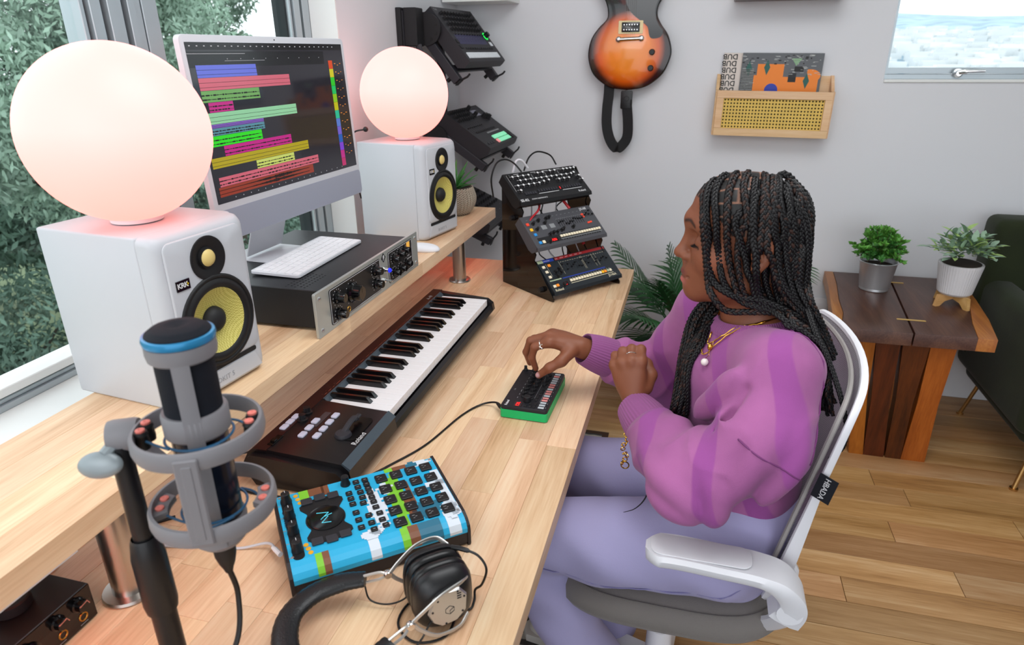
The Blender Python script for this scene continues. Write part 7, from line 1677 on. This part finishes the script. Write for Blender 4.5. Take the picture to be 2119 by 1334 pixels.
NEAR = [[(0.097,0.006,0.071),(0.093,0.027,0.024),(0.082,0.027,-0.041),(0.073,0.027,-0.094),(0.065,0.072,-0.111),(0.04,0.072,-0.136),(0.001,0.072,-0.135),(-0.038,0.072,-0.133),(-0.079,0.072,-0.143),(-0.117,0.072,-0.162),(-0.142,0.072,-0.2)],[(0.079,0.006,0.073),(0.08,0.04,0.04),(0.08,0.051,-0.004),(0.081,0.051,-0.043),(0.067,0.051,-0.086),(0.046,0.071,-0.101),(0.02,0.072,-0.111),(-0.012,0.072,-0.111),(-0.049,0.072,-0.123),(-0.09,0.072,-0.142),(-0.121,0.072,-0.166),(-0.145,0.072,-0.209)],[(0.063,0.006,0.081),(0.07,0.036,0.057),(0.068,0.061,0.02),(0.063,0.061,-0.03),(0.054,0.061,-0.073),(0.038,0.065,-0.1),(0.011,0.072,-0.12),(-0.021,0.072,-0.126),(-0.058,0.072,-0.134),(-0.095,0.072,-0.148),(-0.127,0.072,-0.179)],[(0.048,0.006,0.085),(0.054,0.049,0.06),(0.053,0.07,0.015),(0.047,0.07,-0.035),(0.034,0.07,-0.078),(0.021,0.072,-0.107),(-0.01,0.072,-0.127),(-0.045,0.072,-0.128),(-0.086,0.072,-0.138),(-0.122,0.072,-0.17)],[(0.039,0.068,0.042),(0.042,0.074,0.021),(0.032,0.077,-0.007),(0.019,0.077,-0.04),(0.005,0.077,-0.073),(-0.005,0.072,-0.105),(-0.03,0.072,-0.129),(-0.071,0.072,-0.139),(-0.108,0.072,-0.158),(-0.135,0.072,-0.196)],[(0.018,0.049,0.074),(0.017,0.069,0.05),(0.012,0.08,0.008),(0.004,0.08,-0.034),(-0.002,0.08,-0.071),(-0.011,0.072,-0.104),(-0.037,0.072,-0.126),(-0.078,0.072,-0.134),(-0.116,0.072,-0.157)],[(0.009,0.006,0.094),(-0.0,0.056,0.068),(-0.008,0.076,0.032),(-0.009,0.079,-0.004),(-0.019,0.079,-0.037),(-0.033,0.079,-0.07),(-0.054,0.072,-0.105),(-0.081,0.072,-0.129),(-0.111,0.072,-0.153),(-0.136,0.072,-0.187)],[(-0.011,0.006,0.091),(-0.021,0.054,0.064),(-0.03,0.07,0.032),(-0.039,0.07,-0.009),(-0.046,0.07,-0.042),(-0.057,0.07,-0.079),(-0.074,0.072,-0.112),(-0.102,0.072,-0.141),(-0.129,0.072,-0.179)],[(-0.021,0.038,0.077),(-0.038,0.057,0.05),(-0.049,0.063,0.019),(-0.056,0.063,-0.013),(-0.059,0.063,-0.043),(-0.069,0.063,-0.081),(-0.086,0.072,-0.111),(-0.113,0.072,-0.148),(-0.136,0.072,-0.187)],[(-0.03,0.006,0.089),(-0.057,0.027,0.06),(-0.069,0.039,0.031),(-0.076,0.039,-0.002),(-0.076,0.039,-0.04),(-0.083,0.039,-0.079),(-0.09,0.072,-0.102),(-0.113,0.072,-0.139),(-0.135,0.072,-0.178)],[(-0.013,0.006,0.099),(-0.045,0.006,0.079),(-0.067,0.02,0.051),(-0.079,0.026,0.016),(-0.085,0.026,-0.022),(-0.086,0.026,-0.06),(-0.094,0.026,-0.1),(-0.101,0.072,-0.123),(-0.124,0.072,-0.161),(-0.146,0.072,-0.2)],[(0.001,0.065,0.057),(-0.017,0.075,0.028),(-0.024,0.075,-0.004),(-0.031,0.075,-0.037),(-0.041,0.075,-0.07),(-0.059,0.075,-0.099),(-0.088,0.072,-0.128),(-0.121,0.072,-0.166)],[(0.031,0.006,0.09),(0.034,0.046,0.073),(0.028,0.07,0.045),(0.024,0.078,0.019),(0.032,0.078,0.006),(0.033,0.078,-0.032),(0.025,0.078,-0.07),(0.011,0.072,-0.106),(-0.018,0.072,-0.126),(-0.058,0.072,-0.131)],[(-0.053,0.052,0.041),(-0.063,0.052,0.013),(-0.067,0.052,-0.02),(-0.07,0.052,-0.054),(-0.077,0.052,-0.088),(-0.091,0.072,-0.119),(-0.118,0.072,-0.157)],[(-0.039,0.045,0.063),(-0.056,0.053,0.033),(-0.066,0.053,0.001),(-0.064,0.053,-0.037),(-0.06,0.053,-0.067),(-0.07,0.058,-0.098),(-0.09,0.072,-0.124),(-0.12,0.072,-0.161)],[(-0.005,0.007,0.09),(-0.012,0.063,0.057),(-0.043,0.068,0.008),(-0.05,0.068,-0.029),(-0.045,0.068,-0.064),(-0.054,0.068,-0.098),(-0.076,0.072,-0.121),(-0.107,0.072,-0.149)]]
for i, row in enumerate(NEAR):
    P_ = [hp_(p[0] - (.004 if j else .012), max(p[1], .060) if (i in (0, 1, 2, 3, 12) and p[2] < .035) else p[1], p[2]) for j, p in enumerate(row)]
    braid(P_, .0070 * q.uniform(.9, 1.06), i, i % 3 == 0, taper=.6)
# further strands under and behind them, filling the back of the head
for i in range(9):
    fa = [-.030, -.040, -.050, -.058, -.064, -.070, .012, .0, -.015][i]; l0 = .030 + .004 * (i % 3)
    P_ = [hp_(fa * .85, l0 - .012, .074 - 5 * fa * fa), hp_(fa, .058 - 4 * abs(fa + .01) * .3, .035), hp_(fa - .003, .066 - .25 * max(0, -fa - .03), -.02), hp_(fa - .006, .062, -.075), hp_(fa * .7 - .03, .055, -.120), J((.178, 1.105, 1.052), .008), J((.212, 1.085, 1.025), .010), J((.240, 1.068, .975), .010), J((.252, 1.06, .92), .012)]
    braid(P_, .0066, 30 + i, i % 3 == 1)
for i in range(10):
    l0 = -.055 + .0115 * i; rt = hp_(-.045 - .010 * math.cos(l0 * 20), l0, .060); P_ = [rt, hp_(-.074, l0 * 1.1, .015), hp_(-.086, l0 * 1.1, -.045), hp_(-.087, l0 * .95 + .005, -.100), hp_(-.085, l0 * .6 + .03, -.145), J((.215, 1.11, 1.02), .010), J((.238, 1.085, .97), .010), J((.250, 1.075, .91), .010)]
    braid(P_, .0066, 40 + i, i % 3 == 1)
braid([hp_(-.085, .03, -.10), (.215, 1.09, 1.045), (.248, 1.05, .985), (.268, 1.02, .93), (.272, 1.01, .885), (.255, 1.015, .855)], .0055, 62, False)
# far side: strands hanging in front of the chest
for i in range(13):
    s = -.4 + 1.4 * i / 12; dy = .012 * (i % 3); f0 = .078 - .03 * (s + .4)
    P_ = [hp_(.02, -.060, -.03), hp_(.045 - .03 * (s + .4), -.066, -.09), hp_(.052 - .040 * (s + .4), -.045, -.135), J((.040 + .050 * s, 1.235 - dy, 1.000), .003), J((.030 + .044 * s, 1.195 - dy, .945), .003), J((.018 + .032 * s, 1.165 - dy, .893), .003), J((.006 + .024 * s, 1.145 - dy, .840), .004), J((-.008 + .016 * s, 1.135 - dy, .792), .004)]
    braid(P_, .0066, 70 + i, i % 2 == 0, taper=.5)
braid([(-.010, 1.12, .79), (-.020, 1.09, .74), (-.030, 1.07, .69), (-.048, 1.06, .665), (-.070, 1.055, .655)], .0022, 99, False, taper=.3)

# ------------------------------------------------------------------ jewellery
mat('gold', '#e0b050', .2, 1); mat('pearl', '#e8dcd8', .2, coat=.5); mat('ring_silver', '#e0dedc', .15, 1)
def onbody(pts, off, fl=None, it=1): 
    return [push(push(p, off, bf), off, wf) for p in spline(pts, 8)]
nk = thing('necklace', None, None); nk.parent = person
bm = B(); tube(bm, onbody([hp_(-.075, .030, -.140), hp_(-.058, .050, -.147), hp_(-.02, .062, -.158), hp_(.015, .062, -.170), hp_(.035, .060, -.190), hp_(.052, .045, -.215), hp_(.045, .02, -.195), hp_(.038, -.02, -.165)], .0022), .0014, 6); obj('chain', bm, M_['gold'], nk)
bm = B(); tube(bm, onbody([hp_(-.07, .040, -.145), hp_(-.035, .062, -.153), hp_(.0, .066, -.170), hp_(.035, .064, -.205), hp_(.055, .05, -.24), hp_(.055, .02, -.21), hp_(.040, -.02, -.168)], .0022), .0012, 6); obj('chain', bm, M_['gold'], nk)
pc = push(np.array((.060, 1.125, .952)), .007, wf); bm = B(); ball(bm, .0068, pc, seg=20); tag(obj('pearl', bm, M_['pearl'], nk), 'white pearl pendant')
bm = B(); tube(bm, onbody([hp_(.050, .06, -.20), (.060, 1.135, .970), tuple(pc + np.array((0, 0, .006)))], .0018), .0006, 5); obj('pendant_cord', bm, M_['gold'], nk)
pc2 = push(np.array((.062, 1.140, .975)), .004, wf); bm = B(); ball(bm, .0045, pc2, (1, 1, 1.5), 14); tag(obj('bead', bm, M_['gold'], nk), 'small gold bead')
for nm, c_, ax_, r_ in (('ring', (np.array(RH['index'][0]) * .45 + np.array(RH['index'][1]) * .55), np.array(RH['index'][1]) - np.array(RH['index'][0]), .0100), ('ring', (np.array(LH['middle'][0]) * .6 + np.array(LH['middle'][1]) * .4), np.array(LH['middle'][1]) - np.array(LH['middle'][0]), .0112)):
    rt = Vector(ax_).to_track_quat('Z', 'Y').to_matrix().to_4x4(); bm = B(); torus(bm, r_, .0011, 28, 6, Matrix.Translation(Vector(c_)) @ rt)
    if nm == 'ring' and r_ < .011: tube(bm, [tuple(Vector(c_) + Vector(v)) for v in ((.007, -.0085, .006), (.001, -.0100, .004), (-.003, -.0102, .000), (.004, -.0105, -.003), (-.002, -.0098, -.006))], .0011, 6)
    tag(obj(nm, bm, M_['ring_silver'], person), 'silver ring')
br = thing('bracelet', None, None); br.parent = person; wc_ = EL_L + (WR_L - EL_L) * .70
bm = B(); q = random.Random(6)
for k in range(9):
    p = Vector((-.078 + .004 * math.sin(k * 1.3), 1.095 + .003 * math.cos(k * 2), .800 - .0075 * k)); torus(bm, .0042, .0011, 14, 5, T(*p, rx=q.uniform(0, 3), ry=q.uniform(0, 3)))
    if k % 2: ball(bm, .0022, p + Vector((-.003, -.003, 0)), seg=8)
torus(bm, .0075, .0013, 18, 6, T(-.076, 1.094, .735, rx=PI / 2)); obj('charm_chain', bm, M_['gold'], br)

# ------------------------------------------------------------------ office chair
ch = thing('office_chair', 'grey office chair with a mesh back in a white plastic frame under the woman', 'chair', (0, 0, 0))
mat('chair_fabric', '#7c7672', .85, bump=.35, bscale=900, sheen=.2); mat('chair_white', '#e4e3e8', .4)
CX, CY = .020, 1.205
SY = 1.238
bm = B(); secs = []
def sq(rx, ry, p, n=56): return [(math.copysign(abs(math.cos(2 * PI * k / n)) ** (2 / p), math.cos(2 * PI * k / n)) * rx, math.copysign(abs(math.sin(2 * PI * k / n)) ** (2 / p), math.sin(2 * PI * k / n)) * ry) for k in range(n)]
for z_, i_ in ((.415, .075), (.402, .03), (.408, .010), (.428, .0), (.450, .006), (.465, .024), (.472, .055), (.473, .12)):
    secs.append([(CX + x, SY + y, z_) for x, y in sq(.243 - i_, .228 - i_, 3.6)])
loft(bm, secs); obj('seat', bm, M_['chair_fabric'], ch, ang=60)
bm = B(); s_ = [(CX + x * 1.0, SY + y, .4655) for x, y in sq(.2225, .2075, 3.6)]; tube(bm, s_ + s_[:1], .0012, 5); obj('piping', bm, mat('piping_grey', '#67625f', .8), ch)
# backrest: shield shaped shell; local coords (w across y, h up) on a reclined, gently curved surface
def bk_pt(w, h, off=0.0):
    x = .183 + .195 * h + .034 * (1 - (w / .215) ** 2); return (x + off, CY + w, .522 + h)
outl = [(-.150, -.01), (-.178, .06), (-.200, .16), (-.213, .28), (-.216, .37), (-.214, .415), (-.198, .445), (-.15, .456), (0, .460), (.15, .456), (.198, .445), (.214, .415), (.216, .37), (.213, .28), (.200, .16), (.178, .06), (.150, -.01), (.08, -.03), (0, -.035), (-.08, -.03)]
op = spline([(x, y, 0) for x, y in outl + outl[:1]], 5)[:-1]
bm = B(); n = len(op); K_ = 10; rings = []
for j in range(K_): f = 1 - j / K_; rings.append([bm.verts.new(bk_pt(p.x * f, .21 + (p.y - .21) * f, 0)) for p in op])
for a, b_ in zip(rings, rings[1:]):
    for i in range(n): bm.faces.new((a[i], a[(i + 1) % n], b_[(i + 1) % n], b_[i]))
bm.faces.new(rings[-1]); r0 = bmesh.ops.extrude_face_region(bm, geom=bm.faces[:]); 
for v in [g for g in r0['geom'] if isinstance(g, bmesh.types.BMVert)]: v.co.x += .006
m = mat('mesh_grey', '#8b878c', .8, bump=.2, bscale=1200); N = m.node_tree.nodes; L = m.node_tree.links; b = N['Principled BSDF']; tc = N.new('ShaderNodeTexCoord'); ck = N.new('ShaderNodeTexChecker'); ck.inputs['Scale'].default_value = 330; ck.inputs[1].default_value = col('#bfbbc0'); ck.inputs[2].default_value = col('#98949a'); L.new(tc.outputs['Object'], ck.inputs['Vector']); L.new(ck.outputs['Color'], b.inputs['Base Color'])
tag(obj('back_mesh', bm, m, ch, ang=60), 'grey woven mesh panel')
bm = B(); rp = [Vector(bk_pt(p.x * 1.0, p.y, .004)) for p in op]; secs = []
for i, p in enumerate(rp):
    c = Vector(bk_pt(0, .21)); o = (p - c); o.x = 0; o.normalize(); low = max(0, min(1, (.30 - op[i].y) / .30)); wd = .002 + .022 * low
    secs.append([p + o * -.004 + Vector((-.006, 0, 0)), p + o * .002 + Vector((-.005, 0, 0)), p + o * .0045 + Vector((.001, 0, 0)), p + o * .002 + Vector((.004 + wd, 0, 0)), p + o * -.006 + Vector((.004 + wd, 0, 0)), p + o * -.006 + Vector((.001, 0, 0))])
loft(bm, secs + secs[:1], cap=False); bmesh.ops.remove_doubles(bm, verts=bm.verts[:], dist=1e-6); obj('back_frame', bm, M_['chair_white'], ch, ang=50)
bm = B(); tube(bm, [(p + Vector((-.016, 0, 0))) * 1 + ((Vector(bk_pt(0, .21)) - p).normalized() * .010) for p in rp + rp[:1]], .0045, 6); obj('back_piping', bm, mat('mesh_edge', '#9a9592', .8, bump=.5, bscale=900), ch)
# fabric tab with its lettering on the near edge of the back
pa = Vector(bk_pt(-.209, .30)); up_ = (Vector(bk_pt(-.214, .34)) - Vector(bk_pt(-.203, .24))).normalized(); out_ = Vector((.86, -.50, 0)); out_ = (out_ - up_ * out_.dot(up_)).normalized(); nn = out_.cross(up_).normalized()
MT = Matrix(((out_.x, up_.x, nn.x, pa.x), (out_.y, up_.y, nn.y, pa.y - .010), (out_.z, up_.z, nn.z, pa.z), (0, 0, 0, 1)))
bm = B(); box(bm, .030, .048, .0012, .008, 0, .004, M=MT); tb = tag(obj('label_tab', bm, mat('tab_black', '#0c0f18', .8), ch, smooth=False), 'black fabric tab')
o = text('lettering', 'HBADA', .0125, M_['print_white'], tb, (0, 0, 0), (0, 0, 0), .0002); o.matrix_local = MT @ Matrix.Translation((.004, .021, .0050)) @ Matrix.Rotation(-PI / 2, 4, 'Z')
# arm, bracket, column and base
def arm(sy):
    yc = CY + sy * .262; bm = B(); path = spline([(-.020, yc, .672), (.03, yc, .676), (.11, yc, .672), (.165, yc, .668), (.200, yc - sy * .004, .653), (.222, yc - sy * .008, .625), (.226, yc - sy * .010, .600), (.216, yc - sy * .012, .572)], 6); secs = []
    n_ = len(path)
    for i, p in enumerate(path):
        t_ = (path[min(i + 1, n_ - 1)] - path[max(0, i - 1)]).normalized(); s = Vector((0, 1, 0)); u_n = s.cross(t_).normalized() * (1 if s.cross(t_).z > -2 else 1); f = i / (n_ - 1)
        hw = (.036 if f < .6 else .036 - .012 * (f - .6) / .4) * (min(1, math.sqrt(max(.02, min(1, (i + .3) / 3.2)))) ); hh = .0125 + .014 * max(0, (f - .45) / .55)
        secs.append([tuple(p + s * (hw * a) + u_n * (hh * b_)) for a, b_ in ((1, -.4), (.94, .6), (.8, 1), (-.8, 1), (-.94, .6), (-1, -.4), (-.85, -1), (.85, -1))])
    loft(bm, secs); o = obj('armrest', bm, M_['chair_white'], ch, ang=45)
    bm = B(); cyl(bm, .021, -.0015, .0015, 28, T(.2215, yc + .010 - .0255, .600, rx=PI / 2)); tag(obj('pivot_cap', bm, M_['chair_white'], o), None)
    bm = B(); prism(bm, rrect(.165, .052, .018, 5), 0, .0016, T(.070, yc, .6875, ry=R(.6)), bev=.0008); obj('arm_pad', bm, M_['chair_white'], o)
    bm = B(); tube(bm, spline([(.228, yc - sy * .02, .61), (.238, yc - sy * .05, .54), (.20, yc - sy * .14, .42), (.12, yc - sy * .24, .375)], 5), .016, 8, flat=.6); obj('back_bracket', bm, M_['chair_white'] if sy < 0 else M_['chair_white'], ch)
arm(-1)
bm = B(); tube(bm, spline([bk_pt(0, -.02, .02), (.27, CY, .46), (.20, CY, .39), (.05, CY, .375)], 6), .022, 10, flat=.6); obj('spine', bm, M_['chair_white'], ch)
bm = B(); box(bm, .24, .20, .03, CX, CY, .372, bev=.006); obj('seat_plate', bm, M_['chair_white'], ch, ang=40)
bm = B(); lathe(bm, [(0, .10), (.045, .10), (.045, .12), (.030, .13), (.028, .24), (.016, .245), (.016, .36), (0, .36)], 24, T(CX, CY)); obj('gas_column', bm, M_['chair_white'], ch)
for k in range(5):
    a = R(72 * k + 10); c, s = math.cos(a), math.sin(a)
    bm = B(); loft(bm, [[(CX + c * r_ - s * w_, CY + s * r_ + c * w_, z_) for w_, z_ in ((-wd, zt - h_), (wd, zt - h_), (wd * .7, zt), (-wd * .7, zt))] for r_, wd, zt, h_ in ((.03, .03, .14, .045), (.30, .018, .10, .03))]); obj('base_arm', bm, M_['chair_white'], ch, ang=40)
    bm = B(); x, y = CX + c * .29, CY + s * .29
    for d in (-.012, .012): cyl(bm, .028, d - .008, d + .008, 20, T(x, y, .028, rx=PI / 2, rz=a * 0 + .4))
    cyl(bm, .006, .028, .08, 10, T(x, y)); obj('caster', bm, M_['black_plastic'], ch)
